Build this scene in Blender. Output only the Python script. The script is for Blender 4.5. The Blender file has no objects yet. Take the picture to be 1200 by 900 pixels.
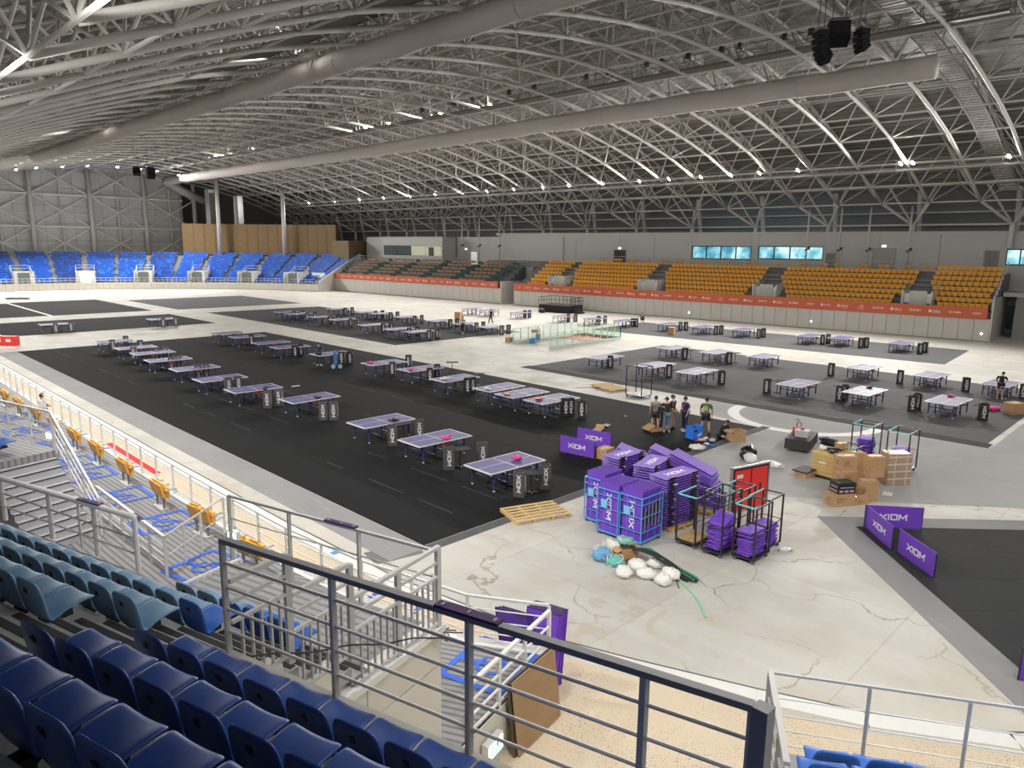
import bpy, bmesh, math, random
from mathutils import Vector, Matrix
R = math.radians
random.seed(11)
sc = bpy.context.scene
COL = sc.collection

# ------------------------------------------------------------------ camera
# World: X across the hall (towards the orange stand), Y along the hall (towards the blue stand), Z up, rink floor at 0, metres.
FPX = 845.09; PITCH = R(10.814); ROLL = R(.615); CAM = Vector((0, 0, 8.676)); AZ = R(45)
_fh = Vector((math.cos(AZ), math.sin(AZ), 0)); _rh = Vector((math.sin(AZ), -math.cos(AZ), 0))
FW = _fh*math.cos(PITCH) + Vector((0, 0, -math.sin(PITCH))); _u = _rh.cross(FW)
RT = _rh*math.cos(ROLL) + _u*math.sin(ROLL); UP = -_rh*math.sin(ROLL) + _u*math.cos(ROLL)
cam = bpy.data.cameras.new('camera'); cam.sensor_width = 36; cam.sensor_fit = 'HORIZONTAL'
cam.lens = FPX/1200*36; cam.clip_start = .05; cam.clip_end = 800
camo = bpy.data.objects.new('camera', cam); COL.objects.link(camo)
camo.matrix_world = Matrix(((RT.x, UP.x, -FW.x, CAM.x), (RT.y, UP.y, -FW.y, CAM.y), (RT.z, UP.z, -FW.z, CAM.z), (0, 0, 0, 1)))
sc.camera = camo

# ------------------------------------------------------------------ world and exposure
w = bpy.data.worlds.new('world'); sc.world = w; w.use_nodes = True
w.node_tree.nodes['Background'].inputs[0].default_value = (.8, .9, 1, 1)
w.node_tree.nodes['Background'].inputs[1].default_value = .04
sc.view_settings.view_transform = 'Standard'; sc.view_settings.look = 'None'
sc.view_settings.gamma = 1; sc.view_settings.use_curve_mapping = False
sc.view_settings.exposure = 0.42
LAMP_W = 2300          # one floodlight
LAMP_COL = (1, .965, .91)

# ------------------------------------------------------------------ helpers
def ray(px, py): return FW + RT*((px-600)/FPX) - UP*((py-450)/FPX)
def at(px, py, z=0.):
    d = ray(px, py); return CAM + d*((z-CAM.z)/d.z)
def at_y(px, py, y):
    d = ray(px, py); return CAM + d*(y/d.y)
E1 = Vector((math.cos(R(75)), -math.sin(R(75)), 0)); N1 = Vector((math.sin(R(75)), math.cos(R(75)), 0))
def sn(s, n, z=0.): return E1*s + N1*n + Vector((0, 0, z))
ORD = 'first second third fourth fifth sixth seventh eighth ninth tenth eleventh twelfth thirteenth fourteenth fifteenth sixteenth seventeenth eighteenth nineteenth twentieth'.split()
def ordn(i):
    if i < 20: return ORD[i]
    t = ['twenty', 'thirty', 'forty', 'fifty', 'sixty', 'seventy', 'eighty', 'ninety'][(i+1)//10-2]
    u = (i+1) % 10
    return (t[:-1]+'ieth') if u == 0 else t+'-'+ORD[u-1]

_m = {}
def M(name, col, rough=.55, metal=0., var=0., scale=6., bump=0., emit=0., stretch=None, spec=.5):
    if name in _m: return _m[name]
    m = bpy.data.materials.new(name); m.use_nodes = True; nt = m.node_tree; b = nt.nodes['Principled BSDF']
    b.inputs['Roughness'].default_value = rough; b.inputs['Metallic'].default_value = metal
    b.inputs['Specular IOR Level'].default_value = spec
    c = (*col, 1)
    b.inputs['Base Color'].default_value = c
    tc = nt.nodes.new('ShaderNodeTexCoord'); nz = nt.nodes.new('ShaderNodeTexNoise')
    nz.inputs['Scale'].default_value = scale; nz.inputs['Detail'].default_value = 4
    mp = nt.nodes.new('ShaderNodeMapping'); nt.links.new(tc.outputs['Object'], mp.inputs[0]); nt.links.new(mp.outputs[0], nz.inputs[0])
    if stretch: mp.inputs['Scale'].default_value = stretch
    v = max(var, .03)
    r = nt.nodes.new('ShaderNodeMix'); r.data_type = 'RGBA'
    r.inputs[6].default_value = tuple(x*(1-v) for x in col)+(1,); r.inputs[7].default_value = tuple(min(1, x*(1+v)) for x in col)+(1,)
    nt.links.new(nz.outputs[0], r.inputs[0]); nt.links.new(r.outputs[2], b.inputs['Base Color'])
    if bump:
        bp = nt.nodes.new('ShaderNodeBump'); bp.inputs['Strength'].default_value = bump; bp.inputs['Distance'].default_value = .02
        nt.links.new(nz.outputs[0], bp.inputs['Height']); nt.links.new(bp.outputs[0], b.inputs['Normal'])
    if emit:
        b.inputs['Emission Color'].default_value = c; b.inputs['Emission Strength'].default_value = emit
    _m[name] = m; return m

def ramp(nt, src, stops):
    r = nt.nodes.new('ShaderNodeValToRGB'); e = r.color_ramp.elements
    while len(e) < len(stops): e.new(.5)
    for k, (p, c) in enumerate(stops):
        e[k].position = p; e[k].color = (*c, 1) if len(c) == 3 else c
    nt.links.new(src, r.inputs[0]); return r
def noise(nt, vec, scale, detail=5, dist=0.):
    n = nt.nodes.new('ShaderNodeTexNoise'); n.inputs['Scale'].default_value = scale; n.inputs['Detail'].default_value = detail
    n.inputs['Distortion'].default_value = dist; nt.links.new(vec, n.inputs[0]); return n
def mixc(nt, fac, a, b, mode='MIX'):
    m = nt.nodes.new('ShaderNodeMix'); m.data_type = 'RGBA'; m.blend_type = mode
    for s, i in ((fac, 0), (a, 6), (b, 7)):
        if isinstance(s, (int, float)): m.inputs[i].default_value = s
        elif isinstance(s, tuple): m.inputs[i].default_value = (*s, 1)
        else: nt.links.new(s, m.inputs[i])
    return m.outputs[2]
def math_(nt, op, a, b=0.):
    m = nt.nodes.new('ShaderNodeMath'); m.operation = op
    for s, i in ((a, 0), (b, 1)):
        if isinstance(s, (int, float)): m.inputs[i].default_value = s
        else: nt.links.new(s, m.inputs[i])
    return m.outputs[0]

def concrete_mat():
    m = bpy.data.materials.new('rink_concrete'); m.use_nodes = True; nt = m.node_tree; b = nt.nodes['Principled BSDF']
    tc = nt.nodes.new('ShaderNodeTexCoord').outputs['Object']
    big = noise(nt, tc, .11, 6, .4); mid = noise(nt, tc, .55, 8, .6); fine = noise(nt, tc, 7, 6)
    mp = nt.nodes.new('ShaderNodeMapping'); mp.inputs['Scale'].default_value = (1, .12, 1); nt.links.new(tc, mp.inputs[0])
    streak = noise(nt, mp.outputs[0], 1.3, 6, .3)
    c = mixc(nt, ramp(nt, big.outputs[0], [(.35, (0, 0, 0)), (.65, (1, 1, 1))]).outputs[0], (.50, .495, .47), (.60, .575, .515))
    c = mixc(nt, math_(nt, 'MULTIPLY', ramp(nt, mid.outputs[0], [(.46, (0, 0, 0)), (.72, (1, 1, 1))]).outputs[0], .38), c, (.42, .36, .28))
    c = mixc(nt, math_(nt, 'MULTIPLY', ramp(nt, streak.outputs[0], [(.45, (0, 0, 0)), (.8, (1, 1, 1))]).outputs[0], .35), c, (.72, .71, .67))
    c = mixc(nt, math_(nt, 'MULTIPLY', ramp(nt, fine.outputs[0], [(.3, (0, 0, 0)), (.8, (1, 1, 1))]).outputs[0], .22), c, (.44, .42, .37))
    st2 = noise(nt, tc, 1.1, 12, 1.2)
    c = mixc(nt, math_(nt, 'MULTIPLY', math_(nt, 'MULTIPLY', ramp(nt, st2.outputs[0], [(.53, (0, 0, 0)), (.60, (1, 1, 1))]).outputs[0], ramp(nt, noise(nt, tc, .16, 3).outputs[0], [(.48, (0, 0, 0)), (.62, (1, 1, 1))]).outputs[0]), .42), c, (.46, .37, .25))
    br_ = nt.nodes.new('ShaderNodeTexBrick'); br_.inputs['Scale'].default_value = .055; br_.inputs['Mortar Size'].default_value = .0012; br_.inputs['Color1'].default_value = (1, 1, 1, 1); br_.inputs['Color2'].default_value = (.92, .92, .93, 1); br_.inputs['Mortar'].default_value = (.86, .85, .82, 1); nt.links.new(tc, br_.inputs[0])
    c = mixc(nt, 1., c, br_.outputs[0], 'MULTIPLY')
    # hairline cracks
    ad = nt.nodes.new('ShaderNodeVectorMath'); ad.operation = 'ADD'; nt.links.new(tc, ad.inputs[0])
    wn = noise(nt, tc, .7, 5); sb = nt.nodes.new('ShaderNodeVectorMath'); sb.operation = 'SCALE'; sb.inputs['Scale'].default_value = 1.6
    nt.links.new(wn.outputs[1], sb.inputs[0]); nt.links.new(sb.outputs[0], ad.inputs[1])
    vo = nt.nodes.new('ShaderNodeTexVoronoi'); vo.feature = 'DISTANCE_TO_EDGE'; vo.inputs['Scale'].default_value = .24; nt.links.new(ad.outputs[0], vo.inputs[0])
    crack = ramp(nt, vo.outputs[0], [(0, (1, 1, 1)), (.0085, (0, 0, 0))])
    c = mixc(nt, math_(nt, 'MULTIPLY', crack.outputs[0], math_(nt, 'MULTIPLY', ramp(nt, noise(nt, tc, .3, 2).outputs[0], [(.42, (0, 0, 0)), (.6, (1, 1, 1))]).outputs[0], .85)), c, (.25, .20, .14))
    nt.links.new(c, b.inputs['Base Color'])
    nt.links.new(ramp(nt, mid.outputs[0], [(.3, (.48,)*3), (.7, (.65,)*3)]).outputs[0], b.inputs['Roughness'])
    b.inputs['Specular IOR Level'].default_value = .18
    return m
def speckle_mat():
    m = bpy.data.materials.new('tan_speckled_floor'); m.use_nodes = True; nt = m.node_tree; b = nt.nodes['Principled BSDF']
    tc = nt.nodes.new('ShaderNodeTexCoord').outputs['Object']
    vo = nt.nodes.new('ShaderNodeTexVoronoi'); vo.inputs['Scale'].default_value = 20; nt.links.new(tc, vo.inputs[0])
    sp = ramp(nt, vo.outputs[0], [(.20, (1, 1, 1)), (.30, (0, 0, 0))])
    c = mixc(nt, noise(nt, tc, .9, 5).outputs[0], (.58, .475, .34), (.65, .555, .42))
    c = mixc(nt, math_(nt, 'MULTIPLY', sp.outputs[0], ramp(nt, noise(nt, tc, .5, 2).outputs[0], [(.35, (.15,)*3), (.6, (.9,)*3)]).outputs[0]), c, (.17, .14, .11))
    nt.links.new(c, b.inputs['Base Color']); b.inputs['Roughness'].default_value = .7
    return m
def mat_mat(name, col, lines=True):
    m = bpy.data.materials.new(name); m.use_nodes = True; nt = m.node_tree; b = nt.nodes['Principled BSDF']
    tc = nt.nodes.new('ShaderNodeTexCoord').outputs['Object']
    c = mixc(nt, noise(nt, tc, .35, 6, .4).outputs[0], tuple(x*.82 for x in col), tuple(x*1.25 for x in col))
    mp = nt.nodes.new('ShaderNodeMapping'); mp.inputs['Scale'].default_value = (3., .4, 1); nt.links.new(tc, mp.inputs[0])
    sc_ = ramp(nt, noise(nt, mp.outputs[0], 2.2, 8, 1.).outputs[0], [(.62, (0, 0, 0)), (.75, (1, 1, 1))])
    c = mixc(nt, math_(nt, 'MULTIPLY', sc_.outputs[0], .25), c, tuple(min(1, x*2.2) for x in col))
    nt.links.new(c, b.inputs['Base Color']); b.inputs['Roughness'].default_value = .8; b.inputs['Specular IOR Level'].default_value = .09
    return m
def stripe_mat(name, a, bcol, ang, pitch, duty=.62):
    """ribbed deck boards: bands across the direction at angle ang in the ground plane"""
    m = bpy.data.materials.new(name); m.use_nodes = True; nt = m.node_tree; b = nt.nodes['Principled BSDF']
    tc = nt.nodes.new('ShaderNodeTexCoord').outputs['Object']
    mp = nt.nodes.new('ShaderNodeMapping'); mp.inputs['Rotation'].default_value = (0, 0, -ang); nt.links.new(tc, mp.inputs[0])
    sx = nt.nodes.new('ShaderNodeSeparateXYZ'); nt.links.new(mp.outputs[0], sx.inputs[0])
    fr = math_(nt, 'FRACT', math_(nt, 'DIVIDE', sx.outputs[1], pitch))
    g = math_(nt, 'GREATER_THAN', fr, duty)
    c = mixc(nt, g, a, bcol); c = mixc(nt, math_(nt, 'MULTIPLY', noise(nt, tc, 3, 5).outputs[0], .25), c, tuple(x*.7 for x in a))
    nt.links.new(c, b.inputs['Base Color']); b.inputs['Roughness'].default_value = .5
    bp = nt.nodes.new('ShaderNodeBump'); bp.inputs['Strength'].default_value = .5; bp.inputs['Distance'].default_value = .01; bp.invert = True
    nt.links.new(g, bp.inputs['Height']); nt.links.new(bp.outputs[0], b.inputs['Normal'])
    return m

class MB:
    def __init__(s): s.v = []; s.f = []; s.m = []
    def add(s, vs, fs, m=0):
        o = len(s.v); s.v += [tuple(v) for v in vs]; s.f += [tuple(i+o for i in f) for f in fs]; s.m += [m]*len(fs); return s
    def box(s, x0, x1, y0, y1, z0, z1, m=0):
        vs = [(x, y, z) for z in (z0, z1) for x, y in ((x0, y0), (x1, y0), (x1, y1), (x0, y1))]
        return s.add(vs, [(3, 2, 1, 0), (4, 5, 6, 7), (0, 1, 5, 4), (1, 2, 6, 5), (2, 3, 7, 6), (3, 0, 4, 7)], m)
    def obox(s, c, a, b, d, m=0):
        c, a, b, d = Vector(c), Vector(a), Vector(b), Vector(d)
        vs = [c+a*i+b*j+d*k for k in (-1, 1) for i, j in ((-1, -1), (1, -1), (1, 1), (-1, 1))]
        fs = [(3, 2, 1, 0), (4, 5, 6, 7), (0, 1, 5, 4), (1, 2, 6, 5), (2, 3, 7, 6), (3, 0, 4, 7)]
        if a.cross(b).dot(d) < 0: fs = [f[::-1] for f in fs]
        return s.add(vs, fs, m)
    def bar(s, p, q, w_, h, m=0):
        p, q = Vector(p), Vector(q); d = q-p; L = d.length; d.normalize()
        up = Vector((0, 0, 1)) if abs(d.z) < .95 else Vector((1, 0, 0))
        a = d.cross(up).normalized(); b = a.cross(d)
        return s.obox((p+q)/2, d*(L/2), a*(w_/2), b*(h/2), m)
    def tube(s, p, q, r, n=6, m=0, r2=None, caps=True):
        p, q = Vector(p), Vector(q); d = (q-p).normalized(); r2 = r if r2 is None else r2
        a = d.orthogonal().normalized(); b = d.cross(a)
        o = len(s.v)
        for P, rr in ((p, r), (q, r2)):
            for k in range(n):
                t = 2*math.pi*k/n; s.v.append(tuple(P+a*(math.cos(t)*rr)+b*(math.sin(t)*rr)))
        for k in range(n): s.f.append((o+k, o+(k+1) % n, o+n+(k+1) % n, o+n+k)); s.m.append(m)
        if caps: s.f.append(tuple(o+k for k in range(n-1, -1, -1))); s.f.append(tuple(o+n+k for k in range(n))); s.m += [m, m]
        return s
    def path(s, pts, r, n=6, m=0):
        """one swept tube along a polyline"""
        pts = [Vector(p) for p in pts]; o = len(s.v); prev = None
        for i, P in enumerate(pts):
            d = (pts[min(i+1, len(pts)-1)]-pts[max(i-1, 0)]).normalized()
            a = d.orthogonal().normalized() if prev is None else (prev-d*prev.dot(d)).normalized()
            prev = a; b = d.cross(a); rr = r[i] if isinstance(r, (list, tuple)) else r
            for k in range(n):
                t = 2*math.pi*k/n; s.v.append(tuple(P+a*(math.cos(t)*rr)+b*(math.sin(t)*rr)))
        for i in range(len(pts)-1):
            for k in range(n): s.f.append((o+i*n+k, o+i*n+(k+1) % n, o+(i+1)*n+(k+1) % n, o+(i+1)*n+k)); s.m.append(m)
        s.f.append(tuple(o+k for k in range(n-1, -1, -1))); s.f.append(tuple(o+(len(pts)-1)*n+k for k in range(n))); s.m += [m, m]
        return s
    def prism(s, poly, z0, z1, m=0):
        n = len(poly); A = sum(poly[i][0]*poly[(i+1) % n][1]-poly[(i+1) % n][0]*poly[i][1] for i in range(n))
        if A < 0: poly = poly[::-1]
        vs = [(p[0], p[1], z0) for p in poly]+[(p[0], p[1], z1) for p in poly]
        return s.add(vs, [tuple(range(n-1, -1, -1)), tuple(range(n, 2*n))]+[(i, (i+1) % n, n+(i+1) % n, n+i) for i in range(n)], m)
    def plate(s, poly, ori, ux, uy, uz, th, m=0):
        """flat polygon (2D, ccw) raised th along uz in the frame ori/ux/uy"""
        ori, ux, uy, uz = Vector(ori), Vector(ux), Vector(uy), Vector(uz); n = len(poly)
        vs = [ori+ux*p[0]+uy*p[1] for p in poly]+[ori+ux*p[0]+uy*p[1]+uz*th for p in poly]
        return s.add(vs, [tuple(range(n-1, -1, -1)), tuple(range(n, 2*n))]+[(i, (i+1) % n, n+(i+1) % n, n+i) for i in range(n)], m)
    def lathe(s, prof, c=(0, 0, 0), n=12, m=0):
        o = len(s.v); c = Vector(c)
        for r_, z in prof:
            for k in range(n):
                t = 2*math.pi*k/n; s.v.append((c.x+r_*math.cos(t), c.y+r_*math.sin(t), c.z+z))
        for i in range(len(prof)-1):
            for k in range(n): s.f.append((o+i*n+k, o+i*n+(k+1) % n, o+(i+1)*n+(k+1) % n, o+(i+1)*n+k)); s.m.append(m)
        s.f.append(tuple(o+k for k in range(n-1, -1, -1))); s.f.append(tuple(o+(len(prof)-1)*n+k for k in range(n))); s.m += [m, m]
        return s
    def mesh(s, name, mats, smooth=False):
        me = bpy.data.meshes.new(name); me.from_pydata(s.v, [], s.f)
        for x in (mats if isinstance(mats, (list, tuple)) else [mats]): me.materials.append(x)
        me.polygons.foreach_set('material_index', s.m)
        if smooth: me.polygons.foreach_set('use_smooth', [True]*len(s.f))
        me.update(); return me
    def build(s, name, mats, parent=None, smooth=False, loc=None, rotz=0., bevel=0.):
        o = bpy.data.objects.new(name, s.mesh(name, mats, smooth)); COL.objects.link(o)
        if parent: o.parent = parent
        if loc is not None: o.location = loc
        o.rotation_euler.z = rotz
        if bevel:
            bv = o.modifiers.new('bevel', 'BEVEL'); bv.width = bevel; bv.segments = 2; bv.limit_method = 'ANGLE'
        return o

def tag(o, label=None, cat=None, group=None, kind=None):
    for k, v in (('label', label), ('category', cat), ('group', group), ('kind', kind)):
        if v: o[k] = v
    return o
def thing(name, label, cat, loc=(0, 0, 0), rotz=0., group=None):
    o = bpy.data.objects.new(name, None); COL.objects.link(o); o.empty_display_size = .1
    o.location = loc; o.rotation_euler = (0, 0, rotz); return tag(o, label, cat, group)
def inst(name, me, parent=None, loc=(0, 0, 0), rotz=0.):
    o = bpy.data.objects.new(name, me); COL.objects.link(o); o.parent = parent; o.location = loc; o.rotation_euler.z = rotz; return o
def dup(root, loc, rotz=0., label=None, group=None, rot=None):
    r = root.copy(); COL.objects.link(r); r.location = loc
    r.rotation_euler = rot if rot is not None else (0, 0, rotz)
    if label: r['label'] = label
    if group: r['group'] = group
    for ch in KIDS(root):
        c = ch.copy(); COL.objects.link(c); c.parent = r
        for g in KIDS(ch):
            d = g.copy(); COL.objects.link(d); d.parent = c
    return r
_kids = {}
def KIDS(o):
    if o.name not in _kids: _kids[o.name] = list(o.children)
    return _kids[o.name]
def reset_kids(): _kids.clear()
def struct(o): o['kind'] = 'structure'; return o
class Proto:
    """the first call moves the built thing itself, later calls copy it"""
    def __init__(s, root): s.root = root; s.used = False
    def put(s, loc, rotz=0., label=None, group=None, rot=None):
        if s.used: return dup(s.root, loc, rotz, label, group, rot)
        s.used = True; r = s.root; r.location = loc; r.rotation_euler = rot if rot is not None else (0, 0, rotz)
        if label: r['label'] = label
        if group: r['group'] = group
        return r

# colours
WHITE = M('white_paint', (.72, .72, .70), .45); GREYP = M('grey_paint', (.34, .34, .33), .5)
STEEL = M('truss_paint', (.60, .58, .545), .6, var=.05); RAILG = M('rail_grey', (.52, .52, .52), .42, .1); RAILW = M('rail_white', (.74, .74, .74), .4)
BLACK = M('black_plastic', (.018, .018, .020), .5); DARK = M('dark_metal', (.035, .036, .04), .45, .3)
NAVY = M('navy_enamel', (.035, .05, .16), .4); PURPLE = M('purple_fabric', (.165, .055, .52), .6, var=.08, scale=20); SPK = M('speaker_black', (.014, .014, .016), .85, spec=.15); LETTER = M('white_print', (.82, .81, .86), .5)
ORANGE = M('orange_plastic', (.90, .45, .06), .42); CARD = M('cardboard', (.47, .29, .15), .8, var=.12, scale=9); WOOD = M('pine_wood', (.62, .40, .17), .7, var=.18, scale=5, stretch=(1, 9, 9))
CREAM = M('cream_panel', (.62, .60, .54), .5, var=.03, scale=2); GREYW = M('grey_wall', (.46, .46, .45), .6, var=.04, scale=1.5)
TERR = M('terrace_concrete', (.30, .30, .31), .65, var=.12, scale=1.5); STEP = M('terrace_grey', (.50, .50, .54), .6, var=.1, scale=2)
RED = M('red_paint', (.72, .035, .03), .4); BLUEP = M('blue_paint', (.045, .15, .72), .5, var=.06)
SEATB = M('seat_blue', (.025, .075, .30), .38, var=.06, scale=3); SEATL = M('seat_faded_blue', (.16, .29, .44), .42, var=.06, scale=3); SEATM = M('seat_mid_blue', (.035, .13, .48), .4)
TEAL = M('teal_foam', (.16, .55, .56), .6); GLASSM = None

# letters of the XIOM wordmark, drawn on a 1-high grid
def _xiom():
    t = .20; L = []
    def bar(p, q, w_=t):
        p, q = Vector((*p, 0)), Vector((*q, 0)); d = (q-p).normalized(); n = Vector((-d.y, d.x, 0))*(w_/2)
        L.append([(v.x, v.y) for v in (p-n, q-n, q+n, p+n)])
    bar((.05, .05), (1.15, .95)); bar((.05, .95), (.48, .60)); bar((.72, .40), (1.15, .05))
    bar((1.42, 0), (1.42, 1))
    bar((1.72, .1), (2.75, .1)); bar((1.72, .9), (2.75, .9)); bar((1.79, .1), (1.79, .9)); bar((2.68, .1), (2.68, .9))
    bar((3.02, 0), (3.02, 1)); bar((4.08, 0), (4.08, 1)); bar((3.04, .93), (3.55, .30)); bar((4.06, .93), (3.55, .30))
    for k in range(6):
        a, b_ = k*math.pi/3, (k+1)*math.pi/3
        bar((4.32+.07*math.cos(a), .93+.07*math.sin(a)), (4.32+.07*math.cos(b_), .93+.07*math.sin(b_)), .03)
    return L
XIOM = _xiom(); XW = 4.4
def xiom(mb, c, ux, uy, h, th=.004, m=0):
    ux, uy = Vector(ux).normalized(), Vector(uy).normalized(); uz = ux.cross(uy)
    o = Vector(c)-ux*(XW/2*h)-uy*(h/2)
    for k, p in enumerate(XIOM): mb.plate(p, o+uz*(.0004*(k % 3)), ux*h, uy*h, uz, th, m)
    return mb

# ================================================================== floodlights (each lamp carries its own light)
_lampmesh = MB().box(-.22, .22, -.10, .10, -.16, .16).mesh('lamp_housing', M('lamp_grey', (.25, .25, .25), .5))
_lens = MB().box(-.19, .19, -.125, -.10, -.13, .13).mesh('lens', M('lamp_lens', (1, .97, .92), .3, emit=60))
_brk = MB().tube((0, 0, .1), (0, 0, .45), .03).mesh('bracket', GREYP)
NL = [0]
def floodlight(p, aim, label, power=1., size=165, lit=True):
    NL[0] += 1
    t = thing('floodlight', label, 'floodlight', p, 0, 'floodlights under the roof')
    d = (Vector(aim)-Vector(p)).normalized()
    q = Vector((0, -1, 0)).rotation_difference(d)
    for nme, me in (('housing', _lampmesh), ('lens', _lens)):
        o = inst(nme, me, t); o.rotation_mode = 'QUATERNION'; o.rotation_quaternion = q
    inst('bracket', _brk, t)
    if lit:
        l = bpy.data.lights.new('flood', 'SPOT'); l.energy = LAMP_W*power*4*math.pi/4; l.color = LAMP_COL
        l.spot_size = R(size); l.spot_blend = 1.0; l.shadow_soft_size = .35
        lo = bpy.data.objects.new('flood_beam', l); COL.objects.link(lo); lo.parent = t
        lo.location = d*.2; lo.rotation_mode = 'QUATERNION'; lo.rotation_quaternion = Vector((0, 0, -1)).rotation_difference(d)
    return t

# ================================================================== floor
CONC = concrete_mat(); TAN = speckle_mat()
f = MB().box(-30, 110, -40, 200, -.3, 0).build('floor', CONC); struct(f)
INF = mat_mat('infield_screed', (.37, .37, .37)); struct(MB().prism([(25.8, 15.4), (23.5, 13.1), (24.3, 10.4), (26.4, 7.6), (29.2, 4.2), (35, -3), (82, -3), (80, 7), (38, 6.9), (37.1, 7), (37.1, 21), (33.7, 19.5), (33.7, 15.4)], 0, .003).build('floor_infield', INF))
TANB = [(-3, -25), (7.0, -25), (16.5, -12), (15.2, .6), (14.3, 1.5), (13.0, 3.6), (12.2, 5.4), (11.3, 7.7), (10.6, 9.8), (9.9, 14.6), (9.7, 20), (9.6, 30), (9.6, 120), (-3, 120)]
struct(MB().prism(TANB, 0, .012).build('floor_border', TAN))
KB = [(9.9, 120), (9.9, 30), (10.0, 20), (10.2, 14.6), (10.9, 9.9), (11.6, 7.9), (12.5, 5.6), (13.3, 3.8), (14.6, 1.7), (15.5, .8), (17, -12)]
kb = MB()
for i in range(len(KB)-1):
    p, q = KB[i], KB[i+1]; d = Vector((q[0]-p[0], q[1]-p[1], 0)).normalized(); nn = Vector((d.y, -d.x, 0))*.21
    kb.prism([(p[0]+nn.x, p[1]+nn.y), (q[0]+nn.x, q[1]+nn.y), (q[0]-nn.x, q[1]-nn.y), (p[0]-nn.x, p[1]-nn.y)], 0, .05)
struct(kb.build('trim_1', M('kerb_white', (.70, .70, .68), .5, var=.06)))
kd = MB()
for i in range(len(KB)-1):
    p, q = KB[i], KB[i+1]; d = Vector((q[0]-p[0], q[1]-p[1], 0)).normalized(); nn = Vector((d.y, -d.x, 0)); a = nn*(-.25); b_ = nn*(-.31)
    kd.prism([(p[0]+a.x, p[1]+a.y), (q[0]+a.x, q[1]+a.y), (q[0]+b_.x, q[1]+b_.y), (p[0]+b_.x, p[1]+b_.y)], 0, .02)
struct(kd.build('trim_2', M('drain_dark', (.10, .10, .10), .7)))

MDARK = mat_mat('rubber_mat_black', (.013, .0135, .015)); MGREY = mat_mat('rubber_mat_grey', (.105, .107, .112)); MBORD = mat_mat('mat_border_grey', (.27, .27, .275))
MFAR = mat_mat('rubber_mat_dark_grey', (.040, .041, .044))
def floor_mat(label, x0, x1, y0, y1, mt, n, along='y', z=.008, ang=0., piv=None, group=None):
    """rolled rubber strips laid side by side with fine gaps; every strip is a part"""
    piv = piv or ((x0+x1)/2, (y0+y1)/2)
    t = thing('floor_mat', label, 'mat', (piv[0], piv[1], 0), ang, group); X0, X1, Y0, Y1 = x0-piv[0], x1-piv[0], y0-piv[1], y1-piv[1]
    g = .012
    if along == 'y':
        w_ = (X1-X0)/n; me = MB().box(0, w_-g, Y0, Y1, 0, z).mesh('mat_strip', mt)
        for k in range(n): inst('mat_strip', me, t, (X0+k*w_, 0, .0006*(k % 2)))
    else:
        w_ = (Y1-Y0)/n; me = MB().box(X0, X1, 0, w_-g, 0, z).mesh('mat_strip', mt)
        for k in range(n): inst('mat_strip', me, t, (0, Y0+k*w_, .0006*(k % 2)))
    return t
floor_mat('huge black rubber mat under the two nearest long rows of purple tables', 12.3, 33.2, 15.9, 68.2, MDARK, 11)
floor_mat('narrow light grey border strip along the near edge of the black mat', 10.95, 12.28, 15.7, 68.2, MBORD, 1)
floor_mat('short dark grey border strip across the near end of the black mat', 12.3, 33.6, 15.45, 15.88, MGREY, 1, 'x')
floor_mat('dark grey mat under the clustered tables in front of the brown seats', 37.3, 53, 51.9, 92, MFAR, 8)
floor_mat('mid grey mat under the tables between the people and the orange stand', 38.2, 55.5, 7.2, 36.2, MGREY, 9)
floor_mat('grey edge strip along the near side of the mid grey mat', 37.2, 38.18, 7.0, 36.4, MFAR, 1)
floor_mat('long grey mat strip under the table row below the orange banner', 61.6, 72.5, 15.8, 49, MGREY, 6, ang=R(4.5))
floor_mat('dark mat under two lone tables near the red box', 13.6, 33, 79.4, 93, MDARK, 10)
floor_mat('empty dark mat just before the blue stand doors', 21.9, 33.1, 99.1, 123.3, MDARK, 6)
floor_mat('empty dark mat beside the white floor line at the far end', 9.5, 21.5, 99.2, 122, MDARK, 6)
floor_mat('empty grey mat before the curved end of the blue stand', 36.1, 54, 98.5, 119, MGREY, 9)
MA = R(-46.6)
_a = at(957.5, 605)
_q = Vector((1, 0, 0)); _q.rotate(Matrix.Rotation(MA, 3, 'Z'))
floor_mat('grey edge mat around the dark mat with three loose purple barriers', 0+_a.x, 16+_a.x, -10.5+_a.y, 0+_a.y, MBORD, 1, 'x', ang=MA, piv=(_a.x, _a.y))
_b = _a + _q*.9 + Vector((_q.y, -_q.x, 0))*.85
floor_mat('dark mat beside the three loose purple barriers in the foreground', 0+_b.x, 14+_b.x, -9+_b.y, 0+_b.y, MFAR, 5, 'x', z=.014, ang=MA, piv=(_b.x, _b.y))
# painted lines
ml = MB()
for x in (14.6, 16.6, 20.4, 24.2): 
    for y in range(17, 66, 3):
        if (y*7+int(x*10)) % 5 < 3: ml.box(x-.011, x+.011, y+.3*(y % 4), y+2.2, .0095, .0105)
tag(ml.build('chalk_line', M('chalk', (.11, .11, .115), .8)), 'faint pale chalk lines running along the black rubber mat', 'line')
tag(MB().box(21.55, 21.85, 99, 123, 0, .01).build('floor_line', M('line_white', (.78, .78, .74), .6)), 'white line between two dark mats at the far end of the hall', 'line')
rg = MB(); rc = at(943, 489); n_ = 64
for k in range(n_):
    a, b_ = 2*math.pi*k/n_, 2*math.pi*(k+1)/n_
    rg.prism([(rc.x+r_*math.cos(t), rc.y+r_*math.sin(t)) for r_, t in ((3.3, a), (3.9, a), (3.9, b_), (3.3, b_))], .003, .007)
p0, p1 = at(962, 485), at(1001, 497)
rg.bar((p0.x, p0.y, .005), (p1.x, p1.y, .005), .5, .005)
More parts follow.
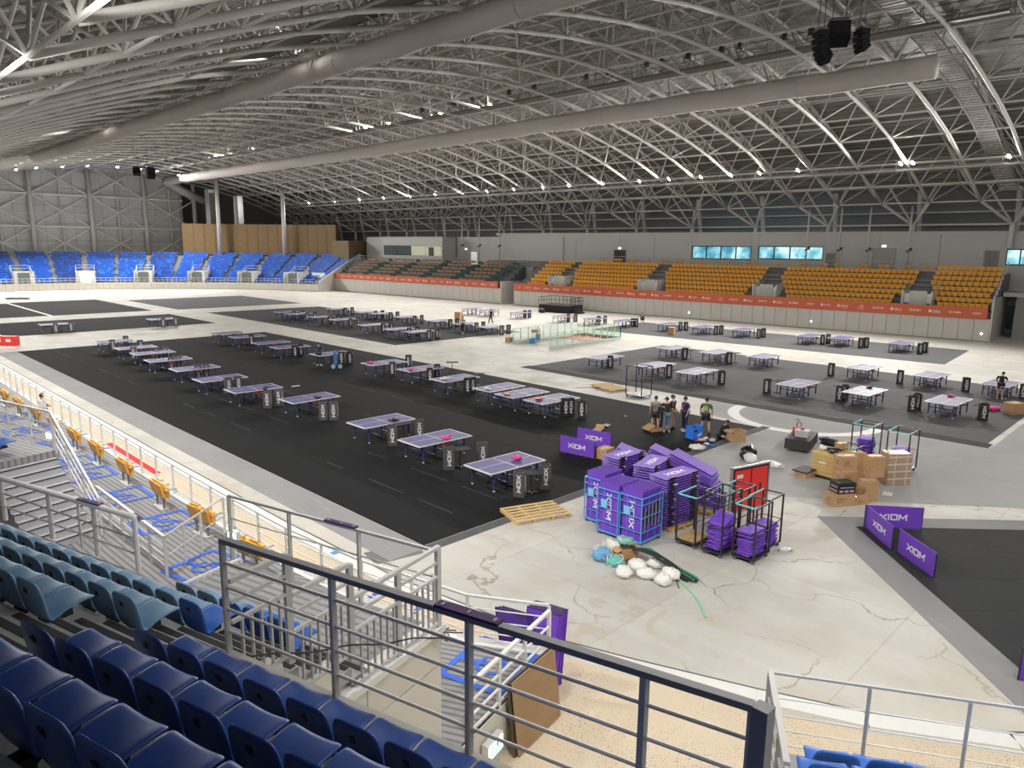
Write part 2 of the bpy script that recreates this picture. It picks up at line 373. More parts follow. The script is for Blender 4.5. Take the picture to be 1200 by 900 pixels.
tag(rg.build('painted_ring', M('ring_white', (.66, .66, .63), .6, var=.1)), 'large white ring painted on the floor beside the black pallet stack', 'floor marking')
tag(MB().obox((at(935, 492).x, at(935, 492).y, .002), (.1, 0, 0), (0, .1, 0), (0, 0, .001)).build('floor_patch', MGREY), 'tiny dark patch on the floor inside the painted white ring', 'floor marking')
_g = at(462, 648)
tag(MB().box(-.75, .75, -.45, .45, 0, .004).build('floor_hatch', M('hatch_grey', (.16, .16, .155), .8, var=.2), loc=(_g.x, _g.y, 0), rotz=R(-12)), 'small dark rectangular patch on pale concrete at the black mat corner', 'floor marking')
_p = [at(117, 522, .02), at(160, 548, .02)]
tag(MB().box(8.3, 9.25, 28.2, 34, .013, .03).build('red_carpet', M('red_carpet', (.62, .03, .03), .8, var=.1)), 'long red carpet lying on the tan strip behind the deck railing', 'carpet')
struct(MB().box(10.4, 10.41, 15, 100, 0, .004).build('trim_3', M('joint', (.42, .40, .36), .8)))

# ================================================================== roof
XC = 47.; PROF = [(2.5, 23.0), (7.5, 22.65), (12.5, 22.05), (17.5, 21.2), (22.5, 20.2), (27.5, 18.95), (32.8, 17.15), (37.3, 15.4), (41.4, 13.8)]
NODES = [(XC-d, z) for d, z in reversed(PROF)]+[(XC+d, z) for d, z in PROF]
def arc_z(x):
    for (a, za), (b_, zb) in zip(NODES, NODES[1:]):
        if a <= x <= b_: return za+(zb-za)*(x-a)/(b_-a)
    return NODES[0][1] if x < XC else NODES[-1][1]
RS = 4.784; RY0 = 17.84+RS/2; RIBS = [RY0+RS*k for k in range(-6, 31)]; DEP = 3.1
roof = struct(thing('ceiling', None, None)); roof['label'] = 'grey steel space frame roof over the hall'; del roof['label']
def nrm(i, nodes=NODES):
    a = nodes[max(i-1, 0)]; b_ = nodes[min(i+1, len(nodes)-1)]; d = Vector((b_[0]-a[0], b_[1]-a[1])).normalized(); return Vector((-d.y, d.x))
TOPN = []
for i in range(len(NODES)-1):
    (a, za), (b_, zb) = NODES[i], NODES[i+1]; d = Vector((b_-a, zb-za)).normalized(); nn = Vector((-d.y, d.x))
    TOPN.append(((a+b_)/2+nn.x*DEP, (za+zb)/2+nn.y*DEP))
TOPN = [(NODES[0][0]-1.8, NODES[0][1]+1.9)]+TOPN+[(NODES[-1][0]+1.8, NODES[-1][1]+1.9)]
rib_me = MB().path([(x, 0, z) for x, z in NODES], .15, 10).mesh('arch_rib', STEEL, True)
top_me = MB().path([(x, 0, z) for x, z in TOPN], .12, 6).mesh('top_chord', STEEL, True)
for y in RIBS: inst('arch_rib', rib_me, roof, (0, y, 0))
for y in RIBS[:-1]: inst('top_chord', top_me, roof, (0, y+RS/2, 0))
L0, L1 = RIBS[0], RIBS[-1]
pur = MB().tube((0, L0, 0), (0, L1, 0), .085, 6).mesh('purlin', STEEL); pur2 = MB().tube((0, L0, 0), (0, L1, 0), .08, 6).mesh('top_purlin', STEEL)
for x, z in NODES: inst('purlin', pur, roof, (x, 0, z))
for x, z in TOPN: inst('top_purlin', pur2, roof, (x, 0, z))
web = []
for j, y in enumerate(RIBS):
    for i, (x, z) in enumerate(NODES):
        for dj in (-.5, .5):
            if not (0 <= j+dj <= len(RIBS)-1): continue
            for k in (i, i+1): web.append(((x, y, z), (TOPN[k][0], y+dj*RS, TOPN[k][1])))
def dist(w_): return (Vector(w_[0])-CAM).length
def inview(w_):
    d = Vector(w_[0])-CAM; zz = d.dot(FW)
    if zz < 1: return False
    return abs(d.dot(RT)/zz) < .75 and -.1 < d.dot(UP)/zz < .58
web.sort(key=lambda w_: (not inview(w_), dist(w_)))
for p, q in web[:300]: MB().tube(p, q, .07, 6, caps=False).build('brace', STEEL, roof)
wm = MB()
for p, q in web[300:]: wm.tube(p, q, .07, 4 if dist((p, q)) > 90 else 5, caps=False)
wo = wm.build('bracing', STEEL, roof); wo['kind'] = 'stuff'
# roof deck: corrugated sheets laid over the top chords
rd = MB(); DK = [(x, z+.35) for x, z in TOPN]
for i in range(len(DK)-1):
    rd.add([(DK[i][0], -60, DK[i][1]), (DK[i+1][0], -60, DK[i+1][1]), (DK[i+1][0], 172, DK[i+1][1]), (DK[i][0], 172, DK[i][1])], [(0, 1, 2, 3)])
rm = bpy.data.materials.new('roof_deck'); rm.use_nodes = True; nt = rm.node_tree; b = nt.nodes['Principled BSDF']
tc = nt.nodes.new('ShaderNodeTexCoord').outputs['Object']; sx = nt.nodes.new('ShaderNodeSeparateXYZ'); nt.links.new(tc, sx.inputs[0])
g = math_(nt, 'GREATER_THAN', math_(nt, 'FRACT', math_(nt, 'DIVIDE', sx.outputs[0], .9)), .8)
nt.links.new(mixc(nt, g, (.20, .19, .178), (.10, .096, .09)), b.inputs['Base Color']); b.inputs['Roughness'].default_value = .6
rdo = rd.build('roof_deck', rm, roof)
sd = rdo.modifiers.new('thick', 'SOLIDIFY'); sd.thickness = .2; sd.offset = 1
# edge struts from the last nodes down to the wall supports, and the support posts
sp = MB(); XE, ZE = NODES[-1]
for k in range(-4, 17):
    ys = 17.84+2*RS*k-0.0
    for dy in (-RS/2, RS/2):
        s_ = MB().tube((92, ys, 11.45), (XE, ys+dy, ZE), .15, 8); s_.tube((92, ys, 11.45), (TOPN[-1][0], ys+dy, TOPN[-1][1]), .12, 6)
        s_.build('edge_strut', STEEL, roof)
    MB().tube((92, ys, 9), (92, ys, 11.6), .28, 8).tube((95.5, ys, 5), (TOPN[-1][0]+3, ys, TOPN[-1][1]-.2), .3, 8).build('support_post', STEEL, roof)
for z, r_ in ((11.55, .11), (12.9, .07)): MB().tube((92.2, -20, z), (92.2, 160, z), r_).build('edge_rail', STEEL, roof)
# long white rolled curtains hung under the arches
FAB = M('curtain_fabric', (.52, .48, .445), .75, var=.06, scale=.8, bump=.35)
def rolled(label, x, z, r_, y0, y1, bend=None, y_dip=0):
    t = thing('rolled_curtain', label, 'curtain', (x, y0, z))
    pts = []; n = 60
    for k in range(n+1):
        y = (y1-y0)*k/n; pts.append((0, y, .05*math.sin(k*1.7)))
    rr = [r_*(1+.03*math.sin(k*2.3)) for k in range(n+1)]
    if bend: pts += bend; rr += [r_*.9]*len(bend)
    MB().path(pts, rr, 14).build('curtain_roll', FAB, t, True)
    rl = MB().path([(p[0], p[1], p[2]+r_*1.02) for p in pts], .05, 5); rl.build('track_rail', GREYP, t)
    cl = MB()
    for k in range(0, n+1, 1):
        y = (y1-y0)*k/n; cl.box(-.03, .03, y-.03, y+.03, r_, r_+.25)
    o = cl.build('hanger', GREYP, t); o['kind'] = 'stuff'
    st = MB()
    for k in range(4, n, 8):
        y = (y1-y0)*k/n; ring = [(r_*1.03*math.cos(a*math.pi/8), y, r_*1.03*math.sin(a*math.pi/8)) for a in range(17)]; st.path(ring, .02, 4)
    st.build('tie_straps', M('strap_tan', (.42, .39, .36), .7), t)['kind'] = 'stuff'
    return t
rolled('long white rolled curtain nearest the camera, hung under the roof arches', 26.3, 19.9, .68, 2, 121)
_e = at_y(240, 236, 160)
rolled('white rolled curtain farther from the camera, bent at its far end', 58.0, 21.1, .78, 17, 160, [(_e.x*.35+58*.65-58, 143.5, (_e.z-21.1)*.35), (_e.x-58, 143.5, _e.z-21.1)])
# catwalks
GRATE = M('catwalk_grating', (.16, .155, .145), .6, .2); CWL = M('catwalk_light', (.42, .41, .39), .5)
def catwalk(label, pts, wd, m=GRATE, rail=1.0, group='catwalks under the roof', slats=0):
    t = thing('catwalk', label, 'catwalk', pts[0], 0, group); P0 = Vector(pts[0]); P = [Vector(p)-P0 for p in pts]
    dk = MB(); rl = MB()
    for p, q in zip(P, P[1:]):
        d = (q-p).normalized(); sd_ = d.cross(Vector((0, 0, 1))).normalized()
        if not slats: dk.bar(p, q, wd, .08)
        else:
            L = (q-p).length; n = int(L/slats)
            for k in range(n): c = p+d*(L*(k+.5)/n); dk.obox(c, sd_*(wd/2), d*(slats*.28), Vector((0, 0, .02)))
        for s_ in (-1, 1):
            rl.bar(p+sd_*(s_*wd/2), q+sd_*(s_*wd/2), .07, .16)
            for h in (.5, rail): rl.tube(p+sd_*(s_*wd/2)+Vector((0, 0, h)), q+sd_*(s_*wd/2)+Vector((0, 0, h)), .025, 5)
            L = (q-p).length; n = max(1, int(L/3))
            for k in range(n+1): c = p+d*(L*k/n)+sd_*(s_*wd/2); rl.tube(c, c+Vector((0, 0, rail)), .025, 5)
    dk.build('walkway', m, t); rl.build('guard_rail', m, t); return t
catwalk('dark grating catwalk running beside the far rolled curtain', [(54.0, 12, 22.75), (54.0, 160, 22.75)], 1.5)
catwalk('dark grating catwalk running above the near rolled curtain', [(23.5, 12, 20.75), (23.5, 160, 20.75)], 1.5)
catwalk('stepped catwalk climbing the arch behind the hanging loudspeakers', [(x, 17.84, z+.9) for x, z in NODES[9:]], 1.5, CWL, slats=.5)
catwalk('pale lighting gantry carrying floodlights along the orange stand side', [(80.6, 2, 16.55), (80.6, 158, 16.55)], 1.1, CWL)
# floodlights
k = 0
for y in (10, 16.5, 24.5, 25.6, 36, 40.5, 44, 48, 52.5, 57, 63, 69, 74, 80, 86, 92, 99, 106, 114, 122, 131, 141):
    k += 1; floodlight((80.0, y, 17.2), (44, y*.9+4, 0), f'{ordn(k-1)} lit floodlight along the orange stand gantry, from the camera end', 2.0 if 24 < y < 26 else .98, 150)
for k, y in enumerate((58, 66, 76, 81, 112, 120, 126)): floodlight((54.3, y, 23.3), (40, y*.9+5, 0), f'{ordn(k)} lit floodlight on the catwalk above the far rolled curtain', .8)
for k, y in enumerate((44, 86)): floodlight((23.2, y, 21.9), (19, y, 0), f'{["nearer", "farther"][k]} lit floodlight above the near rolled curtain', .25)
for k, x in enumerate((22, 26.5, 30, 33, 37, 41, 46, 50, 53, 57)): floodlight((x, 150, arc_z(x)-.6), (x*.85+8, 136, 0), f'{ordn(k)} lit floodlight before the end wall, from the wall corner', 1.0)
for k, y in enumerate((-16, -9, -3, 3, 9, 17, 26, 35, 44, 53, 63, 73, 84, 96, 108, 121, 135)): floodlight((3.2 if y > 12 else 5.5, y, 13.4), (19 if y > 12 else 15, y+3, 0), f'{ordn(k)} added unseen floodlight on the camera side of the hall roof', .66 if y > 12 else .24, 145)  # lamps added out of view to brighten the near floor and stand
for k, x in enumerate((16, 24, 32, 40, 50, 60, 70)): floodlight((x, .08*x-6, arc_z(x)-.9), (x+2, 14, 0), f'{ordn(k)} added unseen floodlight across the near end of the hall roof', .26)  # invented row beyond the frame edge, put in for extra light
# dark unlit stage lights standing on the far catwalk
_sl = MB().obox((0, 0, .32), (.16, 0, .05), (0, .13, 0), (-.06, 0, .2)).tube((0, -.22, 0), (0, -.22, .38), .03, 5).tube((0, .22, 0), (0, .22, .38), .03, 5).mesh('lamp_body', BLACK); _sy = MB().box(-.1, .1, -.25, .25, 0, .06).mesh('yoke', DARK)
for k, y in enumerate((24, 26, 29.5, 31, 34, 36.5, 38, 42, 44.5, 47, 51, 54.5, 60, 63, 68.5, 72)):
    t = thing('stage_light', f'{ordn(k)} unlit black stage light on the far catwalk, from the camera end', 'stage light', (53.6, y, 23.6), R(k*37 % 50), 'unlit stage lights on the far catwalk'); inst('lamp_body', _sl, t); inst('yoke', _sy, t)
# loudspeakers
def line_array(label, p, rz, n, cs):
    t = thing('line_array_speaker', label, 'loudspeaker', p, rz, 'hanging loudspeaker clusters')
    z = 0; y = 0; tilt = 0
    for k in range(n):
        a = R(2+13*k); c = Vector((0, y, z)); up = Vector((0, -math.sin(a), math.cos(a))); fwd = Vector((0, math.cos(a), math.sin(a)))
        o = MB(); o.obox(c, (.48*cs, 0, 0), fwd*(.30*cs), up*(.155*cs)); o.obox(c+fwd*(.31*cs), (.42*cs, 0, 0), fwd*(.015), up*(.12*cs)); o.build('speaker_box', SPK, t)
        z -= .34*cs*math.cos(a); y += .34*cs*math.sin(a)*.55
    MB().box(-.4*cs, .4*cs, -.25*cs, .25*cs, .2*cs, .3*cs).build('rigging_frame', DARK, t)
    ch = MB()
    for x in (-.3, .3): ch.tube((x*cs, 0, .25), (x*cs, 0, 3.2), .02, 5)
    ch.build('chain', DARK, t); return t
q = at_y(962, 40, 15.2); line_array('curved black loudspeaker column hanging at the outer side of the near cluster', q, R(235), 6, .74)
q = at_y(983, 30, 14.8); line_array('broad black loudspeaker hanging in the middle of the near cluster', q, R(125), 3, .98)
q = at_y(1010, 38, 13.6); line_array('curved black loudspeaker column beside the rolled curtain end in the near cluster', q, R(-125), 4, .68)
q = at_y(160, 198, 118); line_array('small black loudspeaker hanging before the end wall, nearer the wall corner', q, R(150), 3, 1.0)
q = at_y(176, 198, 118); line_array('larger black loudspeaker hanging before the end wall beside the curtain bend', q, R(180), 4, 1.15)

# ================================================================== outer walls
DK_W = M('dark_cladding', (.20, .20, .20), .7, var=.08, scale=.8)
struct(MB().box(97.5, 98, -30, 175, 0, 22).build('wall_right', DK_W))
struct(MB().box(62.6, 98, 176, 176.5, 0, 26).build('wall_back', DK_W))
struct(MB().box(-9, -8.5, -60, 175, 0, 20).build('wall_left', M('wall_dark_low_bounce', (.10, .10, .10), .8)))  # unseen wall kept dark so little light bounces onto the seat backs
struct(MB().box(-9, 98, -60.5, -60, 0, 30).build('wall_rear', GREYW))
# end wall: pale cladding behind a steel grid
ew = struct(thing('wall_end', None, None, (0, 165, 0)))
CLAD = M('end_cladding', (.54, .54, .525), .6, var=.03, scale=.4)
pw = 5.1; colx = [-6.4+10.25*k for k in range(8)]
me = MB().box(.03, pw/2-.03, 0, .12, .03, 3.3).mesh('cladding_panel', CLAD)
MB().box(-9, 62.9, .25, .5, 0, 26).build('backing', M('clad_gap', (.30, .30, .30), .7), ew)
for i in range(int(71.5/(pw/2))):
    for j in range(6): inst('cladding_panel', me, ew, (-9+i*pw/2, .1, 5.5+3.35*j))
col = MB().tube((0, -.5, 0), (0, -.5, 26), .42, 10).mesh('column', STEEL, True); thin = MB().tube((0, -.35, 0), (0, -.35, 26), .14, 6).mesh('mullion', STEEL)
WG = M('wall_grid_paint', (.82, .81, .78), .5)
for i, x in enumerate(colx):
    inst('column', col, ew, (x, 0, 0))
    if i < 7: inst('mullion', thin, ew, (x+5.1, 0, 0))
zz = [5.2, 11.5, 17.6, 23.8]
for z in zz[1:]: MB().tube((-9, -.4, z), (62.9, -.4, z), .17, 6).build('girt', WG, ew)
MB().tube((-9, -.4, 13.9), (62.9, -.4, 13.9), .05, 5).tube((-9, -.4, 8.2), (62.9, -.4, 8.2), .05, 5).build('girt', WG, ew)
br = [MB().tube((-5.1, -.3, -3.1), (5.1, -.3, 3.1), .13, 6).mesh('cross_brace', WG), MB().tube((-5.1, -.3, 3.1), (5.1, -.3, -3.1), .13, 6).mesh('cross_brace', WG)]
for x in colx[:-1]:
    for za, zb in zip(zz, zz[1:]):
        for m_ in br: inst('cross_brace', m_, ew, (x+5.1, 0, (za+zb)/2))
struct(MB().box(62.6, 62.9, 165, 176, 0, 26).build('wall_end_return', GREYW))

# ================================================================== orange stand (far long side)
A0 = Vector((77.0, 76.64, 0)); AD = Vector((.083, -.9965, 0)); AN = Vector((.9965, .083, 0)); ALEN = 60.2
def ap(t, o, z=0.): return A0+AD*t+AN*o+Vector((0, 0, z))
AROT = math.atan2(AD.y, AD.x)
def frame(name, ori, rot): return struct(thing(name, None, None, ori, rot))
# local frame: x along the wall, y away from the rink must be AN: rotate so x = -AD
def quadprism(mb, P, o0, o1, t0, t1, z0, z1, m=0):
    mb.prism([tuple(P(t, o)[:2]) for t, o in ((t0, o0), (t1, o0), (t1, o1), (t0, o1))], z0, z1, m)
def panel_wall(name, P, length, z1, n, pm, backdepth=.3, hgap=.02):
    w_ = struct(thing(name, None, None, P(0, 0)))
    b_ = MB(); o = P(0, 0)
    d = (P(1, 0)-P(0, 0)); nn = (P(0, 1)-P(0, 0))
    b_.obox(d*(length/2)+nn*(.06+backdepth/2)+Vector((0, 0, z1/2)), d*(length/2), nn*(backdepth/2), Vector((0, 0, z1/2)))
    b_.build('backing', M('panel_gap', (.10, .10, .10), .8), w_)
    pwid = length/n
    me = MB().obox(d*(pwid/2)+nn*.03+Vector((0, 0, .06+(z1-.06)/2)), d*(pwid/2-hgap), nn*.03, Vector((0, 0, (z1-.06)/2))).mesh('wall_panel', pm)
    for k in range(n): inst('wall_panel', me, w_, d*(k*pwid))
    return w_
PANELG = M('panel_greige', (.56, .545, .51), .55, var=.04, scale=1.2)
panel_wall('wall_stand_front', ap, ALEN, 2.2, 46, PANELG)
q = ap(ALEN, 0)
struct(MB().prism([tuple(ap(t, o)[:2]) for t, o in ((ALEN, 0), (ALEN+.15, 0), (ALEN+.15, 11), (ALEN, 11))], 0, 4.2).build('wall_stand_side', PANELG))
struct(MB().prism([tuple(ap(t, o)[:2]) for t, o in ((-.15, 0), (0, 0), (0, 3.5), (-.15, 3.5))], 0, 3.2).build('wall_stand_side', PANELG))
BAN = M('banner_orange', (.58, .115, .05), .5, var=.12, scale=.35)
def banner(label, P, length, z0, z1, n):
    d = P(1, 0)-P(0, 0); nn = P(0, 1)-P(0, 0); c = P(length/2, -.08, (z0+z1)/2)
    t = thing('banner', label, 'banner', c, 0)
    MB().obox((0, 0, 0), d*(length/2), nn*.04, Vector((0, 0, (z1-z0)/2))).build('banner_sheet', BAN, t)
    W_ = M('banner_print', (.80, .70, .66), .6); rnd = random.Random(5); kinds = []
    ux = d; uy = Vector((0, 0, 1)); uz = -nn
    for kk in range(9):
        mb = MB()
        def r_(x0, x1, y0, y1): mb.plate([(x0, y0), (x1, y0), (x1, y1), (x0, y1)], (0, 0, 0), ux, uy, uz, .006)
        if kk == 0:
            for a in range(5): r_(-.45+.12*a, -.33+.12*a, -.3+.13*a, -.2+.13*a); r_(-.1, .45, -.3, -.22)
            mb.lathe([(.01, 0), (.01, .01)], (0, 0, 0), 4)
            for a in range(6): r_(.1+.05*a, .16+.05*a, .1-.1*abs(a-2.5)/2.5, .22-.1*abs(a-2.5)/2.5)
        elif kk == 6:
            mb2 = MB(); xiom(mb, (0, 0, 0), ux, uy, .26, .006)
        else:
            x = -.75
            if kk in (1, 3, 5):
                for a in range(8):
                    u, v = a*math.pi/4, (a+1)*math.pi/4
                    mb.plate([(x+.13*math.cos(u), .13*math.sin(u)), (x+.2*math.cos(u), .2*math.sin(u)), (x+.2*math.cos(v), .2*math.sin(v)), (x+.13*math.cos(v), .13*math.sin(v))], (0, 0, 0), ux, uy, uz, .006)
            else: r_(x-.2, x+.15, -.2, .2); 
            x += .3
            for a in range(7):
                h = rnd.choice((.11, .14, .17)); r_(x, x+.05, -h, h); r_(x, x+.11, rnd.choice((-h, h-.05)), rnd.choice((-h, h-.05))+.055); x += .165
            if kk % 2 == 0: r_(-.4, x, -.26, -.22)
        kinds.append(mb.mesh('logo', W_))
    for k in range(n):
        u = -length/2+(k+.5)*length/n; lo = inst('logo', kinds[k % 9], t, d*u-nn*.042); lo.scale = (.66, .66, .66)
    return t
banner('long orange banner with white logos below the orange seats', ap, ALEN-.3, 2.15, 3.28, 34)
# terraces
def steps(name, P, t0, t1, o0, z0, n, dep, rise, m=TERR, extra=0.):
    mb = MB()
    for k in range(n): quadprism(mb, P, o0+dep*k, o0+dep*n+extra, t0, t1, (z0+rise*(k-1)) if k else 0, z0+rise*k)
    return struct(mb.build(name, m))
AZ0, ARISE, ADEP = 2.85, .50, .85
steps('terrace_orange_stand', ap, 0, ALEN, .35, AZ0, 8, ADEP, ARISE, M('terrace_grey_dark', (.17, .17, .18), .7, var=.1))
struct(MB().prism([tuple(ap(t, o)[:2]) for t, o in ((-12, 7.1), (ALEN, 7.1), (ALEN, 11), (-12, 11))], 2, AZ0+ARISE*7).build('terrace_walkway', M('walkway_grey', (.22, .22, .23), .7)))
# back wall with windows and doors
bw = struct(thing('wall_stand_back', None, None, ap(0, 10.5)))
WB = M('backwall_grey', (.50, .50, .49), .6, var=.04, scale=.5)
openings = [(23.2, 31.6, 7.3, 8.95), (32.6, 40.7, 7.45, 9.0), (59.6, 64.5, 7.3, 8.9)]
def lp(t, z, o=0.): return AD*t+AN*o+Vector((0, 0, z))
def wallpiece(t0, t1, z0, z1, nme='wall_panel'):
    MB().obox(lp((t0+t1)/2, (z0+z1)/2, .15), AD*((t1-t0)/2), AN*.15, Vector((0, 0, (z1-z0)/2))).build(nme, WB, bw)
ZT = 10.5
cuts = [-12, -4.2, 3.6, 11.4, 17.3, 23.2]
for a, b_ in zip(cuts, cuts[1:]): wallpiece(a+.02, b_-.02, 3, ZT)
wallpiece(23.22, 31.6, 3, 7.3); wallpiece(23.22, 31.6, 8.95, ZT); wallpiece(31.62, 32.58, 3, ZT); wallpiece(32.6, 40.7, 3, 7.45); wallpiece(32.6, 40.7, 9.0, ZT)
for a, b_ in ((40.7, 47), (47, 53.3), (53.3, 59.6)): wallpiece(a+.02, b_-.02, 3, ZT)
wallpiece(59.62, 64.5, 3, 7.3); wallpiece(59.62, 64.5, 8.9, ZT); wallpiece(64.52, 75, 3, ZT)
MB().obox(lp(31, ZT+.15, .1), AD*44, AN*.25, Vector((0, 0, .16))).build('coping', M('coping_light', (.50, .50, .48), .6), bw)
GL = bpy.data.materials.new('window_glass'); GL.use_nodes = True; b = GL.node_tree.nodes['Principled BSDF']; b.inputs['Transmission Weight'].default_value = 1; b.inputs['Roughness'].default_value = .02; b.inputs['Base Color'].default_value = (.75, .92, .95, 1); b.inputs['IOR'].default_value = 1.1
DAY = bpy.data.materials.new('daylight_sky_outside'); DAY.use_nodes = True; nt = DAY.node_tree; b = nt.nodes['Principled BSDF']
tc = nt.nodes.new('ShaderNodeTexCoord').outputs['Object']
b.inputs['Base Color'].default_value = (0, 0, 0, 1); b.inputs['Emission Strength'].default_value = 1.0
nt.links.new(ramp(nt, noise(nt, tc, .5, 3).outputs[0], [(.38, (.06, .26, .38)), (.5, (.25, .52, .60)), (.62, (.75, .92, .95))]).outputs[0], b.inputs['Emission Color'])
for k, (t0, t1, z0, z1) in enumerate(openings):
    wn = struct(thing(f'window_{k+1}', None, None, ap(0, 10.5)))
    fr = MB()
    for z in (z0, z1): fr.obox(lp((t0+t1)/2, z, .1), AD*((t1-t0)/2), AN*.12, Vector((0, 0, .06)))
    nn_ = 4
    for i in range(nn_+1): fr.obox(lp(t0+(t1-t0)*i/nn_, (z0+z1)/2, .1), AD*.06, AN*.1, Vector((0, 0, (z1-z0)/2)))
    fr.build('window_frame', DARK, wn)
    for i in range(nn_):
        a = t0+(t1-t0)*i/nn_; MB().obox(lp(a+(t1-t0)/nn_/2, (z0+z1)/2, .15), AD*((t1-t0)/nn_/2-.05), AN*.01, Vector((0, 0, (z1-z0)/2-.05))).build('pane', GL, wn)
    MB().obox(lp((t0+t1)/2, (z0+z1)/2, 1.6), AD*((t1-t0)/2+1.5), AN*.02, Vector((0, 0, 1.3))).build('outside_daylight', DAY, wn)
def wall_thing(name, label, cat, t0, t1, z0, z1, m, knob=True, off=-.04, frame_m=None, structure=False):
    th = thing(name, label, cat, ap((t0+t1)/2, 10.5, z0))
    MB().obox((AN*off)+Vector((0, 0, (z1-z0)/2)), AD*((t1-t0)/2), AN*.035, Vector((0, 0, (z1-z0)/2))).build('door_leaf', m, th)
    fr = MB(); fm = frame_m or GREYP
    for s in (-1, 1): fr.obox(AD*(s*((t1-t0)/2+.05))+AN*off+Vector((0, 0, (z1-z0)/2)), AD*.05, AN*.06, Vector((0, 0, (z1-z0)/2+.1)))
    fr.obox(AN*off+Vector((0, 0, z1-z0+.05)), AD*((t1-t0)/2+.1), AN*.06, Vector((0, 0, .05))); fr.build('door_frame', fm, th)
    if knob: MB().lathe([(.04, 0), (.05, .05), (.02, .09)], AD*((t1-t0)/2-.2)+AN*(off-.09)+Vector((0, 0, 1.0)), 8).build('door_handle', STEEL, th)
    return th
DG = M('door_grey', (.20, .20, .205), .5)
wall_thing('door', 'open doorway, its darkness a black sheet, in the back wall above orange seats', 'door', 10.6, 12.6, 6.35, 8.25, BLACK, False)  # black sheet stands in for the darkness inside the opening
wall_thing('door', 'grey single door in the back wall at the end by the orange seats', 'door', 57.7, 58.9, 6.4, 8.7, DG)
wall_thing('door', 'wide grey double door under the green exit sign behind orange seats', 'door', 46.5, 48.8, 6.4, 8.8, M('door_beige', (.36, .36, .345), .55))
wall_thing('door', 'narrow dark door just past the second window', 'door', 41.2, 42.2, 6.4, 8.2, DG)
wall_thing('door', 'grey door in the back wall between brown and orange stands', 'door', -2.6, -1.6, 6.4, 8.3, DG)
EXM = M('exit_green', (.55, 1., .75), .4, emit=3)
def exit_sign(label, p, d=AD, n_=AN):
    t = thing('exit_sign', label, 'sign', p); MB().obox((0, 0, 0), d*.24, n_*.06, Vector((0, 0, .15))).build('sign_case', WHITE, t)
    mb = MB(); mb.obox(-n_*.065, d*.21, n_*.006, Vector((0, 0, .12))); mb.build('sign_face', EXM, t)
    g_ = MB(); c0 = -n_*.073
    z = Vector((0, 0, 1))
    g_.obox(c0+z*.075-d*.03, d*.022, n_*.002, z*.022); g_.obox(c0+z*.02-d*.04, d*.022, n_*.002, z*.035); g_.obox(c0-z*.05-d*.08, d*.04, n_*.002, z*.014); g_.obox(c0-z*.045, d*.014, n_*.002, z*.045); g_.obox(c0+d*.11, d*.012, n_*.002, z*.1)
    g_.build('running_figure', M('exit_dark', (.0, .25, .12), .5), t)
    return t
exit_sign('green exit sign above the wide grey double door', ap(47.6, 10.4, 9.15)); exit_sign('green exit sign above the black doorway', ap(11.6, 10.4, 8.55))
# cable duct joints on the back wall
# white posts with brackets rising from the walkway into the roof
def wall_post(label, t, z0, z1, o=9.6, cam_=True):
    th = thing('white_post', label, 'post', ap(t, o, z0), 0)
    MB().tube((0, 0, 0), (0, 0, z1-z0), .11, 8).build('pole', STEEL, th, True)
    if cam_:
        MB().obox(AN*-.2+Vector((0, 0, 2.3)), AN*.16, AD*.1, Vector((0, 0, .1))).tube((0, 0, 2.3), AN*-.35+Vector((0, 0, 2.2)), .03).build('camera', BLACK, th)
        MB().obox(AD*.25+Vector((0, 0, 2.5)), AN*.08, AD*.14, Vector((0, 0, .16))).tube((0, 0, 2.5), AD*.2+Vector((0, 0, 2.5)), .03).build('bracket', DARK, th)
    return th
for lb, t in (('first', 39.0), ('second', 42.8), ('third', 46.0), ('fourth', 50.3)): wall_post(f'{lb} white post from the windows, rising behind the orange seats', t, 6.3, 13.6)
for lb, t in (('first', -24.6), ('second', -20.3), ('third', -16.2), ('fourth', -11.6)): wall_post(f'{lb} white post beside the control booth, from the booth', t, 6.3, 13.4)
# orange seats
seat_mb = MB()
def far_seat_mesh(m, name='far_seat'):
    s = MB(); s.box(-.245, .245, -.22, .20, .36, .43); s.obox((0, .22, .58), (.245, 0, 0), (0, .035, .0), (0, .05, .17)); s.box(-.05, .05, .1, .22, .1, .36)
    return s
ORM = far_seat_mesh(ORANGE).mesh('stand_seat', ORANGE)
blocks = [('first', 2, 5.4, 1.4, 7.4), ('second', 10.2, 20.2, 8.2, 21.2), ('third', 24.8, 35.6, 22.8, 36.2), ('fourth', 40.2, 51.4, 38.2, 52.8), ('fifth', 55.4, 60.0, 54.0, 60.2)]
SEATROT = math.atan2(-AD.y, -AD.x)   # local x along the row, local +y away from the rink
cand = []
for nme, b0, b1, t0, t1 in blocks:
    nr = 8 if nme == 'fifth' else 7
    for i in range(nr):
        f_ = min(1, i/4.); a = b0+(t0-b0)*f_ if nme != 'first' else b0; b2 = b1+(t1-b1)*f_
        if nme == 'first': a, b2 = b0+.0+.35*i*0, b1+(t1-b1)*i/6
        n = int((b2-a)/.55)
        for j in range(n): cand.append((nme, i, j, ap(a+.275+.55*j, .75+ADEP*i, AZ0+ARISE*i)))
cand.sort(key=lambda c: (c[3]-CAM).length)
rest = MB()
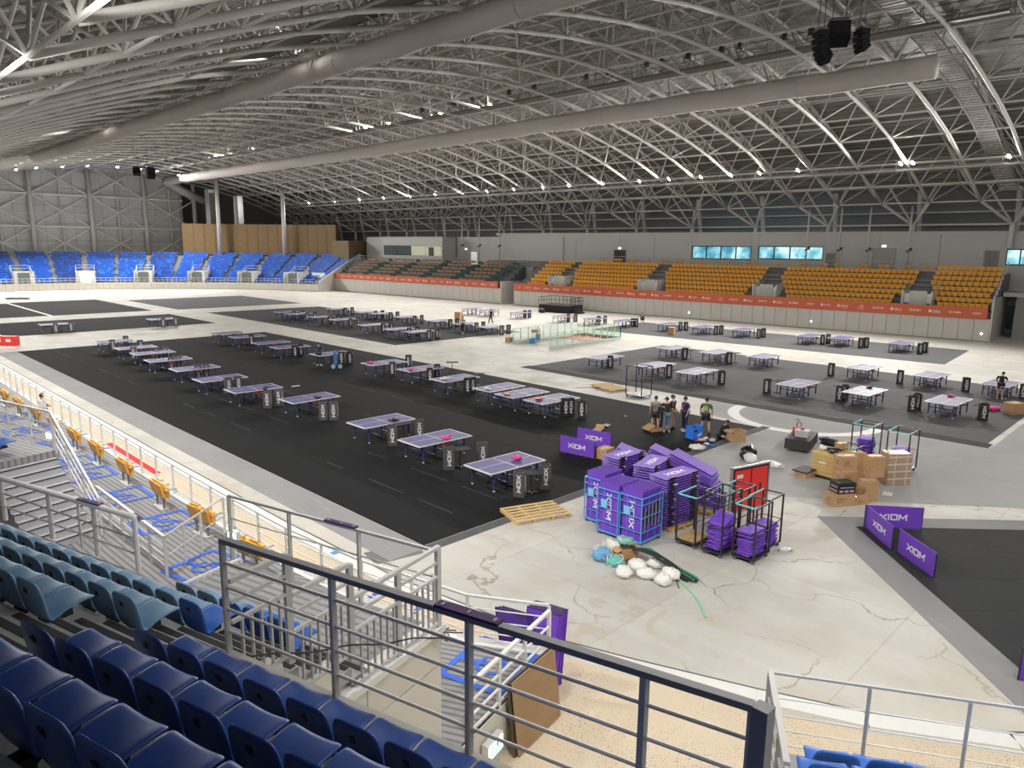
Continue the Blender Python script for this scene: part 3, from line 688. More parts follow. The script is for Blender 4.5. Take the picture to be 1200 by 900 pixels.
for k, (nme, i, j, p) in enumerate(cand):
    if k < 275:
        o = inst('orange_chair', ORM, None, p, SEATROT); tag(o, f'{ordn(j)} orange seat in {ordn(i)} row up of the {nme} orange block from the brown stand', 'seat', 'orange stand seats')
    else:
        c_, s_ = math.cos(SEATROT), math.sin(SEATROT)
        b0_ = len(rest.v)
        rest.v += [(p.x+v.co.x*c_-v.co.y*s_, p.y+v.co.x*s_+v.co.y*c_, p.z+v.co.z) for v in ORM.vertices]
        for pl in ORM.polygons: rest.f.append(tuple(x+b0_ for x in pl.vertices)); rest.m.append(0)
tag(rest.build('orange_seat_rows', ORANGE), 'remaining distant orange seats of the stand', 'seats', None, 'stuff')
for k, t in enumerate((13.8, 16, 18.2, 20.3, 22.8, 24.6, 27.6, 30.6, 33.6, 36.6, 39.4, 41.6, 43.0, 45.6, 47.6, 49.8, 51.6)):
    for dx in ((-.3, .3) if k % 3 else (0,)):
        o = inst('orange_chair', ORM, None, ap(t*1.13-5.5+dx, 8.6, AZ0+ARISE*7), SEATROT); tag(o, f'loose orange seat on the upper walkway, {ordn(k)} group, {"lone" if dx == 0 else ("farther" if dx < 0 else "nearer")}', 'seat', 'orange seats along the upper walkway')
# vomitory boxes with railings between the orange blocks
def vomit(label, P, t, o, z, wd, dep, ht, rail_m=RAILG, wall_m=WHITE, door_m=None):
    d = P(1, 0)-P(0, 0); nn = P(0, 1)-P(0, 0); th = thing('stand_entrance', label, 'entrance', P(t, o, z))
    wl = MB()
    for s in (-1, 1): wl.obox(d*(s*wd/2)+nn*(dep/2)+Vector((0, 0, ht/2)), d*.06, nn*(dep/2), Vector((0, 0, ht/2)))
    wl.obox(nn*dep+Vector((0, 0, ht/2)), d*(wd/2), nn*.06, Vector((0, 0, ht/2))); wl.build('entrance_wall', wall_m, th); MB().obox(nn*.75+Vector((0, 0, ht*.42)), d*(wd/2-.07), nn*.05, Vector((0, 0, ht*.42))).build('white_parapet', wall_m, th)
    MB().obox(nn*.66+Vector((0, 0, min(ht, 2.0)/2)), d*(wd*.3), nn*.03, Vector((0, 0, min(ht, 2.)/2))).build('doorway', door_m or M('entry_glow', (.55, .58, .52), .6), th)
    rl = MB()
    for s in (-1, 1):
        for h in (.5, 1.0): rl.tube(d*(s*wd/2)+Vector((0, 0, .15+h)), d*(s*wd/2)+nn*dep+Vector((0, 0, ht+h)), .03, 5)
        for k in range(5): q_ = d*(s*wd/2)+nn*(dep*k/4)+Vector((0, 0, .15+(ht-.15)*k/4)); rl.tube(q_, q_+Vector((0, 0, 1.0)), .03, 5)
    for h in (.5, 1.0): rl.tube(-d*(wd/2)+nn*dep+Vector((0, 0, ht+h)), d*(wd/2)+nn*dep+Vector((0, 0, ht+h)), .03, 5)
    rl.build('handrail', rail_m, th); return th
for lb, t in (('first', 7.3), ('second', 22.1), ('third', 37.6), ('fourth', 53.5)): vomit(f'{lb} white railed entrance between the orange seat blocks', ap, t, .5, 2.9, 2.7, 3.6, 1.7)
# glass and railings along the upper walkway
rw = thing('walkway_railing', 'thin grey railing along the walkway above the orange seats', 'railing', ap(0, 7.3, AZ0+ARISE*7))
rl = MB()
for h in (.55, 1.05): rl.tube(AD*(8)+Vector((0, 0, h)), AD*54+Vector((0, 0, h)), .03, 5)
rl.build('rail', RAILG, rw)
for k in range(24): MB().tube(AD*(8+2*k), AD*(8+2*k)+Vector((0, 0, 1.05)), .03, 5).build('baluster', RAILG, rw)
rw = thing('stair_railing', 'pale stepped railing at the near end of the orange stand', 'railing', ap(60.1, .5, 3.0)); rl = MB()
for h in (.5, 1.0): rl.tube(Vector((0, 0, h)), AN*8+Vector((0, 0, 3.6+h)), .035, 5)
for k in range(9): rl.tube(AN*k+Vector((0, 0, .45*k)), AN*k+Vector((0, 0, .45*k+1)), .035, 5)
rl.build('rail', RAILW, rw)
# small signal lights on the front wall
for k, t in enumerate((28.5, 43.4, 59.6)):
    o = MB().lathe([(.07, 0), (.07, .06), (.03, .09)], (0, 0, 0), 8).build('wall_lamp', M('small_lamp', (1, .98, .9), .3, emit=6), loc=ap(t, -.06, .78)); o.rotation_euler = (R(90), 0, SEATROT)
    tag(o, f'{ORD[k]} small white lamp low on the panelled wall below the orange banner', 'lamp')
# right end passage
struct(MB().prism([tuple(ap(t, o)[:2]) for t, o in ((61.5, 5.5), (74, 5.5), (74, 5.8), (61.5, 5.8))], 0, 4.2).build('wall_passage', M('passage_wall', (.30, .30, .28), .7)))
struct(MB().prism([tuple(ap(t, o)[:2]) for t, o in ((60.4, 5.0), (75, 5.0), (75, 11), (60.4, 11))], 4.2, 4.6).build('ceiling_passage', GREYW))

# ================================================================== brown stand
B0 = Vector((74.29, 123.54, 0)); BD = (Vector((76.96, 79.73, 0))-B0); BLEN = BD.length; BD.normalize(); BN = Vector((-BD.y, BD.x, 0))
if BN.x < 0: BN = -BN
def bp_(t, o, z=0.): return B0+BD*t+BN*o+Vector((0, 0, z))
BROT = math.atan2(-BD.y, -BD.x)
panel_wall('wall_brown_front', bp_, BLEN, 2.35, 30, PANELG)
banner('shorter orange banner with white logos below the brown desks', lambda t, o, z=0.: bp_(t+.9, o, z), BLEN-1.3, 2.3, 3.34, 22)
steps('terrace_brown_stand', bp_, 0, BLEN, .35, 2.85, 6, .95, .52, M('terrace_mid', (.12, .13, .13), .7))
struct(MB().prism([tuple(bp_(t, o)[:2]) for t, o in ((-2, 6), (BLEN+1.5, 6), (BLEN+1.5, 10), (-2, 10))], 1.5, 5.45).build('terrace_walkway', TERR))
struct(MB().prism([tuple(bp_(t, o)[:2]) for t, o in ((BLEN, 0), (BLEN+.2, 0), (BLEN+.2, 6), (BLEN, 6))], 0, 3.4).build('wall_brown_side', PANELG))
DESK = M('desk_brown', (.36, .22, .13), .55, var=.08); GRS = M('seat_dark_green', (.03, .11, .09), .5)
dm = MB(); dm.box(-.85, -.03, -.02, .03, .42, .78); dm.box(.03, .85, -.02, .03, .42, .78); dk_me = dm.mesh('desk_front', DESK); dt_me = MB().box(-.85, .85, .03, .20, .72, .75).mesh('desk_top', M('desk_dark', (.10, .07, .05), .6))
gs_me = far_seat_mesh(GRS).mesh('stand_seat', GRS)
for i in range(6):
    for j in range(20):
        t = 4.0+1.4+j*1.95-(5-i)*.25
        if j % 4 == 3 or t > BLEN-1.6+.2*i: continue
        if i == 0 and j < 2: continue
        d_ = thing('spectator_desk', f'{ordn(j)} brown desk in {ordn(i)} row up of the brown stand', 'desk', bp_(t, .55+.95*i, 2.85+.52*i), BROT, 'brown desks of the stand')
        inst('desk_front', dk_me, d_); inst('desk_top', dt_me, d_)
    for j in range(20):
        if j % 4 == 3 or i == 0:
            for k in range(2):
                t = 4.0+1.0+j*1.95-(5-i)*.25+k*.6
                if t < BLEN-1: o = inst('green_chair', gs_me, None, bp_(t, .8+.95*i, 2.85+.52*i), BROT); tag(o, f'dark green seat in {ordn(i)} row up of the brown stand, bay {ordn(j)}, {"nearer" if k else "farther"} one', 'seat', 'green seats of the brown stand')
rw = thing('walkway_railing', 'long thin railing behind the brown desks', 'railing', bp_(0, 6.1, 5.45)); rl = MB()
for h in (.4, .75, 1.1): rl.tube(Vector((0, 0, h)), BD*BLEN+Vector((0, 0, h)), .03, 5)
rl.build('rail', RAILG, rw)
for k in range(23): MB().tube(BD*(2*k), BD*(2*k)+Vector((0, 0, 1.1)), .03, 5).build('baluster', RAILG, rw)
# wall behind it and the control booth
struct(MB().prism([tuple(bp_(t, o)[:2]) for t, o in ((-2, 10), (BLEN+4, 10.2), (BLEN+4, 10.5), (-2, 10.3))], 3, 10.2).build('wall_brown_back', WB))
cb = thing('control_booth', 'white control booth with a long dark window above the brown desks', 'booth', bp_(7.0, 6.6, 5.45))
bl = 17.1
mb = MB()
def bb(t0, t1, o0, o1, z0, z1, m=0): mb.obox(BD*((t0+t1)/2)+BN*((o0+o1)/2)+Vector((0, 0, (z0+z1)/2)), BD*((t1-t0)/2), BN*((o1-o0)/2), Vector((0, 0, (z1-z0)/2)), m)
bb(0, bl, 0, .15, 0, 1.35); bb(0, bl, 0, .15, 3.15, 4.7); bb(0, .6, 0, .15, 1.35, 3.15); bb(bl-.6, bl, 0, .15, 1.35, 3.15); bb(0, .15, 0, 3.4, 0, 4.7); bb(bl-.15, bl, 0, 3.4, 0, 4.7); bb(0, bl, 0, 3.4, 4.6, 4.75); bb(0, bl, 3.2, 3.4, 0, 4.7)
mb.build('booth_wall', M('booth_white', (.52, .52, .50), .6), cb)
for k in range(4):
    mb = MB(); a = .6+(bl-1.2)*k/4; bb(a+.05, a+(bl-1.2)/4-.05, .06, .09, 1.4, 3.1)
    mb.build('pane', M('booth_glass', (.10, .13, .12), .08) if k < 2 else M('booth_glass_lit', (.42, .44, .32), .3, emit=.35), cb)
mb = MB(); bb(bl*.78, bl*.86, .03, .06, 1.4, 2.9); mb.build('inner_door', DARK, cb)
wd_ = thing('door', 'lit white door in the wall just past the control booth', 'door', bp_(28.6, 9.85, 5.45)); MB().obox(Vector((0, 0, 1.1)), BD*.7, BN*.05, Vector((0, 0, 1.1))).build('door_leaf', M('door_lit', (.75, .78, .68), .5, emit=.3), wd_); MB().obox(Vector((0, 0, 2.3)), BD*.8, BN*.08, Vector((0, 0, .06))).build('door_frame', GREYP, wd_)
exit_sign('green exit sign over the lit door past the control booth', bp_(26.8, 9.7, 8.1), BD, BN)

# ================================================================== blue end stand (round the bend)
EC = Vector((27.32, 105.13, 0)); ER = 45.58
def ep(th, r, z=0.): return EC+Vector((math.cos(R(th)), math.sin(R(th)), 0))*r+Vector((0, 0, z))
T0, T1 = 20.5, 116.0
esf = struct(thing('wall_end_front', None, None, EC))
n = 76; dth = (T1-T0)/n
wdt = 2*ER*math.sin(R(dth)/2)
pme = MB().box(-wdt/2+.02, wdt/2-.02, 0, .06, .05, 1.3).mesh('wall_panel', CREAM)
for k in range(n):
    th = T0+dth*(k+.5); p = ep(th, ER); inst('wall_panel', pme, esf, p-EC, R(th)+math.pi/2+math.pi)
def arc_prism(mb, r0, r1, t0, t1, z0, z1, n, m=0):
    for k in range(n):
        a, b_ = t0+(t1-t0)*k/n, t0+(t1-t0)*(k+1)/n
        mb.prism([tuple(ep(a, r0)[:2]), tuple(ep(b_, r0)[:2]), tuple(ep(b_, r1)[:2]), tuple(ep(a, r1)[:2])], z0, z1, m)
tb = MB(); EZ0, ERISE, EDEP = 1.15, .405, .85
arc_prism(tb, ER+.08, ER+1.0, T0, T1, 0, EZ0, 40)
for k in range(13): arc_prism(tb, ER+1.0+EDEP*k, ER+1.0+EDEP*13, T0, T1, EZ0+ERISE*(k-1) if k else 0, EZ0+ERISE*k, 40)
arc_prism(tb, ER+1.0+EDEP*13, ER+16, T0, T1, 0, EZ0+ERISE*12, 24)
struct(tb.build('terrace_blue_stand', M('terrace_pale', (.33, .33, .33), .7, var=.06)))
VTH = [87-11.58*k for k in range(6)]+[98.6, 110.2]
SEATF = M('seat_far_blue', (.02, .115, .56), .4)
blue_me = [far_seat_mesh(None).mesh('stand_seat', m_) for m_ in (SEATF, SEATB, M('seat_bright_blue', (.05, .19, .60), .4))]
cand = []; rnd = random.Random(3)
for i in range(13):
    r_ = ER+1.45+EDEP*i; dt = math.degrees(.53/r_)
    th = T0+.6; j = 0
    j = 0; sec = 0; prev = True
    while th < 104:
        ok = True
        for v in VTH:
            dv = abs(th-v)
            if dv < (2.0 if i < 5 else .52): ok = False
            if abs(th-v+5.79) < .38: ok = False
        if ok: cand.append((i, (j, sec), th, ep(th, r_, EZ0+ERISE*i)))
        else:
            j = -1
            if prev: sec += 1
        prev = ok
        th += dt; j += 1
cand.sort(key=lambda c: (c[3]-CAM).length)
rests = [MB(), MB(), MB()]
for k, (i, j, th, p) in enumerate(cand):
    mi = 0 if rnd.random() < .8 else 2
    if (75.7 < th < 81) or (i > 9 and th > 60) or (58.6 < th < 64.4 and rnd.random() < .6): mi = 1 if rnd.random() < .8 else 0
    rot = R(th)-math.pi/2
    if k < 290:
        o = inst('blue_chair', blue_me[mi], None, p, rot); tag(o, f'{ordn(j[0])} blue seat in {ordn(i)} row up of the {ordn(j[1])} section from the brown stand', 'seat', 'far curved stand seats')
    else:
        rr = rests[mi]; b0_ = len(rr.v); c_, s_ = math.cos(rot), math.sin(rot)
        rr.v += [(p.x+v.co.x*c_-v.co.y*s_, p.y+v.co.x*s_+v.co.y*c_, p.z+v.co.z) for v in ORM.vertices]
        for pl in ORM.polygons: rr.f.append(tuple(x+b0_ for x in pl.vertices)); rr.m.append(0)
for rr, m_, lb in zip(rests, (SEATF, SEATB, _m['seat_bright_blue']), ('blue', 'dark blue', 'bright blue')): tag(rr.build('blue_seat_rows', m_), f'remaining distant {lb} seats of the curved stand', 'seats', None, 'stuff')
for k, v in enumerate(VTH[:6]):
    def P(t, o, z=0., v=v):
        ct, st = math.cos(R(v)), math.sin(R(v)); return EC+Vector((ct, st, 0))*(ER+.6+o)+Vector((-st, ct, 0))*t+Vector((0, 0, z))
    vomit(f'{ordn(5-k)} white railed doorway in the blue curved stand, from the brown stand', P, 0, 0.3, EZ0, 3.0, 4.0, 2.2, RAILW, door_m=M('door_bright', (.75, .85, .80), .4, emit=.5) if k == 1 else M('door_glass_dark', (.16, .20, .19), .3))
er = thing('stand_railing', 'low thin railing along the front of the blue curved stand', 'railing', EC); rl = MB()
for h in (.5, .95): rl.path([ep(T0+2*k, ER+.15, 1.2+h)-EC for k in range(48)], .025, 5)
for k in range(96): q_ = ep(T0+k, ER+.15, 1.2)-EC; rl.tube(q_, q_+Vector((0, 0, .95)), .025, 5)
rl.build('rail', RAILW, er)
# sloped end parapet where the blue stand stops
pe = MB(); a_, b_ = ep(T0, ER+.1), ep(T0, ER+13)
d = (b_-a_).normalized(); s_ = Vector((-d.y, d.x, 0))*.12
pe.add([a_-s_, a_+s_, b_+s_, b_-s_, a_-s_+Vector((0, 0, 1.9)), a_+s_+Vector((0, 0, 1.9)), b_+s_+Vector((0, 0, 7.0)), b_-s_+Vector((0, 0, 7.0))], [(3, 2, 1, 0), (4, 5, 6, 7), (0, 1, 5, 4), (1, 2, 6, 5), (2, 3, 7, 6), (3, 0, 4, 7)])
struct(pe.build('wall_blue_end', M('parapet_white', (.60, .60, .58), .6)))
gd = thing('glass_door', 'tall bright glass door beside the end of the blue stand', 'door', at(341, 339)); q_ = at(355, 339)-at(341, 339)
gd.location = (72.6, 125.6, 0)
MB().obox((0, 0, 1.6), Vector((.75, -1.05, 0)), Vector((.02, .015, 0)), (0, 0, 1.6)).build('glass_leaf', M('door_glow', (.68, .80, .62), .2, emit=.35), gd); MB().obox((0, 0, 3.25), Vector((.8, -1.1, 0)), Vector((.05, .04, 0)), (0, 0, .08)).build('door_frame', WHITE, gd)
# timber clad boxes behind the blue stand
wdm = M('timber_boards', (.225, .145, .06), .65, var=.45, scale=2.2, stretch=(.6, .6, 7)); wdm2 = M('timber_boards_dark', (.22, .15, .07), .65, var=.2, scale=3.5, stretch=(1, 1, 11))
tw = struct(thing('wall_timber', None, None, EC)); RW = 58.6
def th_of(px):
    best = None
    for k in range(900):
        th = 10+k*.08; p = ep(th, RW, 9)-CAM; zz_ = p.dot(FW); x = 600+FPX*p.dot(RT)/zz_
        if best is None or abs(x-px) < best[0]: best = (abs(x-px), th)
    return best[1]
ta, tb_ = th_of(214), th_of(394)
n = 15; hw = RW*R((ta-tb_)/n)/2
pm1 = MB().box(-hw+.03, hw-.03, 0, .15, 6.3, 12.55).mesh('timber_panel', wdm)
for k in range(n):
    th = ta-(ta-tb_)*(k+.5)/n; inst('timber_panel', pm1, tw, ep(th, RW)-EC, R(th)-math.pi/2)
bk = MB(); arc_prism(bk, RW+.16, RW+1.2, tb_, ta, 6, 12.5, 20)
bko = bk.build('timber_core', wdm2); struct(bko)
for lb, px in (('first', 260), ('second', 337)):
    th = th_of(px); p = ep(th, RW-1.4, 6.0)
    tt = thing('steel_column', f'{lb} tall pale column before the timber wall behind the blue stand', 'column', p); MB().tube((0, 0, 0), (0, 0, arc_z(min(p.x, 88))-6), .38, 12).build('column_shaft', STEEL, tt, True); MB().box(-.5, .5, -.5, .5, 0, .15).build('base_plate', STEEL, tt)
for lb, px, zt in (('first', 246, 19.5), ('second', 278, 18.3)):
    th = th_of(px); p = ep(th, RW+2, 12.4); tt = thing('air_duct', f'{lb} square grey air duct above the timber wall', 'duct', p, R(20))
    MB().box(-.7, .7, -.6, .6, 0, zt-12.4).build('duct_body', M('duct_zinc', (.42, .42, .42), .4, .5), tt); MB().box(-.75, .75, -.65, .65, 2.6, 2.75).build('flange', GREYP, tt)
p = ep(th_of(404), RW-1, 6.0)
struct(MB().prism([tuple(ep(t, r_)[:2]) for t, r_ in ((tb_, RW-1.5), (tb_-5, RW-3), (tb_-5, RW+3), (tb_, RW+3))], 5.5, 9.4).build('wall_timber_low', wdm2))

# ================================================================== near stand (the camera stands on it)
# rows run along E1 (s), steps go down along N1 (n).  row j: floor z = 3.05+.495 j, front edge n = 8.08 (j=0) or 6.15-.87(j-1)
RISE, TREAD = .495, .87
def rz(j): return 3.05+RISE*j
def edge(j): return 5.93-TREAD*(j-1)
def snpoly(s0, s1, n0, n1): return [tuple(sn(s, n)[:2]) for s, n in ((s0, n0), (s1, n0), (s1, n1), (s0, n1))]
SA0, SA1 = -26., -5.85
ts = MB()
ts.prism(snpoly(-10.2, SA1, 5.5, 8.08), 2.75, rz(0))
ts.prism(snpoly(SA0, -10.2, 5.5, 6.85), 2.75, rz(0))
for j in range(1, 11):
    ts.prism(snpoly(SA0, SA1 if j < 3 else 4.2, edge(j)-TREAD, edge(j)), rz(j-1)-.2, rz(j))
struct(ts.build('terrace_near', TERR))
cl = MB(); cl.prism(snpoly(-5.8, 4.2, -3, 4.2), rz(3)-.9, rz(3)-.21); struct(cl.build('terrace_slab', TERR))
ld = MB()
ld.prism(snpoly(-5.86, 4.2, 4.02, 4.44), rz(3)-.35, rz(3)+.035); struct(ld.build('terrace_ledge', M('ledge_grey', (.40, .40, .385), .6, var=.1, scale=3)))
struct(MB().prism(snpoly(-5.8, 4.2, 3.7, 3.9), 0, rz(3)-.9).build('wall_under_stand', CREAM))
# corrugated landing on the lowest level
LAND = stripe_mat('landing_boards', (.36, .36, .365), (.20, .20, .21), R(-75), .16)
lb_ = MB(); lb_.prism(snpoly(-10.2, SA1-.12, 6.2, 8.0), rz(0), rz(0)+.02); struct(lb_.build('floor_landing', LAND))
lb_ = MB(); lb_.prism([tuple(sn(s, n)[:2]) for s, n in ((-26, 6.9), (-20.38, 8.2), (-20.38, 10.35), (-30, 10.35))], 2.75, rz(0)); struct(lb_.build('floor_landing', LAND))
# aisle half-steps with black anti-slip strips
STEPD = M('aisle_step_grey', (.36, .36, .37), .6, var=.1, scale=3)
STRIP = M('antislip_black', (.022, .022, .024), .8)
for j in range(0, 8):
    for h in (2, 1, 0):
        n1 = edge(j+1)+TREAD*h/3; z = rz(j)+RISE*(3-h)/3
        st = thing('aisle_step', f'{ordn(3*j+2-h) if 3*j+2-h < 20 else "upper "+ordn(3*j+2-h)} step up of the aisle between pale and dark blue seats', 'step', sn(-6.74, n1, z))
        MB().obox(N1*(-.15)+Vector((0, 0, -.08)), E1*.84, N1*.147, Vector((0, 0, .082))).build('tread', STEPD, st)
        MB().obox(N1*-.06+Vector((0, 0, .006)), E1*.81, N1*.042, Vector((0, 0, .004))).build('antislip_strip', STRIP, st)
# cream side wall of the entrance passage, in tiles
sw = struct(thing('wall_passage_side', None, None, sn(SA1, 8.08)))
mb = MB(); mb.prism([tuple((E1*s+N1*n)[:2]) for s, n in ((-.3, -5), (-.05, -5), (-.05, -.02), (-.3, -.02))], 0, 3.0); mb.build('backing', M('tile_joint', (.18, .18, .17), .7), sw)
for a, b_ in ((-5, -3.3), (-3.3, -1.65), (-1.65, 0)):
    for z0, z1 in ((.0, 1.2), (1.2, 2.48), (2.48, 3.03)):
        MB().obox(N1*((a+b_)/2)+E1*-.025+Vector((0, 0, (z0+z1)/2)), N1*((b_-a)/2-.012), E1*.03, Vector((0, 0, (z1-z0)/2-.012))).build('wall_tile', CREAM, sw)
MB().obox(N1*-2.5+E1*-.1+Vector((0, 0, 3.06)), N1*2.55, E1*.16, Vector((0, 0, .05))).build('coping', WHITE, sw)
for j in (1, 2):
    MB().obox(N1*(edge(j)-8.08-TREAD/2)+E1*-.1+Vector((0, 0, (3+rz(j))/2)), N1*(TREAD/2), E1*.12, Vector((0, 0, (rz(j)-3)/2+.05))).build('stringer', CREAM, sw)
# lower deck
DZ = .95
DECK = stripe_mat('deck_boards', (.31, .31, .32), (.15, .15, .16), R(-63), .15); DECK2 = stripe_mat('deck_boards_straight', (.31, .31, .32), (.15, .15, .16), R(-88), .15)
c1 = sn(-5.65, 11.45); c2 = sn(-5.65, 5.0); c3 = sn(-14, 5.0)
dk = MB(); dk.prism([(c2.x, c2.y), (c1.x, c1.y), (8.75, 9.85), (8.15, 12.6), (7.85, 15.2), (3.2, 15.2)], 0, DZ); dko = struct(dk.build('floor_deck', DECK))
dk = MB(); dk.prism([(3.2, 15.2), (7.85, 15.2), (7.8, 18.8), (7.8, 110), (-3, 110), (-3, 15.2)], 0, DZ); struct(dk.build('floor_deck', DECK2))
ek = MB(); FE = [(8.0, 110), (7.8, 18.8), (7.85, 15.2), (8.15, 12.6), (8.75, 9.85), (c1.x, c1.y)]
for p, q in zip(FE, FE[1:]): ek.bar((*p, DZ-.04), (*q, DZ-.04), .28, .12)
struct(ek.build('trim_4', M('deck_edge_white', (.72, .72, .70), .5)))
ds = MB(); ds.bar((*c2[:2], DZ/2), (*c1[:2], DZ/2), .06, DZ); struct(ds.build('wall_deck_side', CREAM))
q = at(596, 864, .55); exit_sign('green exit sign low on the cream deck side by the plywood', sn(-5.52, 9.05, .55), -N1, -E1)
# ---- wheelchair bays
def bay(c, rot, k):
    t = thing('wheelchair_bay', f'{ordn(k)} blue painted wheelchair bay on the deck, from the plywood end', 'floor marking', c, rot, 'wheelchair bays')
    mb = MB(); W_, H_ = .72, .62
    for s in (-1, 1): mb.box(-W_, W_, s*H_-.06, s*H_+.06, 0, .006); mb.box(s*W_-.06, s*W_+.06, -H_, H_, 0, .005)
    mb.build('bay_outline', BLUEP, t)
    sy = MB()
    pts = [(.26*math.cos(a), .26*math.sin(a)) for a in [R(100+20*k) for k in range(13)]]
    for p, q_ in zip(pts, pts[1:]): sy.bar((p[0]-.05, p[1]-.05, .003), (q_[0]-.05, q_[1]-.05, .003), .075, .006)
    sy.bar((-.08, .42, .003), (-.05, .0, .003), .09, .0065); sy.bar((-.05, .0, .003), (.24, -.02, .003), .08, .0055); sy.bar((.24, -.02, .003), (.34, -.30, .003), .08, .0065); sy.bar((-.08, .2, .003), (.18, .17, .003), .07, .005)
    sy.lathe([(.085, 0), (.085, .006)], (-.08, .48, 0), 10); sy.build('wheelchair_symbol', BLUEP, t)
q = (at(568.7, 756, DZ)+at(614, 771, DZ)+at(578.7, 804.7, DZ)+at(535, 785, DZ))/4
bay(q+Vector((0, 0, .012)), math.atan2(E1.y, E1.x)+math.pi/2, 0)
k = 1
for px, py in ((450, 715), (240, 664), (193, 612), (142, 582), (103, 556)):
    q = at(px, py, DZ); rot = R(-90) if k > 2 else R(-75); bay(q+Vector((0, 0, .012)), rot+math.pi/2, k); k += 1
for y in (28.5, 31.6, 34.7, 37.8): bay((6.3, y, DZ+.012), 0, k); k += 1
# ---- paired yellow companion seats
def yellow_pair():
    t = thing('companion_seat', 'x', 'seat', (0, 0, 0), 0, 'yellow folding seat pairs on the deck'); Y_ = M('seat_yellow', (.86, .45, .06), .42)
    for x in (-.26, .26):
        mb = MB()
        mb.obox((x, -.06, .62), (.215, 0, 0), (0, .03, .0), (0, -.045, .20)); mb.obox((x, -.02, .80), (.16, 0, 0), (0, .03, 0), (0, -.01, .05)); mb.build('backrest', Y_, t, bevel=.02)
        mb = MB(); mb.obox((x, .10, .52), (.20, 0, 0), (0, .04, 0), (0, .02, .19)); mb.build('folded_seat', Y_, t, bevel=.02)
        mb = MB(); mb.tube((x, .02, .05), (x, .02, .5), .035); mb.build('leg', M('seat_post', (.20, .20, .20), .5), t); mb.box(x-.1, x+.1, -.1, .15, 0, .03)
    mb = MB(); mb.box(-.5, .5, .0, .06, .34, .40); mb.box(-.35, .35, -.1, .15, 0, .04); mb.build('beam', RAILG, t)
    mb = MB()
    for x in (-.52, 0, .52): MB().bar((x, -.02, .66), (x, .32, .66), .05, .03).build('armrest', M('armrest_grey', (.42, .42, .43), .5), t)
    return t
YP = Proto(yellow_pair())
for k, (px, py) in enumerate(((293, 668), (237, 627), (188, 595), (147.5, 567), (114, 544), (88, 527), (64, 513), (43, 499), (23, 487), (6, 476))):
    p = at(px, py, DZ); YP.put(p, R(-90) if k > 1 else R(-80), f'{ordn(k)} pair of folded yellow seats on the deck, from the grey terrace railing')
# ---- stand seats (one piece shells on riser brackets)
def shell_profile():
    return [(.42, .42), (.39, .445), (.20, .43), (.07, .395), (.0, .33), (-.05, .36), (-.08, .50), (-.105, .66), (-.13, .82)]
def stand_seat(col, nm):
    t = thing('stadium_seat', 'x', 'seat', (0, 0, 0)); v = []; th = .035; wd = .236
    P = shell_profile(); rows = []
    def widths(i): return wd*(.94 if i == 0 else .99 if i < 3 else .95 if i == 3 else .86 if i == 4 else .9 if i == 5 else 1 if i < 8 else .84)
    mb = MB(); nx = 6
    def ring(i):
        y, z = P[i]; out = []
        for a in range(nx+1):
            u = -1+2*a/nx; dish = .028*(u*u) if 0 < i < 5 else .02*u*u
            cr = -.035*u*u*u*u if i == len(P)-1 else 0
            out.append((u*widths(i), y+(dish if i >= 5 else 0), z+(dish if i < 5 else cr)))
        return out
    top = [ring(i) for i in range(len(P))]
    nrm_ = []
    for i in range(len(P)):
        a = P[max(i-1, 0)]; b_ = P[min(i+1, len(P)-1)]; d = Vector((b_[0]-a[0], b_[1]-a[1])).normalized(); nrm_.append(Vector((d.y, -d.x)))
    o = 0; vs = []
    for i, r_ in enumerate(top): vs += r_
    for i, r_ in enumerate(top): vs += [(x, y-nrm_[i].x*th, z-nrm_[i].y*th) for x, y, z in r_]
    m_ = nx+1; N_ = m_*len(P); fs = []
    for i in range(len(P)-1):
        for a in range(nx):
            fs.append((i*m_+a, i*m_+a+1, (i+1)*m_+a+1, (i+1)*m_+a)); fs.append((N_+i*m_+a, N_+(i+1)*m_+a, N_+(i+1)*m_+a+1, N_+i*m_+a+1))
        fs.append((i*m_, (i+1)*m_, N_+(i+1)*m_, N_+i*m_)); fs.append((i*m_+nx, N_+i*m_+nx, N_+(i+1)*m_+nx, (i+1)*m_+nx))
    for a in range(nx):
        fs.append((a, N_+a, N_+a+1, a+1)); q_ = (len(P)-1)*m_; fs.append((q_+a, q_+a+1, N_+q_+a+1, N_+q_+a))
    mb.add(vs, fs); so = mb.build('seat_shell', col, t, True)
    bm = bmesh.new(); bm.from_mesh(so.data); bmesh.ops.recalc_face_normals(bm, faces=bm.faces); bm.to_mesh(so.data); bm.free()
    sub = so.modifiers.new('smooth', 'SUBSURF'); sub.levels = 1; sub.render_levels = 1
    for p_ in so.data.polygons: p_.use_smooth = True
    br = MB(); br.box(-.09, .09, -.02, .24, .27, .34); br.box(-.06, .06, -.2, 0, .2, .29); br.tube((0, .18, .3), (0, -.15, .1), .018); br.build('bracket', BLACK, t)
    pl = MB(); pl.obox((0, -.148, .68), (.022, 0, 0), (0, .004, 0), (0, -.008, .028)); pl.build('number_plate', M('plate_black', (.01, .01, .012), .6), so)
    return t
RROT = math.atan2(E1.y, E1.x)   # local x along the row, local +y towards the rink
PD, PL_, PM_ = Proto(stand_seat(SEATB, 'd')), Proto(stand_seat(SEATL, 'l')), Proto(stand_seat(SEATM, 'm'))
def put_seat(P, j, s, label, group): return P.put(sn(s, edge(j+1)+.22, rz(j)), RROT, label, group)
SP = .478
rows_dark = ((3, -5.63, 14, 'front'), (4, -5.63, 14, 'second'), (5, -5.63, 13, 'third'))
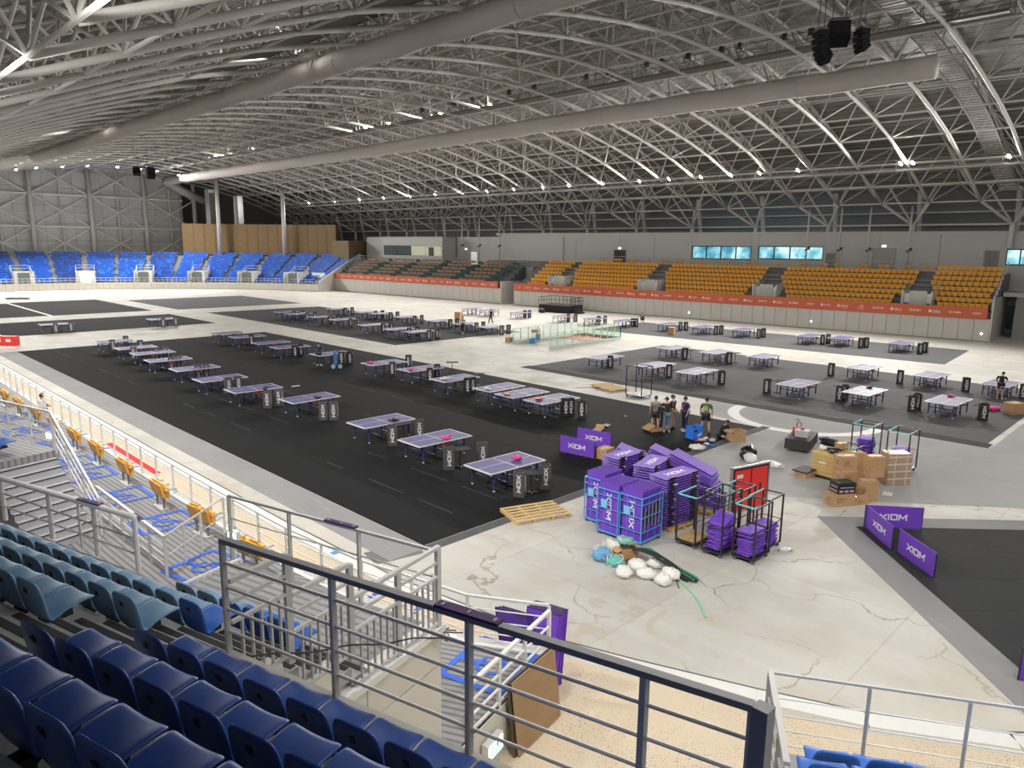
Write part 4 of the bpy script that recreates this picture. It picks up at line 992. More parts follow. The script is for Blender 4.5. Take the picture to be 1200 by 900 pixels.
for j, s0, n, nm in rows_dark:
    for k in range(n): put_seat(PD, j, s0+SP*k, f'{ordn(k)} dark blue seat from the aisle in the {nm} row behind the grey railing', 'dark blue seats behind the railing')
for j, n, nm, se in ((3, 9, 'top', -7.6), (2, 12, 'middle', -7.45), (1, 13, 'lower', -7.55)):
    for k in range(n):
        dark = (j == 1 and k == 0)
        put_seat(PM_ if dark else PL_, j, se-SP*k, f'{ordn(k)} {"bright blue" if dark else "faded pale blue"} seat from the aisle in the {nm} row beyond the aisle', 'pale blue seats beyond the aisle')
for k in range(5): put_seat(PM_ if k > 1 else PL_, 0, -8.9+SP*k, f'{ordn(k)} seat, {"bright" if k > 1 else "pale"} blue, in the short lowest row above the grey landing', 'seats of the short lowest row')
for k in range(2): put_seat(PL_, 4, -7.75-SP*k, f'{ordn(k)} faded pale blue seat in the row above the pale block', 'pale blue seats beyond the aisle')
for k in range(2): PM_.put(sn(-20.75-SP*k, 9.0, rz(0)), RROT, f'{["near", "far"][k]} blue seat at the head of the steps beside the white rails', 'seats at the step head')
# ---- vomitory steps beyond the pale seats
for k in range(10):
    z = DZ+(rz(0)-DZ)*(k+1)/11; s = -18.72-.165*k
    st = thing('entrance_step', f'{ordn(k)} step up of the grey flight beside the white railings', 'step', sn(s, 9.42, z))
    MB().obox(E1*-.083+Vector((0, 0, -(z-DZ)/2)), E1*.082, N1*.80, Vector((0, 0, (z-DZ)/2))).build('tread', STEP, st)
    MB().obox(E1*-.02+Vector((0, 0, .003)), E1*.02, N1*.78, Vector((0, 0, .004))).build('nosing', M('nosing_pale', (.60, .60, .62), .5), st)
    MB().obox(E1*.005+Vector((0, 0, -.02)), E1*.006, N1*.79, Vector((0, 0, .012))).build('painted_shadow_line', STRIP, st)  # black strip drawn in for the shade beneath each nosing
# ---- railings
def railing(name_label, P, top_m, posts, rails, post_w=.07, rail_w=.035, top=(.07, .05), tops=None, balu=None, post_m=None, rail_m=None, cat='railing'):
    """P: function u -> base point on the line; posts: list of u; rails: heights; top at height h"""
    label = name_label; u0, u1 = posts[0], posts[-1]; O = P(u0); t = thing('railing', label, cat, O)
    h = tops or 1.1
    segs = list(zip(posts, posts[1:]))
    tp = MB()
    for a, b_ in segs: tp.bar(P(a)-O+Vector((0, 0, h)), P(b_)-O+Vector((0, 0, h)), top[0], top[1])
    tp.build('top_rail', top_m, t)
    for u in posts: MB().bar(P(u)-O, P(u)-O+Vector((0, 0, h-.02)), post_w, post_w).build('post', post_m or top_m, t)
    for r_ in rails:
        mb = MB()
        for a, b_ in segs: mb.tube(P(a)-O+Vector((0, 0, r_)), P(b_)-O+Vector((0, 0, r_)), rail_w/2, 6)
        mb.build('mid_rail', rail_m or top_m, t)
    return t
RD = M('rail_dark_grey', (.27, .27, .275), .5, .1)
front = railing('long grey steel railing along the terrace front before the dark blue seats', lambda u: sn(u, 4.4, rz(3)+.03), RD, [-5.85, -4.38, -2.91, -1.45, -.72], (.24, .48, .72, .98), .052, .032, (.075, .05), 1.22, post_m=RAILG, rail_m=RAILG)
MB().bar(sn(-.66, 4.4, 0)-sn(-5.85, 4.4, 0)+Vector((0, 0, -.35)), sn(-.66, 4.4)-sn(-5.85, 4.4)+Vector((0, 0, 1.24)), .11, .11).build('end_post', RD, front)
# stepped side guard (three falling sections with balusters)
def guard(label, n0, n1, zb, mids):
    O = sn(SA1, n0, zb); t = thing('railing', label, 'railing', O); L = n1-n0; up = Vector((0, 0, 1))
    MB().bar(up*1.25, N1*L+up*1.25, .06, .05).build('top_rail', RAILG, t)
    MB().bar(up*1.02, N1*L+up*1.02, .04, .035).build('mid_rail', RAILG, t); MB().bar(up*.80, N1*L+up*.80, .045, .035).build('mid_rail', RAILG, t); MB().bar(up*.06, N1*L+up*.06, .045, .04).build('bottom_rail', RAILG, t)
    k = max(2, int(L/.125))
    me = MB().bar((0, 0, .06), (0, 0, .80), .035, .02).mesh('baluster', RAILG)
    for i in range(1, k): inst('baluster', me, t, N1*(L*i/k), math.atan2(N1.y, N1.x))
    for u in mids: MB().bar(N1*u-up*.05, N1*u+up*1.25, .07, .07).build('post', RAILG, t)
guard('upper short section of the stepped baluster railing by the aisle', 4.45, 5.2, rz(2)+.03, (.75,))
guard('middle section of the stepped baluster railing by the aisle', 5.25, 6.15, rz(1)+.03, (.93,))
guard('long lowest section of the baluster railing above the cream wall', 6.22, 8.04, rz(0)+.06, (.88, 1.8))
railing('tall thin railing along the front edge of the grey landing', lambda u: sn(u, 8.06, rz(0)), RAILG, [-5.9, -7.41, -8.95, -10.45], (.4, .8), .05, .024, (.045, .04), 1.22)
railing('low rail across the open side of the grey landing', lambda u: sn(-10.22, u, rz(0)), RAILW, [6.9, 7.5, 8.06], (.0,), .05, .04, (.05, .04), .08)
pr = thing('railing', 'thick white pipe handrail in front of the lowest pale seats', 'railing', sn(-16.1, 6.93, rz(0))); up = Vector((0, 0, 1))
MB().tube(up*.9, E1*4.62+up*.98, .055, 10).build('pipe_handrail', RAILW, pr, True)
for u in (.15, 1.9, 2.9, 3.4, 4.62): MB().tube(E1*u, E1*u+up*.95, .045 if u != 2.9 else .025, 8).build('post', RAILW, pr)
for h in (.30, .58): MB().tube(E1*0+up*h, E1*4.62+up*h, .018, 5).build('mid_rail', RAILW, pr)
FRW = M('front_rail_white', (.74, .74, .72), .4)
def fe(u):
    pts = [Vector((7.72, 110, DZ)), Vector((7.72, 18.8, DZ)), Vector((7.78, 15.2, DZ)), Vector((8.07, 12.6, DZ)), Vector((8.68, 9.85, DZ)), Vector((c1.x-.06, c1.y+.05, DZ))]
    pts = pts[::-1]; 
    for p, q in zip(pts, pts[1:]):
        L = (q-p).length
        if u <= L: return p+(q-p)*(u/L)
        u -= L
    return pts[-1]
fr = railing('long white railing along the front edge of the lower deck', fe, FRW, [0]+[1.63+1.42*k for k in range(46)], (.25, .5, .75), .05, .03, (.05, .045), 1.0)
railing('white railing along the open end of the deck beside the plywood', lambda u: sn(-5.68, u, DZ), FRW, [11.35, 10.4, 9.5, 8.6], (.08, .34, .6), .06, .05, (.07, .05), .92)
railing('white guard along the landing edge above the deck wheelchair bays', lambda u: sn(u, 10.3, rz(0)), RAILW, [-28, -26.5, -25.2, -24, -22.8, -21.6, -20.5], (.2, .45, .7), .06, .04, (.06, .05), 1.05)
sl = thing('railing', 'white sloping stair rail beside the grey flight of steps', 'railing', sn(-20.5, 10.3, rz(0))); dz = DZ-rz(0)
for h, r_ in ((1.05, .035), (.8, .018), (.55, .018), (.3, .018)): MB().tube(up*h, E1*1.9+up*(h+dz), r_, 6).build('sloping_rail', RAILW, sl)
for u in (.1, .65, 1.3, 1.9): MB().bar(E1*u+up*(dz*u/1.9), E1*u+up*(dz*u/1.9+1.05), .06, .06).build('post', RAILW, sl)
pA, pB = at(113, 570, 1.95), at(192, 629, 1.95)
railing('low white railing between the steps and the wheelchair bays', lambda u: Vector((pA.x+(pB.x-pA.x)*u, pA.y+(pB.y-pA.y)*u, DZ)), RAILW, [0, .2, .4, .6, .8, 1], (.25, .5, .75), .06, .04, (.07, .05), 1.0)
pC = at(264, 581.3, 1.95)
railing('thin grey handrail crossing the deck towards the front edge', lambda u: Vector((pB.x+(pC.x-pB.x)*u, pB.y+(pC.y-pB.y)*u, DZ)), RAILG, [0, .28, .55, .95], (.5,), .05, .03, (.04, .035), 1.0, post_m=RAILW)
# purple strips tied on the rails
PST = M('strip_purple', (.05, .012, .09), .6); 
def strip(label, p, q):
    t = thing('purple_strip', label, 'strip', p); d = Vector(q)-Vector(p); MB().bar((0, 0, 0), d, .10, .022).build('strip_band', PST, t)
    MB().bar(d*.08+up*.0125, d*.12+up*.0125, .05, .004).bar(d*.5+up*.0125, d*.53+up*.0125, .05, .004).bar(d*.9+up*.0125, d*.94+up*.0125, .05, .004).build('clip', M('clip_grey', (.35, .3, .4), .5), t)
strip('long dark purple strip taped on the grey terrace railing', sn(-3.22, 4.4, rz(3)+1.287), sn(-2.62, 4.4, rz(3)+1.287))
strip('small purple strip taped on the thick white pipe handrail', sn(-13.15, 6.93, rz(0)+1.0), sn(-12.45, 6.93, rz(0)+1.02))
_d = (pB-pA); strip('small purple strip on the low white railing by the bays', Vector((pA.x, pA.y, 1.98))+Vector((_d.x, _d.y, 0))*.60, Vector((pA.x, pA.y, 1.98))+Vector((_d.x, _d.y, 0))*.72)
strip('dark purple strip on the tall landing railing', sn(-8.1, 8.06, rz(0)+1.26), sn(-7.45, 8.06, rz(0)+1.26))
# lit exit boxes standing at the steps
for lb, p in (('beside the stair rail', sn(-20.9, 10.45, 3.35)), ('behind the first railing post', at(274, 627, 2.2))):
    t = thing('exit_box', f'small glowing green exit light {lb}', 'sign', p, RROT); MB().box(-.16, .16, -.05, .05, -.1, .1).build('case', WHITE, t); MB().box(-.13, .13, -.056, -.05, -.075, .075).build('face', EXM, t)
    MB().tube((0, 0, -.1), (0, 0, -(p.z-DZ)+.02), .02).build('stand', RAILW, t)
# black cable along the balusters
pts = [us_ for us_ in [sn(-5.78, 4.5+.2*k, 4.46-.085*k*1.0+.05*math.sin(k)*.4) for k in range(18)]]
cb_ = MB(); cb_.path(pts, .012, 5); e_ = pts[-1]
for a in range(3): cb_.path([e_+E1*(.03*a+.12*math.sin(k*.9+a))+N1*(.07*k)+Vector((0, 0, -.012*k)) for k in range(7)], .011, 5)
tag(cb_.build('cable', BLACK), 'black cable looped along the baluster railing', 'cable')
hs = MB(); q = sn(-6.05, 7.6, DZ+.05); 
for a in range(3): hs.path([q+Vector((.22*math.cos(k*.52+a*.1), .22*math.sin(k*.52), .03*a)) for k in range(13)], .022, 6)
tag(hs.build('hose_coil', M('hose_blue', (.03, .10, .35), .5)), 'coiled blue hose on the deck beside the cream wall', 'hose')
# plywood and folded purple covers leaning on the deck end
# ---- right-hand block
E2 = Vector((math.cos(R(59)), -math.sin(R(59)), 0)); N2 = Vector((math.sin(R(59)), math.cos(R(59)), 0))
o2 = at(905, 793, 4.0)
def c2p(s, n, z=0.): return Vector((o2.x, o2.y, 0))+E2*s+N2*n+Vector((0, 0, z))
ZB = 3.0
cb2 = MB()
for j in range(6): cb2.prism([tuple(c2p(s, n)[:2]) for s, n in ((-.05, .12-.85*(j+1)), (9, .12-.85*(j+1)), (9, .12-.85*j), (-.05, .12-.85*j))], 0, ZB+.45*j)
struct(cb2.build('terrace_block_side', TERR))
railing('thin grey railing in front of the blue seats by the pale floor edge', lambda u: c2p(u, 0, ZB), RAILG, [0, 1.0, 1.97, 2.95, 3.9, 4.9], (.18, .36, .54, .75), .034, .016, (.03, .026), 1.05)
railing('grey side railing of the seat block beside the opening', lambda u: c2p(-.02, -u, ZB), RAILG, [0, .5, 1.0, 1.5], (.18, .36, .54, .75), .05, .03, (.06, .05), 1.05)
R2 = math.atan2(E2.y, E2.x)
for j, (nn_, zz_) in enumerate(((-.72, ZB), (-1.5, ZB+.42))):
    for k in range(6): PM_.put(c2p(.55+.49*k-.2*j, nn_, zz_), R2, f'{ordn(k)} blue seat of the {["front", "second"][j]} row behind the thin railing by the opening', 'blue seats of the block past the opening')

# ================================================================== table tennis tables
TOP = M('table_purple', (.085, .078, .22), .5, var=.05, scale=2, spec=.22); TOPL = M('table_line', (.60, .60, .64), .45); TFEET = M('foot_cap', (.75, .68, .50), .5); TRED = M('bracket_red', (.65, .06, .03), .5)
def tt_table():
    t = thing('tennis_table', 'x', 'table', (0, 0, 0), 0, 'table tennis tables in the hall')
    for s in (-1, 1):
        h = MB().box(min(s*.006, s*1.37), max(s*.006, s*1.37), -.7625, .7625, .735, .76).build('tabletop', TOP, t)
        ln = MB(); z0, z1 = .7602, .7612
        for y in (-.745, .745): ln.box(min(s*.006, s*1.37), max(s*.006, s*1.37), y-.0175, y+.0175, z0, z1)
        ln.box(min(s*1.315, s*1.37), max(s*1.315, s*1.37), -.72, .72, z0, z1); ln.box(min(s*.006, s*1.31), max(s*.006, s*1.31), -.010, .010, z0, z1)
        ln.box(min(s*.006, s*.022), max(s*.006, s*.022), -.72, .72, z0, z1+.0003)
        for y in (-.768, .768): ln.box(min(s*.006, s*1.375), max(s*.006, s*1.375), y-.006, y+.006, .722, .7605)
        ln.box(min(s*1.37, s*1.382), max(s*1.37, s*1.382), -.77, .77, .722, .7605)
        ln.build('line_marking', TOPL, h)
        fr = MB()
        for y in (-.62, .62): fr.box(min(s*.1, s*1.2), max(s*.1, s*1.2), y-.02, y+.02, .69, .735); fr.bar((s*1.05, y, .50), (s*.40, y, .50), .035, .035)
        fr.box(s*1.07-.02, s*1.07+.02, -.62, .62, .66, .70); fr.box(s*1.07-.018, s*1.07+.018, -.6, .6, .44, .475); fr.box(s*.42-.02, s*.42+.02, -.62, .62, .69, .735)
        fr.build('apron_frame', NAVY, t)
        for y in (-.60, .60):
            lg = MB(); lg.box(s*1.07-.028, s*1.07+.028, y-.028, y+.028, .05, .69, 0); lg.box(s*1.07-.03, s*1.07+.03, y-.03, y+.03, 0, .05, 1); lg.build('leg', [NAVY, TFEET], t)
        ca = MB()
        for y in (-.5, .5): ca.bar((s*.34, y, .14), (s*.34, y, .70), .05, .05)
        ca.bar((s*.34, -.52, .16), (s*.34, .52, .16), .06, .05); ca.bar((s*.10, -.5, .30), (s*.34, -.5, .30), .03, .03); ca.bar((s*.34, -.5, .66), (s*.34, .5, .66), .04, .03); cao = ca.build('carriage', NAVY, t)
        for y in (-.5, .5): MB().tube((s*.34-.02, y, .06), (s*.34+.02, y, .06), .06, 8).box(s*.34-.03, s*.34+.03, y-.02, y+.02, .08, .15).build('castor', BLACK, cao)
        MB().box(min(s*.05, s*.20), max(s*.05, s*.20), -.70, -.55, .58, .64).box(min(s*.4, s*.48), max(s*.4, s*.48), -.55, -.45, .44, .50).build('latch', TRED, t)
    return t
TT = Proto(tt_table())
def umpire_table():
    t = thing('scorer_table', 'x', 'small table', (0, 0, 0), 0, 'small scorer tables'); g_ = M('scorer_grey', (.045, .046, .05), .8, spec=.15)
    MB().box(-.42, .42, -.27, .27, .73, .755).build('table_plate', g_, t, bevel=.01); MB().tube((0, 0, .03), (0, 0, .73), .025, 8).build('pole', BLACK, t)
    MB().box(-.28, .28, -.03, .03, 0, .03).box(-.03, .03, -.2, .2, 0, .03).build('foot', BLACK, t); return t
UT = Proto(umpire_table())
BOXG = M('adbox_grey', (.075, .076, .08), .55)
def ad_box(m, nm):
    t = thing('towel_box', nm, 'box', (0, 0, 0), 0, 'tall towel boxes with white lettering')
    mb = MB(); W_, D_, H_ = .20, .16, .92
    mb.box(-W_, W_, -D_, -D_+.02, 0, H_); mb.box(-W_, W_, D_-.02, D_, 0, H_); mb.box(-W_, -W_+.02, -D_+.02, D_-.02, 0, H_); mb.box(W_-.02, W_, -D_+.02, D_-.02, 0, H_); mb.box(-W_+.02, W_-.02, -D_+.02, D_-.02, .5, .52)
    mb.build('carton', m, t)
    l = MB(); xiom(l, (0, -D_-.001, H_*.52), (0, 0, -1), (1, 0, 0), .152, .003); l.build('lettering', LETTER, t)
    l = MB(); xiom(l, (W_+.001, 0, H_*.52), (0, 0, -1), (0, 1, 0), .13, .003); l.build('lettering', LETTER, t); return t
BXG = Proto(ad_box(BOXG, 'x')); BXK = Proto(ad_box(M('adbox_black', (.022, .022, .025), .5), 'x'))
def face_cam(p): return math.atan2(CAM.y-p.y, CAM.x-p.x)+math.pi/2   # local -y looks back at the camera
near_row = [(592, 542), (510, 513), (447, 493), (363, 466), (297, 455), (258, 443), (228, 431), (197, 421), (179, 413), (159, 407), (134, 399.4)]
mid_row = [(646.7, 467.3), (612, 460.4), (585, 453.7), (533, 443), (493, 431.7), (450, 424.7), (388, 414), (340, 406), (317.5, 401), (290, 394), (266, 390)]
def tables(lst, lab, yaw=-1.5):
    out = []
    for k, (x, y) in enumerate(lst):
        p = at(x, y, .76); p.z = .009; TT.put(p, R(yaw+((k*37) % 7-3)*.5), lab(k)); out.append(p)
    return out
cnt = 'from the camera'
r1 = tables(near_row, lambda k: f'{ordn(k)} purple table of the nearest long row on the black mat, {cnt}', -1.)
r2 = tables(mid_row, lambda k: f'{ordn(k)} purple table of the second long row on the black mat, {cnt}', -2)
r3 = tables([(491.7, 388), (467.5, 385), (436.7, 380.3), (401.7, 374), (377.5, 371), (350, 367.5), (336.7, 365.3)], lambda k: f'{ordn(k)} purple table in the front row of the dark grey mat, {cnt}', -1)
r4 = tables([(576.7, 382.5), (546.7, 379), (515.8, 375.3), (476.7, 371), (448, 367), (430, 365.5), (396.7, 361.7)], lambda k: f'{ordn(k)} purple table in the back row of the dark grey mat, {cnt}', -1)
r5 = tables([(1056.7, 401.7), (986.7, 395.5), (949, 393), (871.7, 385.8), (825, 382.5), (784, 379.3), (731.7, 375.3), (696.7, 373), (660, 370), (610, 366), (573, 363.3), (553, 361.7)], lambda k: f'{ordn(k)} purple table in the row below the orange banner, from the near end', -1)
r6 = tables([(1112, 469), (1014, 458), (936, 449), (817, 434.7), (768.5, 427.4), (709, 418)], lambda k: f'{ordn(k)} purple table in the front row of the mid grey mat, from the near end', -2)
r7 = tables([(1173, 449), (1091, 439), (1012, 430), (895.5, 417), (841, 412), (790, 407)], lambda k: f'{ordn(k)} purple table in the back row of the mid grey mat, from the near end', -3)
r8 = tables([(66, 379.6), (190, 373.6)], lambda k: f'lone purple table on the far dark mat, {["close to the red box", "away from the red box"][k]}', 0)
def bx(P, lst, lab, z=.009):
    for k, (x, y) in enumerate(lst):
        p = at(x, y); p.z = z; P.put(p, face_cam(p)+R(((k*53) % 9-4)*4), lab(k))
bx(BXG, [(609, 581.5), (638, 572.5), (565, 545), (526, 550), (491.5, 515), (460, 522), (379, 492), (391.5, 492), (314, 478), (327.5, 475.5), (268, 461), (279.5, 459), (232.7, 444), (242, 443), (201.5, 434), (210, 432), (184.5, 422), (194.5, 420.5), (157.5, 421), (165, 412), (132.5, 411.5), (148, 406.5)],
   lambda k: f'{ordn(k)} grey lettered towel box along the nearest row of tables, {cnt}')
bx(BXK, [(682.3, 490), (662, 487.5), (668, 487), (547.5, 461), (554, 460), (504, 448), (512.5, 443), (460, 440), (479, 431), (401, 427), (409.5, 427), (345.5, 418.5), (352.5, 417), (295, 405)], lambda k: f'{ordn(k)} black towel box along the second row of tables, {cnt}')
bx(BXK, [(1199, 468), (1151, 493), (1131, 459.5), (1068, 482.5), (1074, 480), (1054, 450), (983, 470.5), (989, 469), (973.5, 441), (898.4, 461.5), (845, 451), (853.7, 427), (802, 421.5), (783.5, 443), (715, 431.5)], lambda k: f'{ordn(k)} tall black towel box on the mid grey mat, from the near end')
bx(BXK, [(1083.5, 413.5), (1077.5, 415), (1014.5, 407.5), (1008, 408), (970, 403), (963.5, 404), (894.5, 395.5), (889, 396.5), (845, 392), (839, 392.5), (803.5, 387.5), (797, 387.5), (745.5, 383), (741, 383), (709, 379.7), (701.5, 380), (674.5, 377.5), (666, 377.5), (620.5, 372.5), (615, 372.5)], lambda k: f'{ordn(k)} black towel box in the row below the orange banner, from the near end')
far_boxes = []
for row, nm in ((r3, 'front'), (r4, 'back')):
    for k, p in enumerate(row):
        for d_, w_ in (((.25, -1.15), 'nearer'), ((1.35, -1.0), 'farther')):
            q = p+Vector((d_[0]+.1*(k % 3), d_[1], 0)); BXK.put(q, face_cam(q)+R(((k*31) % 7-3)*5), f'{w_} black towel box at the {ordn(k)} table, {nm} row of the dark grey mat')
for k, p in enumerate(r8):
    for d_, w_ in (((-.35, -1.2), 'nearer'), ((1.0, -1.0), 'farther')): q = p+Vector((*d_, 0)); BXG.put(q, face_cam(q), f'{w_} towel box at the lone far table {["close to", "away from"][k]} the red box')
for k, (x, y) in enumerate(((622, 577.5), (539, 547.5), (473, 515), (809, 421), (861, 425), (910.5, 460), (794, 447), (843, 449), (985, 467), (1070, 480), (1148, 491), (560, 452), (530, 437))):
    p = at(x, y); p.z = .009; UT.put(p, R(-35+17*(k % 4)), f'small dark scorer table on one pole, {ordn(k)} from the plywood sheet across the mats')
# things lying on the tables
PINK = M('pink_cloth', (.75, .06, .28), .7)
def bundle(label, x, y, m, k):
    p = at(x, y, .77); t = thing('bat_cover', label, 'bundle', (p.x, p.y, .7715))
    r_ = random.Random(k); mb = MB()
    for a in range(3):
        c = Vector((r_.uniform(-.14, .14), r_.uniform(-.08, .08), .03+.03*a)); th_ = r_.uniform(0, 3)
        mb.obox(c, (math.cos(th_)*.15, math.sin(th_)*.15, .01), (-math.sin(th_)*.08, math.cos(th_)*.08, 0), (0, 0, .028))
    mb.build('cloth', m, t, bevel=.012); MB().box(.16, .24, -.05, .01, 0, .03).build('ball_box', WHITE, t, bevel=.005)
for k, (x, y, m, l) in enumerate(((605, 538, PINK, 'pink bundle on the first table of the nearest row'), (525, 514, PINK, 'pink bundle on the second table of the nearest row'), (462, 493.5, BLACK, 'dark bundle on the third table of the nearest row'), (373, 467, BLACK, 'dark bundle on the fourth table of the nearest row'), (311, 456, BLACK, 'dark bundle on the fifth table of the nearest row'),
      (632, 469, RED, 'red bundle on the first table of the second row'), (594, 462.5, M('bundle_peach', (.7, .4, .3), .7), 'pale bundle on the second table of the second row'), (572, 456, WHITE, 'white bundle on the third table of the second row'), (520, 444.5, WHITE, 'white bundle on the fourth table of the second row'), (480, 434, PINK, 'pink bundle on the fifth table of the second row'), (434, 425.5, PINK, 'pink bundle on the sixth table of the second row'), (1019, 455, BLACK, 'dark bundle on the pale table of the mid grey mat'), (1115, 465, PINK, 'pink bundle on the nearest table of the mid grey mat'))):
    bundle(l, x, y, m, k)

# ================================================================== purple barriers
BEDGE = M('barrier_frame', (.03, .03, .035), .5)
def barrier(feet=True, print_=True, hem=None):
    t = thing('barrier', 'x', 'barrier', (0, 0, 0)); W_, H_ = (.86 if feet else .76), .72; z0 = .02 if feet else 0
    MB().box(-W_, W_, -.012, .012, z0, z0+H_).build('fabric_panel', PURPLE, t, bevel=.006)
    e = MB()
    e.box(-W_-.004, W_+.004, -.02, -.0125, z0, z0+.012)
    for s in (-1, 1): e.box(s*W_-.012, s*W_+.012, -.016, .016, z0, z0+H_)
    if feet:
        for s in (-.5, .5): e.bar((s, -.20, .012), (s, .20, .012), .03, .02)
    e.build('frame', BEDGE if feet else (hem or M('hem_barrier', (.12, .04, .40), .7)), t)
    for s in ((-1, 1) if print_ else ()):
        l = MB(); xiom(l, (0, s*.0135, z0+H_*.5), (-s, 0, 0), (0, 0, 1), .20, .002); l.build('lettering', LETTER, t)
    return t
LIL = M('hem_lilac', (.27, .18, .56), .6); DPU = M('hem_dark', (.05, .03, .12), .6)
BR = Proto(barrier()); BF = Proto(barrier(False)); BL = Proto(barrier(False, True, LIL)); BN = Proto(barrier(False, False, LIL)); BP = Proto(barrier(False, False, DPU))
def bar_at(p0, p1, label, group=None):
    a, b_ = at(*p0), at(*p1); c = (a+b_)/2; c.z = .012; d = b_-a
    BR.put(c, math.atan2(d.y, d.x), label, group)
bar_at((657.5, 530), (694.9, 538), 'purple lettered barrier standing on the black mat, nearer of the crossing two')
bar_at((678, 520), (714, 527), 'purple lettered barrier standing on the black mat, farther of the crossing two')
bar_at((1012, 617.8), (1079.5, 621.5), 'purple lettered barrier facing the camera behind the two slanted ones')
bar_at((1014, 618.5), (1046, 647.5), 'slanted purple lettered barrier of the trio, farther from the camera')
bar_at((1052, 648), (1093.8, 678.8), 'slanted purple lettered barrier nearest the camera on the foreground dark mat')
q = at(1243, 800); q.z = .02; BR.put(q, R(-47), 'purple barrier on the grey mat cut off by the picture edge')
# --- roll cages with standing folded barriers
CAGEB = M('cage_blue', (.10, .34, .75), .4)
def roll_cage(label, x0, x1, y0, y1, h, m, group, shelf=False, teal=None, mids=(.45, .9, 1.3), wires=True, open_front=False):
    cx, cy = (x0+x1)/2, (y0+y1)/2; t = thing('roll_cage', label, 'trolley', (cx, cy, 0), 0, group); a, b_ = (x1-x0)/2, (y1-y0)/2
    fr = MB()
    pw_ = .028 if wires else .042
    for sx in (-1, 1):
        for sy in (-1, 1): MB().bar((sx*a, sy*b_, .13), (sx*a, sy*b_, h), pw_, pw_).build('corner_post', m, t)
    MB().box(-a, a, -b_, b_, .12, .16).build('base', m, t)
    for sy in (-1, 1): MB().bar((-a, sy*b_, h), (a, sy*b_, h), .035, .035).build('top_rail', (teal or m) if sy > 0 else m, t)
    for sx in (-1, 1): MB().bar((sx*a, -b_, h), (sx*a, b_, h), .035, .035).build('top_rail', (teal or m) if sx < 0 else m, t)
    md = MB()
    for z in mids:
        for sy in (-1, 1): md.bar((-a, sy*b_, z), (a, sy*b_, z), .02, .02)
        for sx in (-1, 1): md.bar((sx*a, -b_, z), (sx*a, b_, z), .02, .02)
    md.build('mid_rail', m, t)
    if wires:
        wi = MB()
        for k in range(1, 3):
            for sy in (-1, 1): wi.tube((-a+2*a*k/3, sy*b_, .15), (-a+2*a*k/3, sy*b_, h), .006, 4)
            for sx in (-1, 1): wi.tube((sx*a, -b_+2*b_*k/3, .15), (sx*a, -b_+2*b_*k/3, h), .006, 4)
        wi.build('wire_mesh', m, t)['kind'] = 'stuff'
    for sx in (-1, 1):
        for sy in (-1, 1): MB().tube((sx*(a-.06)-.02, sy*(b_-.05), .06), (sx*(a-.06)+.02, sy*(b_-.05), .06), .058, 10).box(sx*(a-.06)-.03, sx*(a-.06)+.03, sy*(b_-.05)-.025, sy*(b_-.05)+.025, .07, .13).build('castor', M('castor_grey', (.12, .12, .12), .5), t)
    return t
cages = ((16.78, 17.84, 11.38, 12.16, 1.68, 'nearest the black trolleys'), (16.74, 17.80, 12.20, 12.98, 1.72, 'in the middle of the three'), (17.25, 18.25, 13.12, 13.90, 1.76, 'nearest the black mat'))
for ci, (x0, x1, y0, y1, h, l) in enumerate(cages):
    roll_cage(f'blue wire roll cage full of purple barriers, {l}', x0, x1, y0, y1, 1.5, CAGEB, 'blue roll cages')
    n = 11; xs = [x0+.07+(x1-x0-.14)*k/(n-1) for k in range(n)]
    for k, x in enumerate(xs):
        # standing on its short side, face along X, lettering reading up or down
        fl = 1 if ci == 0 else -1
        ro = (Matrix.Rotation(R(90), 3, 'Z') @ Matrix.Rotation(R(90), 3, 'Y'))
        if fl < 0: ro = Matrix.Rotation(R(180), 3, 'X') @ ro
        BF.put((x, (y0+y1)/2-.36*fl, .165+.765), 0, f'{ordn(k)} folded purple barrier standing in the blue cage {l}', f'folded barriers in the blue cage {l}', rot=ro.to_euler())
    bb_ = thing('bracket_bundle', f'grey and black brackets in the blue cage {l}', 'brackets', (x0, y0-.0, 0)); gm = MB(); km = MB(); r3 = random.Random(ci)
    for k in range(n-1):
        xx = xs[k]-x0+.03; z_a, z_b = .3+r3.uniform(0, .3), 1.2+r3.uniform(-.1, .3)
        gm.box(xx, xx+.028, .005, .05, z_a, z_b) if k % 2 else km.box(xx, xx+.03, .006, .05, z_a+.2, z_b-.2)
    gm.build('grey_bracket', M('bracket_grey', (.34, .34, .35), .4, .3), bb_)['kind'] = 'stuff'; km.build('black_bracket', BLACK, bb_)['kind'] = 'stuff'
    tg = thing('paper_tag', f'light blue paper tag on the cage {l}', 'tag', (x0-.035, (y0+y1)/2+.12, 1.05)); MB().box(-.006, .006, -.11, .11, -.13, .13).build('sheet', M('tag_blue', (.20, .52, .85), .6), tg)
